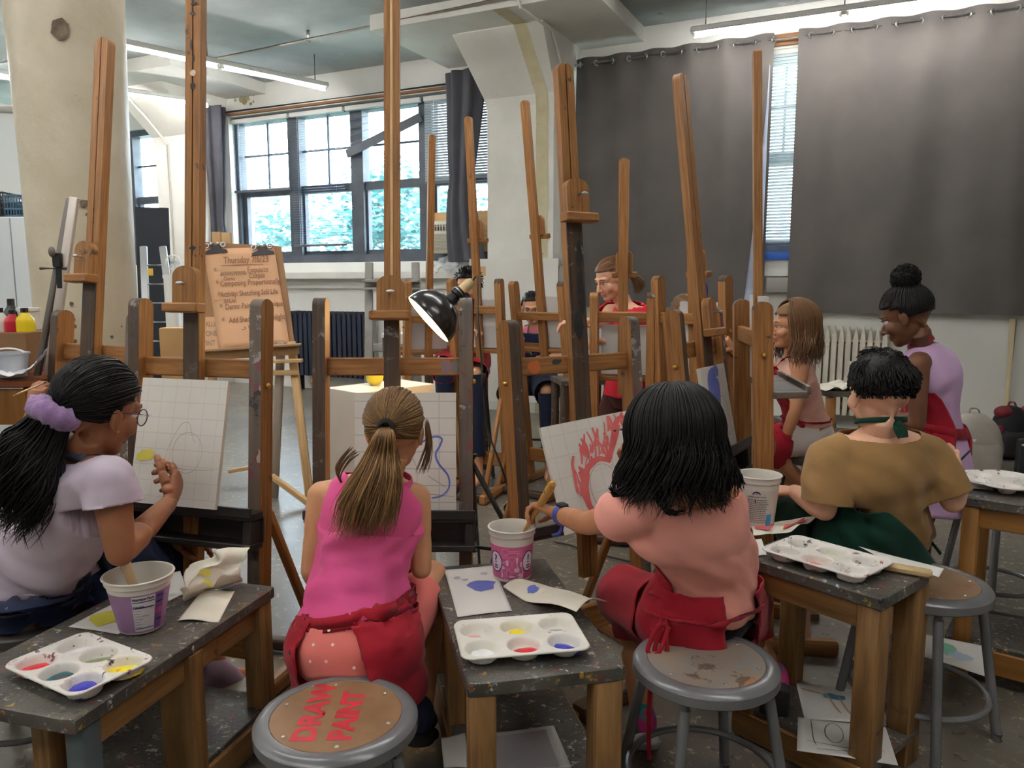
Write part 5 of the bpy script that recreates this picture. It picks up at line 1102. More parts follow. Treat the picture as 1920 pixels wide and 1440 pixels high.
for i in range(1500):                  # short hair, longer on top
    q = rdir(-.36, .5, .40); L = .008+.020*max(0, min(1, q.z*1.6+.35)); fl = nrm(V((.5*noise.noise(q*3), -.4+.6*q.z, -.9+.9*q.z))); b = hpt(P, q, .006); d = nrm(P.r*q.x+P.f*q.y+P.u*q.z); g = nrm(P.r*fl.x+P.f*fl.y+P.u*fl.z+V((rnd(-.3, .3), rnd(-.3, .3), rnd(-.2, .2))))
    lock(mb, [b, b+d*L*.28+g*L*.25, b+d*L*.42+g*L*.65, b+d*L*.36+g*L*1.1], .0022, 4)
P.part(mb, 'hair', H_BLACK); BOY = P
# ---------------------------------------------------------------- the girl with the hair bun
P = Person('person with a black hair bun, lavender tank top and red apron, standing by the radiator', A(1750, 828, 3.2), A(1749, 770, 3.2), A(1746, 708, 3.18), A(1727, 648, 3.15), A(1699, 592, 3.12), (-.72, .62, -.42), (-.84, .54), (-.84, .54), SK_D, 1.08, 1.06, lips=LIPD)
P.arm('L', A(1722, 682, 3.05), A(1720, 796, 3.02), A(1660, 775, 3.16), dict(f=(-.8, .4, .1), p=(0, 0, -1)))
P.arm('R', A(1764, 676, 3.31), A(1778, 738, 3.34), A(1700, 700, 3.46), dict(f=(-.8, .5, .2), p=(0, 0, -1)))
x_, y_ = P.pel.x, P.pel.y; P.leg('R', (x_+.04, y_+.12, .42), (x_+.04, y_+.10, .09), (x_-.02, y_+.2, .04)); P.leg('L', (x_-.07, y_-.02, .42), (x_-.07, y_-.02, .09), (x_-.14, y_+.07, .04))
P.head(); P.finish()
mb = MB(); fd = folds((.2, 0, -1), .008, 24, 4, 5); mb = P.tee(.008, [(P.pel-Z*.02, P.lp*.15, P.fp*.12), (P.pel+Z*.05, P.lp*.132, P.fp*.104)], 0, 0, 0, fd, tank=True, neck=.07); P.part(mb, 'tank_top', LAV_TANK, solid=.003)
mb = MB(); loft(mb, [(P.pel-Z*.28, P.lp*.19, P.fp*.17), (P.pel-Z*.12, P.lp*.170, P.fp*.15), (P.pel, P.lp*.150, P.fp*.122), (P.pel+Z*.06, P.lp*.132, P.fp*.105)], 48, 6, disp=folds(Z, .012, 20, 2, 3)); P.part(mb, 'skirt', LAV_TANK, solid=.003)
mb = MB(); loft(mb, [(P.pel-Z*.25, P.lp*.20, P.fp*.185), (P.pel, P.lp*.160, P.fp*.135), (P.wai, P.lp*.132, P.fp*.11), (P.che, P.lc*.13, P.fc*.104)], 40, 6, disp=folds(Z, .008, 20, 2, 6), arc=lambda t: (R_(10-25*math.sin(3.14*t)), R_(170+55*math.sin(3.14*t)))); ap = P.part(mb, 'apron', RED_AP, solid=.003)
mb = MB(); wc = lerp(P.pel, P.wai, .55); strap(mb, [wc+P.lp*(math.cos(t)*.136)+P.fp*(math.sin(t)*.112)+Z*(.025*math.sin(t)) for t in [2*math.pi*i/40 for i in range(41)]], .045, .005, Z); P.part(mb, 'apron_tie', RED_AP, ap); mb = MB(); strap(mb, curve_pts([wc-P.fp*.115, wc-P.fp*.135-Z*.05, wc-P.fp*.14-Z*.13], 5), .022, .004, X); P.part(mb, 'tie_end', RED_AP, ap); mb = MB()
nc = lerp(P.nek, P.H(0, -.02, -.09), .3); uu = nrm(P.hed-P.nek); strap(mb, [nc+P.lc*(math.cos(t)*.055)+P.fc*(math.sin(t)*.056)-uu*(.03*math.sin(t)) for t in [2*math.pi*i/30 for i in range(31)]], .018, .004, uu); P.part(mb, 'neck_strap', RED_AP, ap)
cap(P, H_BLACK, .007, -.42, .46, .25); mb = MB(); pulled(P, mb, 500, (0, -.35, .94), .009, .002, -.42, .46, .25); P.part(mb, 'hair', H_BLACK)
bc = P.H(0, -.048, .135); mb = MB(); mb.ell(bc, .050, (P.r, P.f, P.u), 28, 18, fn=lambda q: 1+.18*noise.noise(q*4)+.08*noise.noise(q*11))
for i in range(420):
    q = V((random.gauss(0, 1), random.gauss(0, 1), random.gauss(0, 1))).normalized(); t_ = nrm(q.cross(V((rnd(-1, 1), rnd(-1, 1), rnd(-1, 1))))); p = bc+q*.049; lock(mb, [p, p+q*.005+t_*.008, p+q*.007+t_*.016, p+q*.003+t_*.022], .0019, 4)
P.part(mb, 'hair_bun', H_BLACK); mb = MB(); mb.torus(P.H(0, -.038, .102), .032, .006, P.u-P.f*.35, 24, 8); P.part(mb, 'hair_tie', BLACK)
# ---------------------------------------------------------------- the girl in profile
P = Person('person in profile with brown hair, peach tank and white shorts under a red apron', A(1518, 815, 3.98), A(1507, 762, 3.95), A(1492, 712, 3.92), A(1486, 668, 3.90), A(1484, 611, 3.88), (-1, .06, -.03), (-.93, .3), (-.93, .3), SK_C, 1.06, 1.04)
P.arm('L', A(1500, 692, 3.79), A(1492, 768, 3.76), A(1470, 828, 3.82), dict(f=(-.35, .1, -.75), p=(.3, .9, 0), curl=(.2, .3, .3, .35)))
P.arm('R', A(1476, 692, 4.02), A(1416, 694, 3.90), A(1374, 655, 3.74), dict(f=(-.5, -.25, .75), p=(-.8, .3, -.2), curl=(.7, .8, .9, 1.0), tcurl=.6)); tip6 = P.tips[:]
P.leg('L', A(1432, 832, 3.84), A(1505, 905, 3.92), A(1492, 925, 3.90)); P.leg('R', A(1430, 828, 4.1), A(1480, 905, 4.1), A(1462, 925, 4.1))
P.head(brow=H_BROWN); P.finish()
mb = MB(); mb = P.tee(.007, [(P.pel+Z*.06, P.lp*.125, P.fp*.102)], 0, 0, 0, folds((.8, 0, .3), .008, 28, 3, 3), n=44, tank=True); P.part(mb, 'tank_top', PEACH, solid=.003)
mb = MB(); loft(mb, P.rows(('seat', 'hip', 'top'), .016), 44, 5, e=2.2, cap=True)
for sd in 'LR': hp, kn = P.legs[sd][:2]; trouser(mb, hp, kn, .62, .094, .082)
P.part(mb, 'shorts', WHITE_CL)
mb = MB(); loft(mb, [(P.pel-Z*.07+P.fp*.05, P.lp*.17, P.fp*.17), (P.pel+Z*.02, P.lp*.15, P.fp*.14), (P.wai, P.lp*.122, P.fp*.104), (P.che, P.lc*.125, P.fc*.108), (lerp(P.che, P.nek, .5), P.lc*.085, P.fc*.09)], 40, 6, disp=folds(Z, .007, 22, 3, 4), arc=lambda t: (R_(14+55*max(0, t-.35)), R_(166-55*max(0, t-.35))))
for sd in 'LR': hp, kn = P.legs[sd][:2]; trouser(mb, hp, kn, .95, .094, .084, folds(Z, .01, 20, 5, 5), .66)
ap = P.part(mb, 'apron', RED_AP, solid=.003)
mb = MB(); wc = lerp(P.pel, P.wai, .6); strap(mb, [wc+P.lp*(math.cos(t)*.126)+P.fp*(math.sin(t)*.106)+Z*(.01*math.sin(t)) for t in [2*math.pi*i/40 for i in range(41)]], .012, .004, Z); strap(mb, curve_pts([lerp(P.che, P.nek, .5)+P.fc*.09-P.lc*.05, P.nek-P.lc*.05+P.fc*.02, P.nek-P.fc*.05], 6), .014, .004, X); P.part(mb, 'apron_tie', RED_AP, ap)
cap(P, H_BROWN, .008, -.45, .45, .30); mb = MB(); falls(P, mb, 800, .39, .012, (68, 292), .0026, .016, .10, [0, 0, 0, 1], .1, crown=V((0, .15, 1))); P.part(mb, 'hair', [H_BROWN, H_AUB, H_BLOND])
sh, el, wr = P.arms['R']; mb = MB(); mb.torus(lerp(el, wr, .9), .026, .004, wr-el, 20, 6); P.part(mb, 'bracelet', BLACK)
PROF = P
# ---------------------------------------------------------------- the girl in the red shirt
P = Person('person in a red tee shirt with hair tied back, standing behind the far easels', A(1182, 735, 4.42), A(1184, 676, 4.42), A(1182, 618, 4.42), A(1170, 570, 4.42), A(1146, 523, 4.40), (-.80, -.42, -.34), (-.7, -.5), (-.72, -.5), SK_B, 1.12, 1.06)
P.arm('R', A(1144, 584, 4.56), A(1128, 606, 4.42), A(1082, 604, 4.30), dict(f=(-.9, -.2, 0), p=(0, 0, -1)))
P.arm('L', A(1208, 590, 4.30), A(1200, 648, 4.24), A(1140, 640, 4.2), dict(f=(-.9, 0, .1), p=(0, 0, -1)))
x_, y_ = P.pel.x, P.pel.y; P.leg('R', (x_-.16, y_+.06, .42), (x_-.14, y_+.06, .09), (x_-.24, y_+.0, .04)); P.leg('L', (x_+.02, y_-.10, .42), (x_+.02, y_-.10, .09), (x_-.08, y_-.16, .04))
P.head(brow=H_BROWN); P.finish()
mb = MB(); fd = folds((.5, 0, -.8), .010, 22, 3, 9); mb = P.tee(.018, [(P.pel-Z*.02, P.lp*.165, P.fp*.13)], .58, .068, .064, fd, n=48)
P.part(mb, 'tee_shirt', RED_TEE, solid=.003)
mb = MB(); loft(mb, P.rows(('seat', 'hip', 'top'), .012), 40, 5, cap=True)
for sd in 'LR': hp, kn = P.legs[sd][:2]; trouser(mb, hp, kn, .6, .096, .085)
P.part(mb, 'shorts', cloth('maroon_shorts', (70, 36, 34)))
cap(P, H_AUB, .006, -.45, .42, .36); mb = MB(); pulled(P, mb, 420, (0, -.92, -.35), .008, .0019, -.5, .42, .36, [0, 1]); tb = hpt(P, nrm((0, -.92, -.35)), .012); tail(mb, [tb, tb+V((.05, .01, -.02)), tb+V((.075, .01, -.07)), tb+V((.06, 0, -.12))], 120, lambda t: .014+.02*math.sin(3.1*t), .0022, .006, [0, 1]); P.part(mb, 'hair', [H_AUB, H_BROWN])
# ---------------------------------------------------------------- the children facing the viewer
def sitter(label, pel, che, nek, hed, hf, fp, skn, hm, top, topname, apm, armL, armR, knL, knR, k=1.0, hk=1.0, trou=NAVY_CL, long=False, seat=None):
    P = Person(label, pel, lerp(pel, che, .5), che, nek, hed, hf, fp, fp, skn, k, hk)
    P.arm('L', *armL, dict(f=(armL[2]-armL[1]), p=(0, 0, -1), curl=(.6, .7, .8, .9))); P.arm('R', *armR, dict(f=(armR[2]-armR[1]), p=(0, 0, -1), curl=(.6, .7, .8, .9)))
    for sd, kn in (('L', knL), ('R', knR)): kn = V(kn); P.leg(sd, kn, V((kn.x+.02, kn.y+.02, .09)), V((kn.x, kn.y-.08, .05)))
    P.head(brow=hm); P.finish(.009)
    mb = MB(); mb = P.tee(.013, [(P.pel+Z*.03, P.lp*.14, P.fp*.12)], .5, .06, .058, folds((.5, 0, -.8), .008, 24, 3, 2), n=40)
    P.part(mb, topname, top, solid=.003)
    mb = MB(); loft(mb, P.rows(('seat', 'hip', 'top'), .012), 36, 5, cap=True)
    for sd in 'LR': hp, kn, an, to = P.legs[sd]; trouser(mb, hp, kn, 1.05, .09, .07); trouser(mb, kn, an, .8, .062, .052)
    P.part(mb, 'trousers', trou)
    mb = MB(); loft(mb, [(P.pel-Z*.03, P.lp*.17, P.fp*.17), (P.pel+Z*.06, P.lp*.145, P.fp*.13), (P.wai, P.lp*.13, P.fp*.11), (P.che, P.lc*.13, P.fc*.11), (lerp(P.che, P.nek, .5), P.lc*.09, P.fc*.095)], 36, 5, disp=folds(Z, .007, 22, 3, 4), arc=lambda t: (R_(-10+60*max(0, t-.4)), R_(190-60*max(0, t-.4))))
    for sd in 'LR': hp, kn = P.legs[sd][:2]; trouser(mb, hp, kn, 1.08, .105, .085, folds(Z, .01, 20, 5, 5), .3)
    ap = P.part(mb, 'apron', apm, solid=.003)
    mb = MB(); strap(mb, curve_pts([lerp(P.che, P.nek, .5)+P.fc*.095-P.lc*.06, P.nek-P.lc*.05, P.nek-P.fc*.05, P.nek+P.lc*.05, lerp(P.che, P.nek, .5)+P.fc*.095+P.lc*.06], 6), .016, .004, Z); P.part(mb, 'neck_strap', apm, ap)
    cap(P, hm, .007, -.45, .42, .40); mb = MB()
    if long: pulled(P, mb, 260, (0, -.95, -.3), .009, .0022, -.45, .42, .38)
    else:
        for i in range(420): q = rdir(-.35, .46, .36); b = hpt(P, q, .006); d = nrm(P.r*q.x+P.f*q.y+P.u*q.z); g = nrm(V((rnd(-.4, .4), rnd(-.4, .4), -.5+q.z))); lock(mb, [b, b+d*.008+g*.008, b+d*.010+g*.02], .0026, 4)
    P.part(mb, 'hair', hm); return P
sitter('person with black hair and a red apron, half hidden behind the black clamp lamp', A(874, 668, 5.3), A(882, 612, 5.3), A(886, 570, 5.28), A(878, 537, 5.22), (-.42, -.88, -.16), (-.35, -.93), SK_E, H_BLACK, M('blue_print_shirt', (60, 110, 150), (30, 36, 44), s=26, r=.85), 'shirt', RED_AP,
       (A(910, 590, 5.3), A(915, 650, 5.25), A(868, 640, 5.1)), (A(858, 590, 5.3), A(862, 636, 5.2), A(885, 622, 5.0)), A(890, 700, 4.95), A(832, 690, 4.95), 1.0, 1.0)
sitter('person with dark hair in a navy apron over a pink shirt, half behind a canvas', A(1000, 705, 5.5), A(1008, 642, 5.48), A(1006, 606, 5.46), A(998, 577, 5.40), (-.12, -.96, -.24), (-.1, -1), SK_E, H_BLACK, cloth('pink_shirt', (216, 130, 140)), 'shirt', NAVY_AP,
       (A(1036, 626, 5.48), A(1042, 672, 5.4), A(1020, 670, 5.2)), (A(982, 626, 5.48), A(966, 672, 5.4), A(976, 656, 5.15)), A(1026, 735, 5.10), A(958, 738, 5.10), 1.0, .98, long=True)
sitter('person hidden behind the double mast easel, only brown hair showing', A(1300, 730, 4.75), A(1296, 668, 4.75), A(1292, 622, 4.75), A(1284, 588, 4.72), (.2, -.9, -.3), (.1, -1), SK_B, H_BROWN, PEACH, 'shirt', RED_AP,
       (A(1334, 640, 4.75), A(1345, 700, 4.7), A(1320, 690, 4.5)), (A(1262, 640, 4.75), A(1255, 700, 4.7), A(1270, 690, 4.5)), A(1322, 750, 4.4), A(1262, 750, 4.4), 1.0, 1.0, long=True)
for lab, x, y, d, h in (('dark metal stool under the child behind the clamp lamp', 876, 690, 5.33, None), ('dark metal stool under the girl in the navy apron', 1001, 726, 5.52, None), ('dark metal stool under the child hidden behind the double mast easel', 1300, 750, 4.78, None)):
    q = A(x, y, d); stool(lab, q, q.z, .3, HB4, SDARK, R=.16)
q = A(-150, 905, 2.45)
PL = sitter('person mostly outside the left edge, raising a fist with a thin brush', V((q.x, 2.45, .56)), V((q.x+.02, 2.45, .80)), V((q.x+.03, 2.45, .93)), V((q.x+.05, 2.45, 1.06)), (.9, .3, -.2), (.9, .35), SK_A, H_BLACK, BLACK_CL, 'shirt', RED_AP,
       (V((q.x-.03, 2.58, .88)), V((q.x+.12, 2.66, .70)), V((q.x+.28, 2.62, .66))), (V((q.x+.08, 2.31, .88)), A(42, 870, 2.22), A(60, 775, 2.26)), (q.x+.33, 2.6, .52), (q.x+.33, 2.42, .52), 1.0, 1.0, long=True)
stool('dark metal stool at the left edge under the child outside the frame', V((q.x, 2.45, 0)), .47, .2, HB4, SDARK)
# ---------------------------------------------------------------- brushes held and lying
def brush(label, a, b, r, mat, tip=None, tipc=None):
    a, b = V(a), V(b); d = (b-a).normalized(); L = (b-a).length; t = thing('paintbrush', label, 'paintbrush', a, 'paintbrushes')
    mb = MB(); mb.tube([a, lerp(a, b, .15), lerp(a, b, .6), lerp(a, b, .78)], [r*.5, r, r*1.15, r*.8], 8); mb.build('handle', mat, t)
    mb = MB(); mb.tube([lerp(a, b, .77), lerp(a, b, .90)], [r*.9, r*.95], 8); mb.build('ferrule', STEEL, t)
    mb = MB(); mb.tube([lerp(a, b, .89), lerp(a, b, .95), b], [r*.95, r*1.1, r*.2], 8); mb.build('bristles', tipc or M('bristle', (96, 66, 46), r=.8), t); return t
ORB = M('orange_handle', (226, 110, 56), r=.4); q = lerp(tipR[0], tipR[4], .5)
brush('short orange paintbrush pinched by the girl in lavender', q+V((.045, -.02, -.012)), A(303, 857, 2.40), .0036, ORB)
brush('dark thin paintbrush touching the red painting on the landscape canvas', A(1215, 798, 2.40), A(1150, 808, 2.56), .0035, M('dark_handle', (52, 34, 30), r=.4))
brush('thin dark blue paintbrush sticking up from the boy\'s fist', A(1822, 842, 2.56), A(1792, 872, 2.52), .0035, M('blue_black_handle', (26, 30, 54), r=.4))
brush('thin pale brush held in the raised fist at the left edge', A(25, 742, 2.24), A(88, 716, 2.24), .003, WOODP)
# ================================================================ THINGS ON THE BENCHES
random.seed(5)
def patch(p00, p10, p11, p01, lift, n=14):
    return MB().sheet(lambda u, v: lerp(lerp(p00, p10, u), lerp(p01, p11, u), v)+Z*lift(u, v), n, n)
def paper(label, px, z, lift=None, mat=None, name='paper_sheet', cat='paper', group=None, n=14):
    c = [AZ(x, y, z) for x, y in px]; lift = lift or (lambda u, v: .0012+.0015*math.sin(u*3+v*2)**2)
    t = tag(patch(*c, lift, n).build(name, mat or PAPER, ang=180, solid=.0008), label, cat, group); f = lambda u, v, h=.0014: lerp(lerp(c[0], c[1], u), lerp(c[3], c[2], u), v)+Z*(lift(u, v)+h)
    return t, f
def blob_on(t, f, pts, mat, name='paint_patch', label=None, h=.0016):
    mb = MB(); mb.add([f(x, y, h) for x, y in pts]+[f(sum(p[0] for p in pts)/len(pts), sum(p[1] for p in pts)/len(pts), h+.0003)], [(i, (i+1) % len(pts), len(pts)) for i in range(len(pts))]); return mb.build(name, mat, t, label=label)
def bl(cx, cy, rx, ry, n=14, j=.25): return [(cx+rx*math.cos(2*math.pi*i/n)*rnd(1-j, 1+j), cy+ry*math.sin(2*math.pi*i/n)*rnd(1-j, 1+j)) for i in range(n)]
PALW = M('palette_plastic', (224, 220, 208), (236, 232, 222), s=9, r=.4, spl=[(224, 218, 206), (196, 150, 146), (150, 150, 150), (216, 208, 196), (120, 60, 70), (226, 222, 214)], sps=22, spa=-.1, spec=.5)
PALD = M('palette_plastic_messy', (226, 220, 212), (234, 228, 220), s=9, r=.4, spl=[(210, 196, 190), (130, 50, 64), (60, 52, 54), (228, 222, 214), (90, 70, 80), (222, 216, 208)], sps=26, spa=.5, spec=.5)
PC = {k: M('paint_'+k, c, tuple(min(255, int(v*1.12)+4) for v in c), s=30, r=.3, spec=.6) for k, c in dict(white=(238, 238, 234), yellow=(238, 208, 40), red=(204, 34, 44), blue=(44, 46, 158), teal=(24, 84, 90), green=(118, 128, 88), black=(40, 36, 40), pink=(220, 160, 156), grey=(176, 178, 172), palegreen=(196, 210, 170), orange=(214, 120, 90), maroon=(120, 60, 76)).items()}
def palette(label, c, lx, L, W, paints, mat, z, dep=.026, R=.0395):
    lx = V((lx.x, lx.y, 0)).normalized(); wy = V((-lx.y, lx.x, 0)); c = V((c.x, c.y, z)); t = thing('paint_palette', label, 'palette', c, 'six well paint palettes')
    wells = [((i-1)*L*.325, (j-.5)*W*.465) for j in (0, 1) for i in (0, 1, 2)]; rr = R
    def surf(x, y):
        h = dep
        for a, b in wells:
            d = math.hypot((x-a), (y-b)); 
            if d < rr*1.08: s = max(0, min(1, (rr*1.08-d)/(rr*.30))); h -= (dep-.002)*(s*s*(3-2*s))
        return h
    nu, nv = 110, 76; cr = .028
    def fn(u, v):
        x, y = (u-.5)*L, (v-.5)*W; ax, ay = abs(x), abs(y); ex, ey = L/2-cr, W/2-cr
        if ax > ex and ay > ey:
            m = max((ax-ex), (ay-ey)); d = math.hypot(ax-ex, ay-ey)
            if d > 1e-6: k = m/d; ax = ex+(ax-ex)*k; ay = ey+(ay-ey)*k; x = math.copysign(ax, x); y = math.copysign(ay, y)
        e = max(abs(u-.5), abs(v-.5)); h = surf(x, y)+(.004 if e > .485 else 0)-(.004 if e > .4999 else 0)
        return c+lx*x+wy*y+Z*h
    mb = MB(); mb.sheet(fn, nu, nv); mb.build('tray_body', mat, t, ang=180, solid=.0022)
    for (i, kind, size) in paints:
        a, b = wells[i]; p = MB(); off = V((rnd(-.15, .15), rnd(-.25, .0)))*rr
        q = c+lx*(a+off.x)+wy*(b+off.y)+Z*.0065; rot = rnd(0, 6); sh = rnd(.5, .9)
        p.ell(q, (rr*size*1.45, rr*size*sh*1.45, .006), (lx*math.cos(rot)+wy*math.sin(rot), wy*math.cos(rot)-lx*math.sin(rot), Z), 18, 8, fn=lambda d: 1+.18*noise.noise(d*2.5+V((i, 0, 0)))); p.build('paint', PC[kind], t, label=kind.replace('pale', 'pale ')+' paint')
    return t
def mid(*px): return V((sum(p[0] for p in px)/len(px), sum(p[1] for p in px)/len(px)))
# centre bench
zb = .476
m1 = AZ(975, 1196, zb+.02); palette('clean six well palette on the centre bench with yellow, red, white and blue paint', m1, V((1, .18, 0)), .305, .205, [(0, 'white', .62), (1, 'red', .55), (2, 'blue', .62), (2, 'blue', .3), (3, 'pink', .4), (4, 'yellow', .7), (5, 'grey', .4)], PALW, zb)
t, f = paper('white scrap paper with a blue oval on the centre bench', [(858, 1158), (960, 1146), (925, 1062), (833, 1070)], zb); blob_on(t, f, bl(.62, .55, .27, .11), BLUEP, label='blue paint oval'); 
for q in ((.2, .78), (.35, .72), (.75, .82)): blob_on(t, f, bl(*q, .07, .03), M('grey_smudge', (188, 186, 190), r=.8), 'smudge')
NAP = M('paper_towel', (232, 226, 208), (240, 234, 218), s=14, r=.9, bump=.15, bs=220)
t, f = paper('folded cream paper towel lying on the centre bench palette', [(1080, 1175), (1137, 1152), (1000, 1092), (943, 1106)], zb, lambda u, v: .006+.034*max(0, 1-v*1.5)+.014*math.sin(u*3.1)+.006*math.sin(v*7+u*4), NAP, 'paper_towel', 'paper towel', n=22); blob_on(t, f, bl(.35, .72, .14, .05), BLUEP, 'paint_smear', h=.003)
sz = .162
paper('white sheet on the lower shelf of the centre bench, at its left', [(832, 1440), (880, 1440), (872, 1376), (827, 1386)], sz, group='papers on the lower shelves')
t, f = paper('large white sheet on the lower shelf of the centre bench', [(918, 1446), (1072, 1440), (1038, 1362), (920, 1376)], sz, group='papers on the lower shelves')
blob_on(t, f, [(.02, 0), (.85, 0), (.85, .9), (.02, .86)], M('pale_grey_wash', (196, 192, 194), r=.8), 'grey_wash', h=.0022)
# left bench
zl = .476
A_, B_ = AZ(60, 1255, zl+.02), AZ(190, 1210, zl+.02); palette('messy six well palette on the left bench with yellow, blue, red and teal paint', AZ(150, 1247, zl+.02), AZ(293, 1238, zl)-AZ(165, 1190, zl), .275, .195, [(0, 'red', .6), (1, 'teal', .6), (1, 'maroon', .5), (2, 'blue', .7), (3, 'white', .7), (4, 'green', .7), (5, 'yellow', .72), (5, 'orange', .3)], PALD, zl)
t, f = paper('white paper with a broad yellow wash, left of the tub on the left bench', [(128, 1176), (222, 1190), (300, 1120), (216, 1132)], zl); blob_on(t, f, bl(.45, .42, .38, .30), YELP, label='yellow wash')
t, f = paper('white paper slipped behind the tub on the left bench', [(316, 1128), (352, 1112), (338, 1072), (300, 1080)], zl)
t, f = paper('flat white paper towel hanging off the front of the left bench', [(333, 1166), (410, 1166), (440, 1108), (376, 1112)], zl, lambda u, v: .003+.004*math.sin(u*5), NAP, 'paper_towel', 'paper towel')
b0, b1, t1_, t0_ = AZ(352, 1122, zl), AZ(455, 1092, zl), A(470, 1030, 2.13), A(356, 1064, 2.05); tt = A(448, 1008, 2.16)
def crump(u, v):
    p = lerp(lerp(b0, b1, u), lerp(t0_, lerp(t1_, tt, math.sin(u*3.1)*.8), u), v); q = V((u*4, v*4, 1)); return p+V((noise.noise(q), noise.noise(q+V((7, 0, 0))), .7*noise.noise(q+V((0, 9, 0)))))*.028+V((0, -.05*math.sin(v*3.1), .004))
mb = MB(); mb.sheet(crump, 26, 26); o = tag(mb.build('paper_towel', NAP, ang=50, solid=.001), 'crumpled paper towel with yellow stains standing on the left bench', 'paper towel')
mb = MB()
for (u, v, r) in ((.40, .42, .10), (.52, .55, .07), (.62, .66, .05), (.45, .60, .05), (.70, .58, .04)):
    pts = [crump(u+r*math.cos(a_)*rnd(.6, 1.2), v+r*.8*math.sin(a_)*rnd(.6, 1.2))+V((0, -.003, .001)) for a_ in [2*math.pi*i/12 for i in range(12)]]; mb.add(pts+[crump(u, v)+V((0, -.004, .001))], [(i, (i+1) % 12, 12) for i in range(12)])
mb.build('paint_stain', M('bright_yellow_stain', (232, 214, 60), (240, 228, 120), s=20, r=.6), o, label='yellow paint stain')
# right bench
zr_ = .561; e = BR.x; palette('used six well palette on the right bench with dark smears and red paint', AZ(1548, 1046, zr_+.02), -e, .30, .200, [(0, 'maroon', .4), (1, 'red', .5), (1, 'orange', .6), (2, 'grey', .6), (3, 'green', .5), (4, 'palegreen', .8), (4, 'black', .4), (5, 'grey', .6)], PALD, zr_)
t, f = paper('paper towel with red paint stains at the back of the right bench', [(1412, 1006), (1480, 1012), (1545, 980), (1408, 985)], zr_, lambda u, v: .004+.022*max(0, u-.55)*2+.01*math.sin(v*6+u*3)**2, NAP, 'paper_towel', 'paper towel', n=20); blob_on(t, f, bl(.22, .5, .16, .3), REDP, 'paint_smear', h=.004); blob_on(t, f, bl(.74, .55, .16, .28), REDP, 'paint_smear', h=.006)
paper('long white paper strip along the back edge of the right bench', [(1660, 1052), (1760, 1083), (1770, 1068), (1610, 1026)], zr_)
paper('small folded white paper under the palette at the left of the right bench', [(1416, 1044), (1438, 1042), (1428, 1012), (1412, 1012)], zr_)
t, f = paper('sketch sheet with a blue hat figure on the lower shelf of the right bench', [(1508, 1348), (1670, 1362), (1642, 1300), (1492, 1280)], .102, group='papers on the lower shelves'); drawing('pencil_drawing', t, lambda x, y, l: f(x, y, .002+l), [[(.35, .75), (.42, .35), (.46, .2)], [(.5, .7), (.55, .3), (.6, .15)], [(.05, .8), (.3, .72)]], M('tan_line', (190, 160, 120), r=.8), .03); blob_on(t, f, bl(.45, .68, .17, .09), M('teal_crayon', (90, 150, 170), r=.8), 'crayon_patch')
t, f = paper('pencil still life sketch on the lower shelf of the right bench', [(1494, 1408), (1684, 1436), (1660, 1364), (1496, 1346)], .101, group='papers on the lower shelves'); drawing('pencil_drawing', t, lambda x, y, l: f(x, y, .002+l), [ov(.40, .62, .10, .28), [(.15, .95), (.17, .4), (.2, .2)], [(.1, .3), (.5, .24), (.9, .3)], [(.2, .1), (.6, .16)]], PENCILD, .012)
# boy's bench
t, f = paper('plain white sheet under the palette on the taller right bench', [(1812, 916), (1862, 920), (1850, 898), (1808, 896)], .642)
c = AZ(1885, 905, .66); t = thing('paint_palette', 'flower shaped white palette with pink and ochre paint on the taller right bench', 'palette', c, 'six well paint palettes')
mb = MB(); N_ = 56
def fl_(u, v):
    a_ = 2*math.pi*u; sc_ = 1+.08*abs(math.cos(3*a_)); r_ = .135*v*sc_; d = 1e9
    for i in range(6): b_ = i*math.pi/3; d = min(d, math.hypot(r_*math.cos(a_)-.085*math.cos(b_), r_*math.sin(a_)-.085*math.sin(b_)))
    s = max(0, min(1, (.034-d)/.012)); return V((c.x+r_*math.cos(a_), c.y+r_*math.sin(a_), .668-.022*s*s*(3-2*s)+(.004 if v > .97 else 0)))
mb.sheet(fl_, 72, 30); mb.build('tray_body', PALD, t, ang=180, solid=.0022)
for b_, kind in ((4.19, 'pink'), (5.24, 'yellow'), (3.14, 'grey'), (0, 'palegreen')): p = MB(); p.ell(V((c.x+.085*math.cos(b_), c.y+.085*math.sin(b_), .652)), (.022, .018, .004)); p.build('paint', PC[kind], t)
t, f = paper('sheet with a green and blue sketch on the low shelf of the taller right bench', [(1690, 1218), (1856, 1272), (1862, 1216), (1694, 1182)], .142, group='papers on the lower shelves'); blob_on(t, f, bl(.5, .55, .12, .22), M('green_crayon', (130, 190, 160), r=.8), 'crayon_patch'); blob_on(t, f, bl(.66, .42, .14, .14), M('pale_blue_crayon', (180, 196, 210), r=.8), 'crayon_patch')
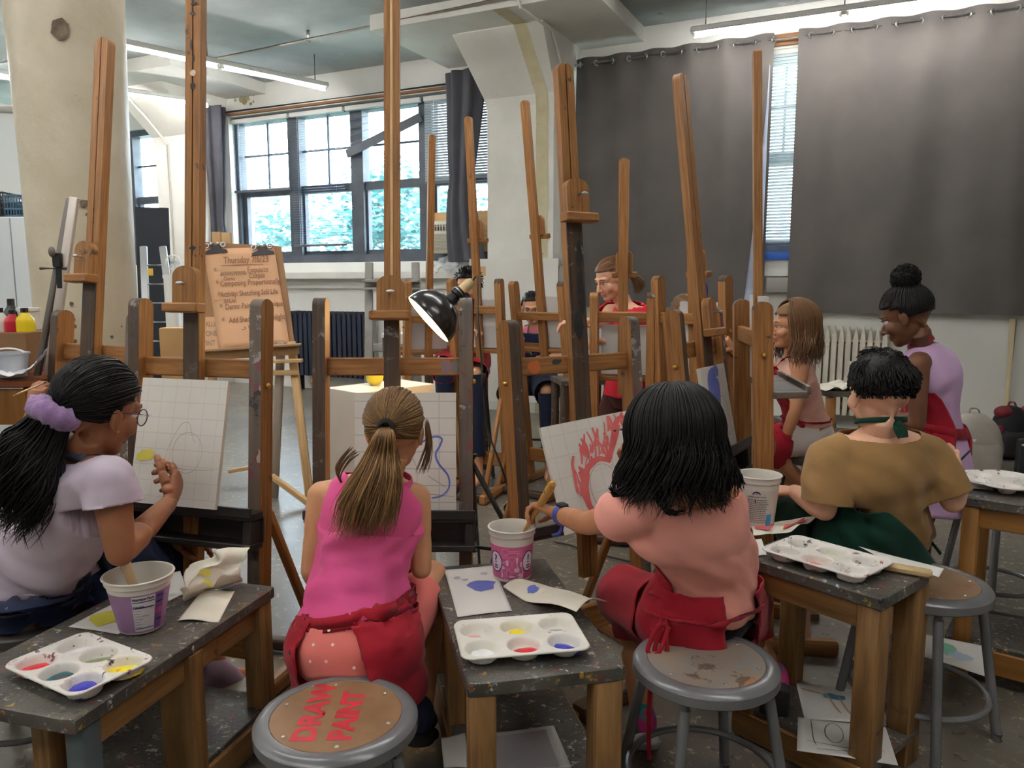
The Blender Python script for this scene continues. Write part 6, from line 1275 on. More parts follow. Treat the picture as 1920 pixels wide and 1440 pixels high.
# ---------------------------------------------------------------- tubs
TUBW = M('tub_white', (214, 208, 198), (226, 221, 212), s=8, r=.45, spl=[(206, 180, 176), (216, 210, 200), (190, 180, 172)], sps=14, spa=-.1); INK = M('navy_ink', (40, 36, 96), r=.6); INKD = M('dark_ink', (56, 54, 60), r=.6)
class Tub:
    def __init__(s, label, c, rb, rt, h, labm, z0, z1, group='reused yogurt tubs', water=None):
        s.c = V((c.x, c.y, 0)); s.z = c.z; s.rb, s.rt, s.h = rb, rt, h; t = s.t = thing('paint_tub', label, 'tub', c, group); r = s.r = lambda z: rb+(rt-rb)*z/h
        pr = [(0, .004), (rb-.004, .001), (rb, .004), (r(z0), z0), (r(z1), z1), (r(h*.86), h*.86), (r(h*.86)+.004, h*.88), (rt+.002, h*.985), (rt+.006, h*.99), (rt+.005, h), (rt, h), (rt-.002, h-.004), (r(h*.86)-.003, h*.86), (rb-.003, .008), (0, .008)]
        mb = MB(); mb.lathe(pr, c, n=56, mm=[0, 0, 0, 1]+[0]*10); mb.build('body', [TUBW, labm], t, ang=40)
        s.a = math.atan2(-c.y, -c.x)                             # towards the viewer
        if water: w = MB(); w.lathe([(0, water), (r(water)-.004, water)], c, n=40); w.build('paint_water', M('murky_water', (96, 74, 60), (120, 92, 76), s=20, r=.12), t)
    def at(s, x, y, l=.0006):                                    # x: metres around from the side facing the viewer, y: height
        rr = s.r(y)+l; an = s.a+x/s.rt; return V((s.c.x+math.cos(an)*rr, s.c.y+math.sin(an)*rr, s.z+y))
    def patch(s, name, x0, x1, y0, y1, mat, l=.0005): mb = MB(); mb.sheet(lambda u, v: s.at(x0+(x1-x0)*u, y0+(y1-y0)*v, l), 12, 4); return mb.build(name, mat, s.t)
cT = c = AZ(266, 1176, zl); T1 = Tub('white tub with a purple label and printed nutrition panel on the left bench', c, .052, .080, .145, M('purple_label', (150, 112, 152), (170, 132, 170), s=4, r=.5), .008, .112)
T1.patch('nutrition_panel', -.022, .040, .012, .108, M('panel_paper', (216, 210, 212), r=.6)); T1.patch('side_panel', .042, .068, .012, .108, M('violet_panel', (122, 84, 150), r=.5))
mb = MB(); text_mesh('Nutrition Facts', .0100, lambda x, y: T1.at(-.020+x, .098+y, .0014), mb, bold=.0003, sx=.92); text_mesh('Calories', .0085, lambda x, y: T1.at(-.020+x, .078+y, .0014), mb, bold=.0003)
for i, tx in enumerate(('Total Fat', 'Sodium', 'Total Carbohydrate', 'Total Sugars', 'Protein', 'Vitamin D', 'Calcium')): text_mesh(tx, .0054, lambda x, y, i=i: T1.at(-.020+x, .068-.0075*i+y, .0014), mb)
for y, h_ in ((.092, .0022), (.076, .003), (.0195, .0022)): mb.sheet(lambda u, v, y=y, h_=h_: T1.at(-.020+.058*u, y+h_*v, .0013), 10, 1)
for i in range(5): mb.sheet(lambda u, v, i=i: T1.at(.044+.022*u, .098-.016*i+.004*v, .0013), 4, 1)
mb.build('printed_text', INK, T1.t, smooth=False); mb = MB()
for i in range(4): mb.sheet(lambda u, v, i=i: T1.at(.044+.022*u, .066-.005*i+.0028*v, .0014), 4, 1)
mb.build('pink_print', M('pink_print', (216, 90, 130), r=.6), T1.t, smooth=False)
st = thing('paintbrush', 'fat worn wooden brush handle sticking out of the purple label tub', 'paintbrush', c, 'paintbrushes'); mb = MB(); a, b = A(250, 1096, 1.875), A(229, 1040, 1.845); d_ = b-a; mb.tube([c+V((-.01, .0, .02)), a, a+d_*.5, a+d_*.9, a+d_*1.08, a+d_*1.12], [.010, .012, .0135, .013, .010, .003], 16); mb.build('handle', M('worn_pale_wood', (206, 174, 138), (220, 192, 156), s=6, st=(1, 20, 1), co='UV', r=.6), st)
c = AZ(960, 1081, zb); PKL = M('pink_label', (214, 104, 150), (206, 96, 148), s=3, r=.5)
T2 = Tub('tall tub with a pink spoon patterned label on the centre bench', c, .056, .067, .158, PKL, .012, .112)
PSP = M('pale_pink_print', (240, 206, 222), r=.6); LSP = M('pink_outline_print', (240, 150, 186), r=.6)
def spoon(mb, x, y, an, L, solid):
    ca, sa = math.cos(an), math.sin(an); f = lambda p: T2.at(x+p[0]*ca-p[1]*sa, y+p[0]*sa+p[1]*ca, .0012)
    out = [(L*.5, .0035), (L*.1, .0022), (-L*.16, .0030), (-L*.26, .0085), (-L*.42, .0095), (-L*.5, .004)]; out = out+[(a, -b) for a, b in reversed(out)]
    if solid: mb.add([f(p) for p in out]+[f((L*.1, 0)), f((-L*.36, 0))], [(i, (i+1) % 12, 12 if i in (0, 11, 10, 1) else 13) for i in range(12)])
    else: ribbon(mb, lambda a, b: f((a, b)), [(p.x, p.y) for p in curve_pts(out+[out[0]], 3)], .0016, taper=False)
mb = MB(); [spoon(mb, *q, True) for q in ((.016, .058, R_(90), .046), (-.026, .064, R_(180), .03), (.012, .022, R_(180), .042), (.036, .040, R_(-90), .055), (-.034, .036, R_(-90), .036))]; mb.build('spoon_print', PSP, T2.t, smooth=False)
mb = MB(); [spoon(mb, *q, False) for q in ((.0, .060, R_(-90), .046), (.0, .098, 0, .062), (.004, .032, 0, .044), (-.026, .046, 0, .034), (-.028, .082, 0, .03), (.030, .086, R_(160), .026), (-.022, .02, R_(90), .03))]; mb.build('spoon_outline', LSP, T2.t, smooth=False)
mb = MB(); mk = MB(); wt = MB()
for x0, ch in ((-.057, '?'), (.058, '!')):
    wt.add([T2.at(x0, .064, .0010)]+[T2.at(x0+.023*math.cos(a), .064+.030*math.sin(a), .0010) for a in [2*math.pi*i/28 for i in range(28)]], [(0, i+1, (i+1) % 28+1) for i in range(28)])
    ribbon(mb, lambda x, y: T2.at(x, y, .0016), ov(x0, .064, .024, .031, 30), .0032, taper=False); text_mesh(ch, .036, lambda x, y, x0=x0: T2.at(x0-.006+x, .060+y, .0016), mb, bold=.001); 
    for i in range(2): mb.sheet(lambda u, v, i=i, x0=x0: T2.at(x0-.008+.016*u, .050-.007*i+.004*v, .0016), 3, 1)
wt.build('white_roundel', M('roundel_white', (230, 222, 232), r=.6), T2.t, smooth=False); mb.build('purple_mark', M('deep_purple_ink', (70, 34, 110), r=.6), T2.t, smooth=False)
c = AZ(1419, 984, zr_); c.z = zr_; T3 = Tub('grubby white tub with printed text and a blue corner on the right bench', c, .052, .068, .172, M('grubby_white', (206, 198, 188), (216, 208, 198), s=8, r=.5, spl=[(190, 180, 172), (208, 200, 190)], sps=16, spa=.1), .010, .13, water=.12)
mb = MB(); random.seed(2); text_mesh('ORGANIC LOWFAT YOGURT', .0048, lambda x, y: T3.at(-.036+x, .108+y, .0012), mb, bold=.0002)
for i in range(13):
    x = -.036
    while x < .03:
        w = rnd(.003, .010); mb.sheet(lambda u, v, x=x, w=w, i=i: T3.at(x+w*u, .099-.0062*i+.0018*v, .0012), 2, 1); x += w+.0016
mb.build('printed_text', INKD, T3.t, smooth=False); mb = MB(); ribbon(mb, lambda x, y: T3.at(x, y, .0014), [(-.018, .118), (-.012, .124), (-.004, .127), (.003, .124), (.008, .119)], .005); ribbon(mb, lambda x, y: T3.at(x, y, .0014), [(-.006, .118), (-.003, .125), (-.001, .118), (.002, .123)], .002); mb.build('mountain_mark', INK, T3.t, smooth=False)
T3.patch('blue_panel', .034, .058, .012, .052, M('sky_blue_print', (60, 140, 190), (84, 160, 204), s=40, r=.6)); T3.patch('red_bar', -.010, -.006, .090, .102, M('red_print', (160, 30, 40), r=.6), .0015)
q = T3.c+V((-.02, 0, zr_+.05)); brush('thin teal paintbrush standing in the grubby white tub', q, A(1398, 884, 2.72), .003, M('teal_handle', (30, 100, 110), r=.4), tipc=M('teal_tip', (40, 110, 120), r=.5))
a, b = A(985, 992, 2.26), A(1036, 908, 2.12); d_ = (b-a).normalized(); t = thing('paintbrush', 'paint covered gold brush held upright over the pink tub', 'paintbrush', a, 'paintbrushes'); mb = MB(); mb.tube([a-d_*.06, a, lerp(a, b, .5), lerp(a, b, .9), b+d_*.004, b+d_*.012], [.004, .0055, .010, .0125, .010, .002], 14); mb.build('handle', M('gold_paint_handle', (190, 140, 60), (206, 160, 84), s=9, r=.35, spl=[(60, 50, 56), (200, 150, 70), (150, 60, 50), (210, 180, 120)], sps=40, spa=.5), t)
# far tubs and bits
c = TBd.copy(); c.x -= .07; c.z += .001; TT = Tub('white tub with a blue band on the small table beside the red shirt girl', c, .05, .06, .13, M('cream_label', (200, 190, 160), r=.6), .01, .10); TT.patch('blue_band', -.05, .05, .012, .052, M('band_blue', (40, 70, 150), r=.6))
c = TBa+V((.09, .06, .001)); Tub('pale tub with a green rim on the table by the white radiator', c, .05, .06, .14, M('pale_label', (206, 210, 200), r=.6), .01, .10)
def towel(label, c, w, d, h, mat=NAP, seed=0):
    f_ = lambda u, v: V((c.x+(u-.5)*w, c.y+(v-.5)*d, c.z+.004+h*abs(noise.noise(V((u*3, v*3, seed))))*1.6*math.sin(math.pi*min(max(u, .02), .98))))
    mb = MB(); mb.sheet(f_, 16, 16); return tag(mb.build('paper_towel', mat, ang=60, solid=.001), label, 'paper towel')
towel('cream paper towel lying on the orange legged table by the radiator', TBa+V((-.05, -.04, 0)), .30, .24, .05)
towel('small white paper towel on the low table behind the brown haired girl', TBb+V((.02, -.02, 0)), .16, .16, .04, seed=3)
towel('white paper on the small table behind the facing easels', TBc, .24, .2, .02, PAPER, 4)
mb = MB(); mb.box(TBd+V((.06, 0, .012)), (.16, .1, .02)); tag(mb.build('paint_tray', PALD), 'small messy paint tray on the table beside the red shirt girl', 'tray')
t = thing('paint_pot', 'terracotta paint pot on the small cluttered table far behind', 'pot', TBe); mb = MB(); mb.lathe([(0, 0), (.05, 0), (.065, .1), (.07, .1), (.07, .12), (.06, .12), (.05, .01), (0, .01)], TBe+V((.06, 0, .001))); mb.build('pot_body', M('terracotta', (180, 108, 64), r=.7), t)
# ================================================================ STILL LIFE STAND AND LAMP
pf, pl_, pr_ = A(672, 737, 3.0), A(605, 729, 3.15), A(814, 721, 3.28); ztop = pf.z; dl = V((pl_.x-pf.x, pl_.y-pf.y, 0)); dr_ = V((pr_.x-pf.x, pr_.y-pf.y, 0)); dl = V((-dr_.y, dr_.x, 0)).normalized()*dl.length
mb = MB(); cpl = V((pf.x, pf.y, 0))+dl/2+dr_/2; mb.bar(cpl, cpl+Z*ztop, dl.length, dr_.length, dl, .01); tag(mb.build('plinth', M('plinth_white', (214, 206, 192), (224, 216, 204), s=3, r=.6), smooth=False), 'white box plinth holding the yellow fruit under the clamp lamp', 'plinth')
fc = AZ(703, 722, ztop); t = thing('fruit', 'yellow fruit on the white plinth under the lamp', 'fruit', V((fc.x, fc.y, ztop))); mb = MB(); mb.lathe([(0, 0), (.018, .001), (.034, .018), (.037, .036), (.031, .056), (.016, .066), (.004, .062), (0, .06)], (fc.x, fc.y, ztop), n=32); mb.build('fruit_body', M('yellow_fruit', (222, 196, 40), (212, 204, 70), s=6, r=.4), t, ang=180); mb = MB(); mb.tube([V((fc.x, fc.y, ztop+.06)), V((fc.x+.004, fc.y, ztop+.082))], .002, 6); mb.build('stem', BARK, t)
rc = A(803, 600, 3.05); ax = nrm((-.70, -.22, -.62)); t = thing('clamp_lamp', 'black dome clamp lamp switched on, shining onto the plinth', 'lamp', rc)
D_ = .15; pr = [(.118, 0), (.119, .003), (.116, -.004)]; dome = [(.118*math.cos(a), -.002-.118*math.sin(a)) for a in [math.pi/2*.86*i/14 for i in range(15)]]
mb = MB(); mb.lathe([(.121, .002)]+dome, rc, ax, 48); mb.build('shade', M('lamp_black', (30, 29, 29), r=.25, spec=.6, coat=.3), t, ang=60)
mb = MB(); mb.lathe([(r_*.975, h_+.002) for r_, h_ in dome], rc, ax, 48); mb.build('reflector', M('lamp_inside', (236, 220, 190), r=.35), t, ang=60)
mb = MB(); mb.ell(rc-ax*.055, .030, n=20, k=14); mb.build('bulb', M('lamp_bulb', (255, 214, 150), emi=55), t)
nk = rc-ax*.098
mb = MB(); mb.lathe([(.028, 0), (.026, -.03), (.022, -.045), (.03, -.05), (.03, -.066), (.024, -.068), (.024, -.08)], nk, ax, 24); mb.build('neck', BLACK, t)
mb = MB(); mb.lathe([(.026, -.052), (.0285, -.056), (.0285, -.070), (.026, -.072)], nk, ax, 24); mb.build('collar', STEEL, t)
mb = MB(); mb.lathe([(.02, -.078), (.022, -.085), (.021, -.125), (.015, -.138), (0, -.14)], nk, ax, 20); mb.build('socket', M('cream_socket', (214, 188, 142), r=.5), t)
se = nk-ax*.138
mb = MB(); mb.tube(curve_pts([se, se+V((.02, .0, .012)), A(896, 590, 3.0), A(903, 680, 2.95), A(914, 800, 2.9), A(938, 870, 2.85), A(956, 930, 2.85), A(948, 960, 2.85), AZ(985, 1005, .012), AZ(1060, 1020, .012), AZ(1110, 1036, .012), AZ(1190, 1055, .012)], 8), .0042, 6); co_ = mb.build('cord', BLACK, t)
mb = MB(); q = A(907, 714, 2.93); mb.box(q, (.02, .016, .055), ch=.3); mb.build('cord_switch', BLACK, co_)
# black light stand that carries the lamp
sx = A(884, 560, 3.06); sb = V((sx.x, sx.y, 0)); t = thing('light_stand', 'black folding light stand behind the pink girl\'s easel post', 'stand', sb)
mb = MB(); mb.tube([sb+Z*.25, sb+Z*sx.z], .012, 10); mb.build('pole', BLACK, t)
hub = sb+Z*.62
for i, a_ in enumerate((-.55, 1.55, 3.6)):
    d = V((math.cos(a_), math.sin(a_), 0)); mb = MB(); mb.bar(hub, sb+d*.42+Z*.012, .02, .012, Z); lg = mb.build('leg', BLACK, t); mb = MB(); mb.bar(sb+Z*.27, sb+d*.24+Z*.29, .014, .008, Z); mb.build('brace', BLACK, lg)
mb = MB(); mb.tube([hub-Z*.02, hub+Z*.04], .02, 10); mb.tube([sb+Z*.25, sb+Z*.29], .018, 10); mb.build('hub', BLACK, t)
mb = MB(); mb.tube([sb+Z*(sx.z-.02), se+ax*.05], .012, 8); mb.build('lamp_clamp', BLACK, t)
# ================================================================ LESSON BOARD
random.seed(9)
def Yb(py): return 4.86-.16*(py-455)/210
def BD(px, py, o=0.0): return A(px, py, Yb(py)-o)
lp_ = BD(460, 660); t = thing('display_easel', 'pale wooden display easel holding the lesson board', 'easel', V((lp_.x, lp_.y, 0)))
for (x0, y0, x1, y1) in ((527, 640, 514, 932), (546, 640, 582, 945)):
    a = BD(x0, y0, .02); b = AZ(x1, y1, 0); mb = MB(); mb.bar(a, b+Z*.001, .05, .03, X); mb.build('leg', WOODP if x1 > 550 else M('grey_wood', (150, 138, 126), (168, 156, 142), s=2, st=(1.4, 26, 1), co='UV', r=.6), t)
mb = MB(); a = BD(400, 640, -.05); b = AZ(395, 905, 0); mb.bar(a, b, .05, .03, X); mb.build('leg', WOODP, t); mb = MB(); a = BD(480, 480, -.06); b = AZ(505, 870, 0); mb.bar(a, b, .04, .03, X); mb.build('rear_leg', WOODP, t)
mb = MB(); a = BD(374, 668, .06); b = BD(560, 656, .06); mb.bar(a, b, .055, .03, Z); a2 = a+V((0, -.03, .035)); b2 = b+V((.02, -.03, .035)); mb.bar(a2, b2, .014, .06, Z); mb.build('ledge', M('scuffed_wood', (150, 118, 84), (180, 146, 106), s=3, st=(1.4, 20, 1), co='UV', r=.6, spl=[(110, 84, 60), (196, 168, 130)], sps=14, spa=.1), t)
mb = MB(); a = BD(374, 681, .07); b = BD(567, 676, .07); mb.bar(a, b, .02, .05, Z); mb.build('lower_ledge', WOODP, t)
mb = MB(); mb.bar(BD(505, 699, .03), BD(560, 699, .03), .03, .02, Z); mb.build('stretcher', WOODP, t); mb = MB(); a = AZ(510, 893, .15); b = AZ(582, 946, .02); mb.bar(a, b, .04, .025, Z); mb.build('brace', WOODP, t); mb = MB(); mb.bar(AZ(428, 884, .08), AZ(520, 868, .10), .025, .02, Z); mb.build('brace', WOODP, t)
HARDB = M('masonite', (150, 110, 74), (166, 124, 86), s=3, r=.6); c4 = [BD(356, 655), BD(553, 650), BD(527, 462), BD(356, 452)]
n_ = (c4[1]-c4[0]).cross(c4[3]-c4[0]).normalized(); mb = MB(); mb.add(c4+[p-n_*.008 for p in c4], [(0, 1, 2, 3), (7, 6, 5, 4), (0, 4, 5, 1), (1, 5, 6, 2), (2, 6, 7, 3), (3, 7, 4, 0)]); tb_ = tag(mb.build('drawing_board', HARDB, smooth=False), 'brown hardboard drawing board on the pale display easel', 'drawing board')
PEACHP = M('peach_paper', (226, 178, 138), (232, 186, 148), s=2, r=.8)
q4 = [BD(412, 657, .012), BD(543, 645, .012), BD(514, 463, .012), BD(381, 467, .012)]
def pp_(u, v, h=0.0): return lerp(lerp(q4[0], q4[1], u), lerp(q4[3], q4[2], u), v)+n_*h
mb = MB(); mb.sheet(lambda u, v: pp_(u, v, .004*math.sin(u*3.1)*(1-v)), 10, 14); sh_ = tag(mb.build('lesson_sheet', PEACHP, ang=180, solid=.001), 'peach lesson sheet headed Thursday clipped to the brown board', 'paper')
r4 = [BD(370, 662, .006), BD(424, 658, .006), BD(416, 594, .006), BD(370, 594, .006)]; mb = MB(); mb.add(r4+[p-n_*.001 for p in r4], [(0, 1, 2, 3), (7, 6, 5, 4), (0, 4, 5, 1), (1, 5, 6, 2), (2, 6, 7, 3), (3, 7, 4, 0)]); s2 = tag(mb.build('lesson_sheet', PEACHP, smooth=False), 'smaller peach sheet about value, tone and tint behind the lesson sheet', 'paper')
INKB = M('marker_brown', (142, 102, 80), r=.7); INKK = M('marker_black', (52, 44, 44), r=.7)
W_ = (q4[1]-q4[0]).length; H_ = (q4[3]-q4[0]).length
def wr(txt, x, y, size, mb, bold=.0003, sx=.66): text_mesh(txt, size*.92, lambda a, b: pp_(x+a/W_, y+b/H_, .0075), mb, bold=bold, shear=.12, sx=sx)
mb = MB(); wr('Thursday 7/6/23', .26, .845, .068, mb); ribbon(mb, lambda x, y: pp_(x, y, .0072), [(.22, .825), (.5, .824), (.82, .822)], .006)
for (tx, x, y, s_) in (('*', .10, .74, .07), ('Exquisite', .57, .745, .058), ('Corpse', .58, .685, .054), ('-Demo:', .21, .675, .040), ('*', .10, .615, .07), ('Composing Proportionally', .16, .62, .056), ('*', .10, .50, .07), ('Activity: Sketching Still Life', .14, .515, .053), ('-BREAK', .16, .450, .042), ('*', .10, .38, .07), ('Demo: Painting Technique', .18, .39, .054), ('*', .10, .245, .07), ('Add Shadows + Highlights', .20, .255, .055), ('-> Value', .36, .165, .055)): wr(tx, x, y, s_, mb)
ribbon(mb, lambda x, y: pp_(x, y, .0072), [(.04, .485), (.2, .487)], .005); mb.build('lettering', INKB, sh_, smooth=False, label='brown marker handwriting')
mb = MB(); ribbon(mb, lambda x, y: pp_(x, y, .0078), [(.19+.36*i/26, .735+(.030 if i % 2 else -.012)) for i in range(27)], .007, taper=False); ribbon(mb, lambda x, y: pp_(x, y, .0079), [(.20+.34*i/22, .730+(.036 if i % 2 else -.008)) for i in range(23)], .006, taper=False); mb.build('scribble', INKK, sh_, smooth=False, label='black scribbled out word')
mb = MB(); f2 = lambda u, v: lerp(lerp(r4[0], r4[1], u), lerp(r4[3], r4[2], u), v)+n_*.002
for i, tx in enumerate(('VALUE', 'TONE', 'TINT')): text_mesh(tx, .05, lambda a, b, i=i: f2(.2+a/.2, .72-.27*i+b/.24), mb, bold=.0005, sx=.8)
mb.build('lettering', M('marker_grey', (150, 130, 116), r=.7), s2, smooth=False)
def clip(label, px, py):
    c = BD(px, py, .02); u_ = (q4[3]-q4[0]).normalized(); r_ = (q4[1]-q4[0]).normalized(); t = thing('bulldog_clip', label, 'clip', c, 'bulldog clips on the lesson board')
    mb = MB(); mb.plate(c, r_, u_, [(-.07, -.03), (.07, -.03), (.066, -.012), (.03, .0), (.028, .02), (-.028, .02), (-.03, .0), (-.066, -.012)], .012); mb.build('jaw', M('clip_black', (44, 36, 38), r=.35), t)
    for sg in (-1, 1): k = MB(); k.torus(c+r_*(sg*.05)+u_*.022+n_*.0, .014, .005, n_, 16, 6); k.ell(c+r_*(sg*.02)+u_*.03, (.012, .01, .012)); k.build('handle', STEEL, t)
clip('bulldog clip on the lesson board, beside the easel mast', 404, 466); clip('bulldog clip on the lesson board, at its free right corner', 492, 469)
mb = MB(); c = BD(416, 447, -.06); mb.box(c+V((-.03, 0, 0)), (.055, .03, .08)); mb.box(c+V((.03, 0, -.002)), (.055, .03, .075)); tag(mb.build('mast_top', WOODP), 'pale wooden mast top of the display easel above the board', 'wood block')
# ================================================================ RADIATORS, AIR CONDITIONER, WALL THINGS
def radiator(label, ta, tb, z0, z1, n, mat, o0, o1, pt):
    t = thing('radiator', label, 'radiator', WP((ta+tb)/2, z0, o0)); p = (ta-tb)/n
    for i in range(n):
        c = ta-p*(i+.5); w = p*.32; mb = MB(); pts = [(-w, z0+.06), (w, z0+.06), (w*1.15, z1-.10), (w*.8, z1-.04), (0, z1+pt), (-w*.8, z1-.04), (-w*1.15, z1-.10)]
        k = WN; mb.plate(WP(c, 0, o1), -WU, Z, pts, abs(o1-o0)); mb.tube([WP(c+p*.5, z1-.11, (o0+o1)/2), WP(c-p*.5, z1-.11, (o0+o1)/2)], .022, 8); mb.tube([WP(c+p*.5, z0+.12, (o0+o1)/2), WP(c-p*.5, z0+.12, (o0+o1)/2)], .024, 8)
        mb.build('section', mat, t, ang=30)
    for c in (ta-p, tb+p):
        mb = MB(); mb.bar(WP(c, 0, (o0+o1)/2), WP(c, z0+.07, (o0+o1)/2), .04, .12, WU); mb.build('foot', mat, t)
    return t
RADW = M('radiator_cream_worn', (206, 198, 178), (222, 214, 198), s=5, r=.5, spl=[(150, 138, 118), (190, 180, 160), (214, 206, 190)], sps=16, spa=.1); RADB = M('radiator_blue_black', (34, 40, 54), (44, 50, 66), s=4, r=.4)
ta, _ = AW(1516, 700, .2); tb, zb_ = AW(1668, 610, .2); radiator('cream cast iron radiator on the wall behind the girl with the bun', ta, tb, .10, .93, 11, RADW, .06, .26, .03)
ta, _ = AW(548, 640, .2); tb, _ = AW(694, 640, .2); radiator('dark blue black radiator under the big window, left of the grey ladder', ta, tb, .14, 1.0, 16, RADB, .06, .26, .0)
# plywood panel and air conditioner
ta, za = AW(778, 404, 0); tb, zb2 = AW(914, 494, 0); mb = MB(); wallbox(mb, 4.83, ta, SILL+.02, 2.16, -.16, -.12); tag(mb.build('plywood_panel', M('plywood', (196, 154, 104), (210, 170, 120), s=3, st=(1, 1, 14), r=.6), smooth=False), 'plywood sheet filling the window around the air conditioner', 'panel')
ta, _ = AW(804, 440, .2); tb, _ = AW(870, 440, .2); _, zt_ = AW(835, 414, .2); _, zl_ = AW(835, 474, .2); cA = WP((ta+tb)/2, (zt_+zl_)/2, .05); t = thing('air_conditioner', 'beige window air conditioner set in the plywood sheet', 'air conditioner', cA)
ACM = M('beige_plastic', (206, 202, 184), r=.45); mb = MB(); wallbox(mb, ta, tb, zl_, zt_, -.15, .2); mb.build('casing', ACM, t); hh = zt_-zl_; ww = ta-tb
mb = MB(); 
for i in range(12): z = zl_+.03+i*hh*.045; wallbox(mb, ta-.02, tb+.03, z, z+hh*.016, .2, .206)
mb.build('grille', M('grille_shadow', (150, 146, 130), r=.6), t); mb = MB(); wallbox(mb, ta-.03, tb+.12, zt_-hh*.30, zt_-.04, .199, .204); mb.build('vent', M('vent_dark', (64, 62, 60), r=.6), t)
mb = MB()
for i in range(9): q = ta-.04-i*(ww-.17)/8; wallbox(mb, q-.008, q+.004, zt_-hh*.30, zt_-.04, .203, .210)
wallbox(mb, ta-.03, tb+.12, zt_-hh*.17, zt_-hh*.15, .203, .210); mb.build('vent_slats', ACM, t); mb = MB(); wallbox(mb, tb+.10, tb+.02, zt_-hh*.24, zt_-.05, .2, .205); mb.build('control_panel', M('control_grey', (176, 172, 158), r=.5), t)
# crumpled plastic sheeting on the ledge
PLAS = M('clear_plastic_sheet', (190, 194, 198), (208, 212, 216), s=5, r=.18, trans=.45, spec=.6)
ta, _ = AW(806, 500, .2); tb, _ = AW(872, 500, .2); mb = MB()
def plf(u, v): q = V((u*3.5, v*3.5, 2)); return WP(ta+(tb-ta)*u, 1.48+.26*(1-v)*(.55+.45*u)+.05*noise.noise(q*1.7), .03+.28*v*(.6+.4*u)+.07*noise.noise(q))
mb.sheet(plf, 26, 20); tag(mb.build('plastic_sheet', PLAS, ang=40), 'crumpled clear plastic sheeting on the ledge under the air conditioner', 'plastic sheet')
# white panel leaning on the pier
a, b = A(876, 660, 7.2), A(1042, 660, 7.0); mb = MB(); za, zt = .25, 1.57; d = V((b.x-a.x, b.y-a.y, 0)); nn = V((d.y, -d.x, 0)).normalized(); o = V((a.x, a.y, za)); mb.slab(o, d, V((0, 0, zt-za))-nn*.09, .02); wp = tag(mb.build('white_panel', M('panel_white', (222, 220, 212), (230, 228, 221), s=2, r=.6), smooth=False), 'large white panel leaning against the pier behind the facing easels', 'panel')
mb = MB(); mb.slab(o+d*.03+V((0, 0, zt-za-.16))-nn*.078+nn*.0, d*.16, V((0, 0, .09))-nn*.006, .004); mb.build('tan_label', M('tan_print', (206, 168, 120), r=.7), wp, smooth=False)
for x_ in (.1, .9): mb = MB(); q = o+d*x_; mb.bar(V((q.x, q.y, 0)), V((q.x, q.y, za)), .04, .04, X); mb.build('leg', WHITEP, wp)
# socket boxes on the pier side
q = A(1047, 487, 7.75); t = thing('socket_box', 'grey electrical box with a conduit on the side of the pier', 'electrical box', q); mb = MB(); mb.box(q, (.10, .07, .12)); mb.build('box_body', M('grey_steel_box', (150, 150, 146), r=.5), t); mb = MB(); mb.tube([q-Z*.06, q-Z*.30], .012, 8); mb.box(q-Z*.36, (.06, .06, .16)); mb.build('conduit', M('dark_box', (90, 90, 88), r=.5), t)
# ================================================================ LEFT BACKGROUND
c0 = A(24, 560, 5.3); xl = A(-60, 560, 5.3).x; xr = A(78, 560, 5.3).x; zc_ = A(24, 405, 5.3).z; t = thing('cabinet', 'tall white two door cabinet at the left edge behind the column', 'cabinet', V((c0.x, 5.55, 0)))
CABM = M('cabinet_white', (206, 212, 216), (214, 219, 222), s=2, r=.45); mb = MB(); mb.box(V(((xl+xr)/2, 5.57, zc_/2)), (xr-xl, .46, zc_)); mb.build('carcass', CABM, t)
xs_ = A(27, 560, 5.3).x
for a, b in ((xl+.005, xs_-.004), (xs_+.004, xr-.004)): mb = MB(); mb.box(V(((a+b)/2, 5.33, zc_/2+.02)), (b-a, .02, zc_-.06)); mb.build('door', CABM, t)
def crate(label, x0, x1, z, h, mat):
    t = thing('crate', label, 'crate', V(((x0+x1)/2, 5.52, z)), 'plastic crates on the white cabinet'); mb = MB(); y0, y1 = 5.38, 5.66
    for k in range(4): zz = z+.008+k*(h-.016)/3; mb.bar(V((x0, y0, zz)), V((x1, y0, zz)), .012, .01, Z); mb.bar(V((x0, y1, zz)), V((x1, y1, zz)), .012, .01, Z); mb.bar(V((x0, y0, zz)), V((x0, y1, zz)), .012, .01, Z); mb.bar(V((x1, y0, zz)), V((x1, y1, zz)), .012, .01, Z)
    n = 9
    for i in range(n+1): x = x0+(x1-x0)*i/n; mb.bar(V((x, y0, z)), V((x, y0, z+h)), .010, .008, X); mb.bar(V((x, y1, z)), V((x, y1, z+h)), .010, .008, X)
    mb.build('basket', mat, t); mb = MB(); mb.box(V(((x0+x1)/2, 5.52, z+.01)), (x1-x0, .27, .012)); mb.box(V(((x0+x1)/2, 5.53, z+h*.35)), (x1-x0-.04, .22, h*.5)); mb.build('contents', M('mixed_supplies', (50, 80, 150), (70, 110, 70), s=14, r=.7), t)
crate('teal blue mesh crate on top of the tall white cabinet', A(13, 390, 5.4).x, A(62, 390, 5.4).x, zc_+.001, .15, M('crate_teal', (60, 90, 110), r=.5)); crate('black mesh crate on the white cabinet, cut by the left edge', A(-40, 390, 5.4).x, A(11, 390, 5.4).x, zc_+.001, .17, M('crate_black', (34, 34, 36), r=.5))
a, b = A(-80, 365, 7.5), A(57, 365, 7.5); zt = A(20, 203, 7.5).z; mb = MB(); mb.slab(V((a.x, 7.5, a.z)), V((b.x-a.x, .1, 0)), Z*(zt-a.z), .03); o = tag(mb.build('projection_screen', M('screen_white', (226, 230, 228), r=.7), smooth=False), 'white screen hanging at the far left above the crates', 'screen')
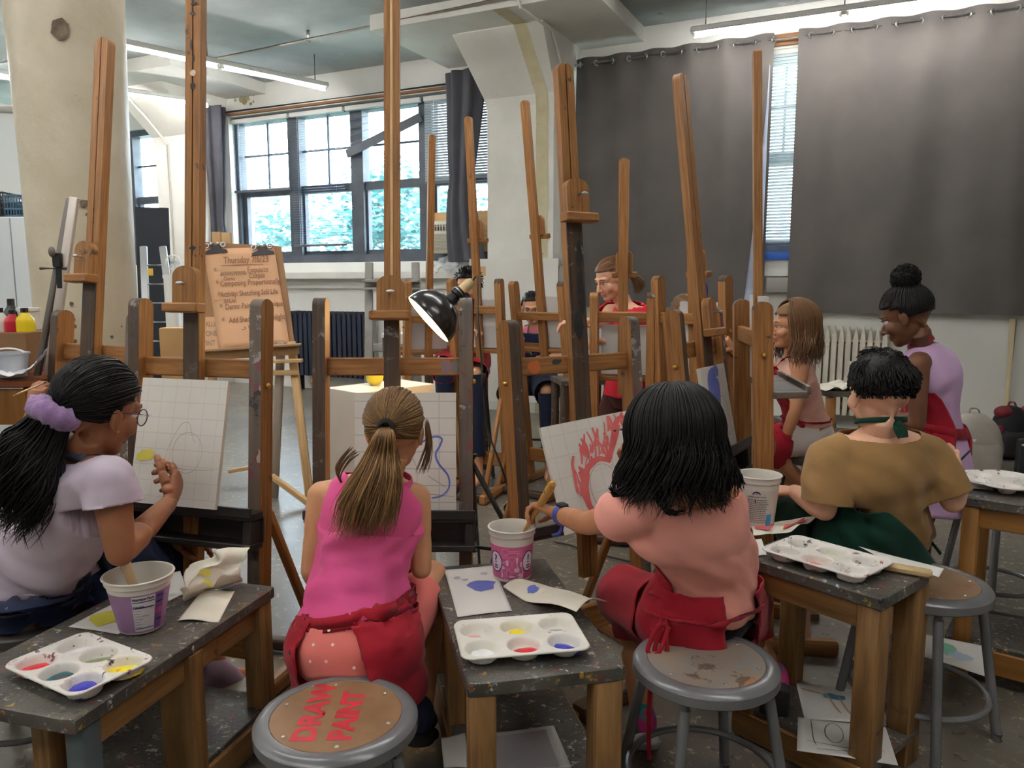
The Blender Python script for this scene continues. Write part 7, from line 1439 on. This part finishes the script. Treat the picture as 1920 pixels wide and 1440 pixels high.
mb = MB(); mb.bar(V((a.x, 7.5, zt)), V((b.x, 7.6, zt)), .06, .06, Z); mb.tube([V((a.x+.3, 7.52, zt)), V((a.x+.3, 7.52, ZC))], .008, 6); mb.tube([V((b.x-.12, 7.58, zt)), V((b.x-.12, 7.58, ZC))], .008, 6); mb.build('hanging_bar', M('screen_case', (176, 174, 168), r=.5), o)
# aluminium ladder, black panel, fan and tubes behind the column
ALU = M('aluminium', (176, 178, 178), r=.35, met=.7)
def ladder(label, b0, b1, t0, t1, n, mat, w=.05, d=.025, group=None, cat='ladder', name='ladder'):
    t = thing(name, label, cat, V((b0.x, b0.y, 0)), group)
    for a, b in ((b0, t0), (b1, t1)): mb = MB(); mb.bar(a, b, w, d, (b1-b0).normalized()); mb.build('rail', mat, t)
    for i in range(1, n): mb = MB(); f = i/n; mb.tube([lerp(b0, t0, f), lerp(b1, t1, f)], .014, 8); mb.build('rung', mat, t)
    return t
Yl = 7.6; b0 = V((A(276, 700, Yl).x, Yl, .0)); b1 = V((A(345, 700, Yl).x, Yl, 0)); L_ = ladder('aluminium ladder leaning behind the round column', b0+Z*.003, b1+Z*.003, A(269, 462, Yl+.35), A(305, 462, Yl+.35), 9, ALU, .07, .03)
mb = MB(); mb.box(A(282, 510, Yl+.15), (.05, .01, .07)); mb.build('sticker', M('yellow_sticker', (222, 180, 60), r=.6), L_)
mb = MB(); a, b = A(248, 470, 8.6), A(304, 470, 8.6); zt = A(280, 386, 8.6).z; mb.slab(V((a.x, a.y, .0)), V((b.x-a.x, .1, 0)), V((0, .12, zt)), .03); tag(mb.build('black_panel', M('matt_black_panel', (30, 33, 40), r=.7), smooth=False), 'tall black panel standing below the far left window', 'panel')
q = A(325, 492, 7.9); t = thing('fan', 'small white clip fan beside the aluminium ladder', 'fan', q); mb = MB(); mb.torus(q, .075, .008, -Y, 28, 8)
for i in range(14): a = math.pi*i/14; dv = V((math.cos(a), 0, math.sin(a)))*.075; mb.tube([q-dv+V((0, -.02, 0)), q+dv+V((0, -.02, 0))], .0016, 5)
mb.build('cage', WHITEP, t); mb = MB()
for i in range(3): a = i*2.094; c_ = q+V((math.cos(a), 0, math.sin(a)))*.035; mb.ell(c_, (.032, .004, .018), (V((math.cos(a), 0, math.sin(a))), Y, V((-math.sin(a), .3, math.cos(a)))))
mb.build('blades', M('fan_blade', (200, 204, 206), r=.4), t); mb = MB(); mb.tube(curve_pts([q-Z*.075, q+V((-.02, .03, -.13)), q+V((-.08, .03, -.2)), q+V((-.10, .02, -.24))], 5), .014, 8); mb.build('arm', WHITEP, t)
q = V((A(321, 600, 7.7).x, 7.75, 0)); t = thing('cardboard_tube', 'tall white tube standing right of the aluminium ladder', 'tube', q); mb = MB(); mb.lathe([(0, .0), (.07, .0), (.07, A(321, 522, 7.75).z), (.078, A(321, 522, 7.75).z), (.078, A(321, 515, 7.75).z), (0, A(321, 515, 7.75).z)], q, n=24); mb.build('tube_body', WHITEP, t)
mb = MB(); q = V((A(331, 650, 7.2).x, 7.2, 0)); zt = A(331, 614, 7.2).z; mb.box(q+Z*(zt/2), (.24, .18, zt)); tag(mb.build('cardboard_box', M('cardboard_tan', (176, 134, 88), (186, 146, 98), s=3, r=.8), smooth=False), 'tall tan cardboard box below the clip fan', 'box')
# second metal easel crossing the far left one
t = thing('metal_easel', 'slim aluminium easel leaning in front of the column, with a clamp', 'easel', AZ(70, 1010, 0)); MG = M('dull_steel', (112, 106, 100), r=.45, met=.5)
for (x0, y0, x1, y1, w, mt) in ((140, 370, 92, 705, .034, M('pale_steel', (196, 186, 176), r=.45, met=.2)), (131, 372, 60, 760, .022, MG), (104, 545, 83, 760, .022, MG)): mb = MB(); mb.bar(A(x0, y0, 2.95), A(x1, y1, 2.90), w, .018, X); mb.build('rail', mt, t)
for a, b in (((92, 705), (62, 1010)), ((60, 760), (20, 1010)), ((83, 760), (75, 1010))): mb = MB(); mb.bar(A(*a, 2.90), AZ(*b, .0), .026, .018, X); mb.build('leg', MG, t)
mb = MB(); q = A(112, 488, 2.93); mb.box(q, (.03, .05, .05)); mb.box(q+V((0, 0, -.06)), (.02, .03, .09)); cl = mb.build('clamp', BLACK, t); mb = MB(); mb.tube([q+V((-.07, -.01, -.03)), q+V((.03, -.01, -.03))], .006, 8); mb.ell(q+V((-.01, -.03, .03)), (.012, .012, .02)); mb.build('lever', MG, cl)
# ================================================================ PAINT TABLE AT THE LEFT
def bottle(label, px, py, Yd, r, h, mat, zt):
    q = A(px, py, Yd); c = V((q.x, Yd, zt)); t = thing('paint_bottle', label, 'bottle', c, 'paint bottles on the left table'); mb = MB(); mb.lathe([(0, 0), (r, 0), (r, h*.42), (r*.9, h*.55), (r*.42, h*.76), (r*.40, h*.8), (0, h*.8)], c, n=28); mb.build('bottle_body', mat, t, ang=60); mb = MB(); mb.lathe([(0, h*.79), (r*.40, h*.79), (r*.40, h*.99), (r*.3, h), (0, h)], c, n=20); mb.build('cap', BLACK, t)
cb = V((A(16, 660, 3.0).x-.06, 3.02, TLz)); bxw = .34; zbx = A(40, 622, 3.0).z
mb = MB(); mb.box(V((A(68, 650, 3.0).x-bxw/2, 3.06, (TLz+zbx)/2)), (bxw, .24, zbx-TLz), ch=.01); tag(mb.build('cardboard_box', M('cardboard_brown', (124, 92, 62), (136, 102, 70), s=3, r=.8), smooth=False), 'brown cardboard box of paint bottles on the left table', 'box')
for lab, px, py, Yd, r, h, m_ in (('black paint bottle behind the red one in the cardboard box', 23, 600, 3.10, .034, .125, M('bottle_black', (28, 38, 40), r=.3)), ('red paint bottle with a black cap in the cardboard box', 24, 612, 2.99, .029, .085, M('bottle_red', (176, 24, 44), r=.3)), ('yellow paint bottle with a black cap in the cardboard box', 48, 612, 3.0, .034, .092, M('bottle_yellow', (226, 200, 30), r=.3)), ('white paint bottle cut by the left edge, in the cardboard box', 2, 612, 3.0, .030, .092, M('bottle_white', (224, 220, 208), r=.3))): bottle(lab, px, py, Yd, r, h, m_, zbx+.001)
q = A(57, 630, 3.12); t = thing('cream_tub', 'cream plastic tub with a lid beside the paint bottles', 'tub', V((q.x, 3.12, zbx))); mb = MB(); mb.lathe([(0, 0), (.036, 0), (.04, .075), (.044, .076), (.044, .088), (0, .09)], V((q.x, 3.12, zbx+.001)), n=28); mb.build('tub_body', WHITEP, t)
q = A(18, 662, 2.86); c = V((q.x, 2.86, TLz)); t = thing('plastic_bucket', 'small clear white bucket with a handle before the cardboard box', 'bucket', c); mb = MB(); mb.lathe([(0, 0), (.05, 0), (.062, .082), (.066, .084), (.066, .09), (.06, .09), (.048, .004), (0, .004)], c+Z*.001, n=32); mb.build('bucket_body', M('frosted_plastic', (206, 210, 214), r=.3, trans=.3), t); mb = MB(); mb.tube([c+V((math.cos(a)*.064, -.01, .085+math.sin(a)*.022)) for a in [math.pi*i/12 for i in range(13)]], .004, 6); mb.build('handle', WHITEP, t)
mb = MB(); bq = A(55, 690, 2.82)
def bag(u, v): q = V((u*3, v*3, 4)); return V((bq.x-.14+.20*u, 2.84-.10*v+.03*noise.noise(q), TLz+.006+(.10*(u**4)+.05*(1-u)**3)*(1-v*.6)+.02*abs(noise.noise(q*1.6))))
mb.sheet(bag, 22, 16); o = tag(mb.build('plastic_bag', M('white_bag_plastic', (228, 226, 228), r=.35), ang=50, solid=.001), 'white and blue plastic bag spread on the left table', 'plastic bag')
mb = MB(); mb.sheet(lambda u, v: bag(.02+.2*u, v)+V((0, -.003, .003)), 6, 12); mb.sheet(lambda u, v: bag(.9+.1*u, v*.5)+V((0, -.003, .003)), 4, 8); mb.build('blue_print', M('bag_blue', (40, 76, 170), r=.4), o)
# ================================================================ GREY LADDER AND BAGS
GL = M('grey_ladder_paint', (150, 148, 142), (166, 164, 158), s=6, r=.6, spl=[(120, 116, 110), (180, 176, 168)], sps=14, spa=.1); Yg = 6.6
t = thing('step_ladder', 'grey painted wooden step ladder behind the pink girl\'s easel', 'ladder', V((A(735, 700, Yg).x, Yg, 0)))
for x0, x1 in ((692, 688), (779, 783)): mb = MB(); b = A(x1, 700, Yg); mb.bar(V((b.x, Yg, 0)), A(x0, 492, Yg+.2), .07, .035, X); mb.build('rail', GL, t)
for y_ in (531, 652): mb = MB(); mb.bar(A(684, y_, Yg+.13), A(788, y_, Yg+.13), .07, .05, Z); mb.build('step', GL, t)
mb = MB(); mb.bar(A(682, 527, Yg+.05), A(786, 527, Yg+.05), .02, .16, Z); mb.bar(A(682, 541, Yg+.05), A(786, 541, Yg+.05), .02, .16, Z); mb.build('top_tray', GL, t)
for x0, x1 in ((700, 716), (774, 768)): mb = MB(); b = A(x1, 700, Yg+.9); mb.bar(V((b.x, Yg+.9, 0)), A(x0, 600, Yg+.2), .04, .03, X); mb.build('rear_rail', GL, t)
def pack(label, name, c, w, d, h, ang, mat, pocket, strapm, lean=.0):
    x = V((math.cos(ang), math.sin(ang), 0)); y = V((-x.y, x.x, 0)); t = thing(name, label, 'backpack', c, 'bags on the floor by the wall'); P = lambda a, b, z: c+x*a+y*b+Z*z
    mb = MB(); loft(mb, [(P(0, lean*z*h+0, .01+z*h), x*(w/2*s), y*(d/2*q)) for z, s, q in ((0, .80, .75), (.05, .98, .98), (.35, 1.0, 1.0), (.65, .88, .86), (.85, .64, .66), (.97, .34, .4), (1.0, .08, .1))], 40, 5, e=2.6, cap=True, disp=folds(Z, .008, 12, 5, 3)); mb.build('bag_body', mat, t, ang=180)
    mb = MB(); loft(mb, [(P(0, -d*.36+lean*z*h, .03+z*h*.5), x*(w*.38*s), y*(d*.24*q)) for z, s, q in ((0, .85, .8), (.1, 1, 1), (.8, 1, .9), (1, .75, .3))], 30, 5, e=3, cap=True); mb.build('pocket', pocket, t, ang=180)
    mb = MB(); strap(mb, curve_pts([P(-w*.1, lean*h, h*.97), P(-w*.06, lean*h+.01, h*1.08), P(w*.06, lean*h+.01, h*1.08), P(w*.1, lean*h, h*.97)], 6), .022, .006, y); strap(mb, curve_pts([P(w*.16, d*.3+lean*h*.9, h*.9), P(w*.52, d*.25, h*.6), P(w*.56, d*.2, h*.3), P(w*.4, d*.3, .06)], 6), .035, .006, y); mb.build('strap', strapm, t); return t, P
c = AZ(1818, 888, 0); BGM = M('grey_nylon', (164, 156, 146), (178, 170, 160), s=5, r=.6, bump=.1, bs=150); t, P_ = pack('grey backpack with a small white heart on the floor by the wall', 'backpack', c, .40, .26, .43, R_(-8), BGM, BGM, M('grey_strap', (140, 132, 124), r=.7))
mb = MB(); hp = P_(-.05, -.142, .27); mb.add([hp+V((x, -.006, z)) for x, z in ((0, -.014), (.014, .002), (.011, .011), (.004, .010), (0, .004), (-.004, .010), (-.011, .011), (-.014, .002))], [tuple(range(8))]); mb.build('heart_mark', WHITEP, t)
mb = MB(); mb.box(P_(.14, -.10, .20), (.014, .006, .026)); mb.build('zip_pull', BRASS, t)
c = AZ(1890, 858, 0); MAR = M('maroon_nylon', (112, 28, 38), r=.7); t, P_ = pack('black backpack with maroon straps on the floor at the right edge', 'backpack', c, .30, .22, .40, R_(-5), M('black_nylon', (26, 25, 28), r=.7), M('black_nylon_pocket', (34, 32, 34), r=.6), MAR)
mb = MB(); mb.ell(P_(-.07, -.02, .36), (.07, .06, .05)); mb.ell(P_(.11, 0, .37), (.05, .05, .04)); mb.build('maroon_flap', MAR, t)
c = AZ(1868, 861, 0); t = thing('water_bottle', 'blue water bottle with a maroon lid and puppy picture beside the black backpack', 'bottle', c); c.z = .001; BB = M('bottle_blue', (46, 150, 196), r=.35)
mb = MB(); mb.lathe([(0, 0), (.040, .002), (.041, .01), (.041, .17), (.036, .195), (.03, .20), (0, .20)], c, n=32); mb.build('bottle_body', BB, t, ang=60); mb = MB(); mb.lathe([(0, .199), (.036, .199), (.038, .215), (.034, .250), (.022, .262), (0, .262)], c, n=28); mb.build('lid', MAR, t, ang=40)
bf = lambda x, y, l=.0006: V((c.x+math.cos(math.atan2(-c.y, -c.x)+x/.041)*(.041+l), c.y+math.sin(math.atan2(-c.y, -c.x)+x/.041)*(.041+l), c.z+y))
def disc(mb, cx, cy, rx, ry, l, n=18): mb.add([bf(cx, cy, l)]+[bf(cx+rx*math.cos(2*math.pi*i/n), cy+ry*math.sin(2*math.pi*i/n), l) for i in range(n)], [(0, i+1, (i+1) % n+1) for i in range(n)])
mb = MB(); disc(mb, -.012, .135, .014, .011, .0008); disc(mb, -.004, .140, .010, .010, .0008); disc(mb, .004, .052, .018, .026, .0008); mb.build('white_print', WHITEP, t, smooth=False); mb = MB(); disc(mb, -.009, .074, .008, .013, .0012); disc(mb, .016, .074, .008, .013, .0012); mb.build('brown_print', M('puppy_brown', (130, 66, 40), r=.6), t, smooth=False); mb = MB(); disc(mb, .004, .052, .003, .003, .0016, 8); disc(mb, -.003, .062, .0018, .0025, .0016, 8); disc(mb, .011, .062, .0018, .0025, .0016, 8); mb.build('dark_print', BLACK, t, smooth=False)
c = AZ(1915, 890, 0); mb = MB(); mb.box(c+V((.02, 0, .13)), (.13, .05, .26), ch=.2); o = tag(mb.build('speaker_case', M('charcoal_case', (52, 54, 58), r=.5)), 'charcoal upright case at the right edge before the black backpack', 'case'); mb = MB(); mb.ell(c+V((-.025, -.03, .22)), (.012, .004, .008)); mb.build('white_mark', WHITEP, o)
# long timber off-cuts on the floor
def timber(label, a, b, w, h): mb = MB(); mb.bar(a+Z*(h/2+.001), b+Z*(h/2+.001), w, h, a.cross(Z) if False else (b-a).cross(Z), .1); tag(mb.build('timber', M('dusty_timber', (104, 84, 64), (126, 104, 80), s=3, st=(1.4, 20, 1), co='UV', r=.75)), label, 'timber', 'timber rails on the floor')
timber('timber rail on the floor running right behind the centre bench', AZ(1085, 1352, 0), AZ(1205, 1292, 0), .06, .05); timber('timber rail on the floor slanting under the right bench', AZ(1478, 1105, 0), AZ(1522, 1165, 0), .06, .03)
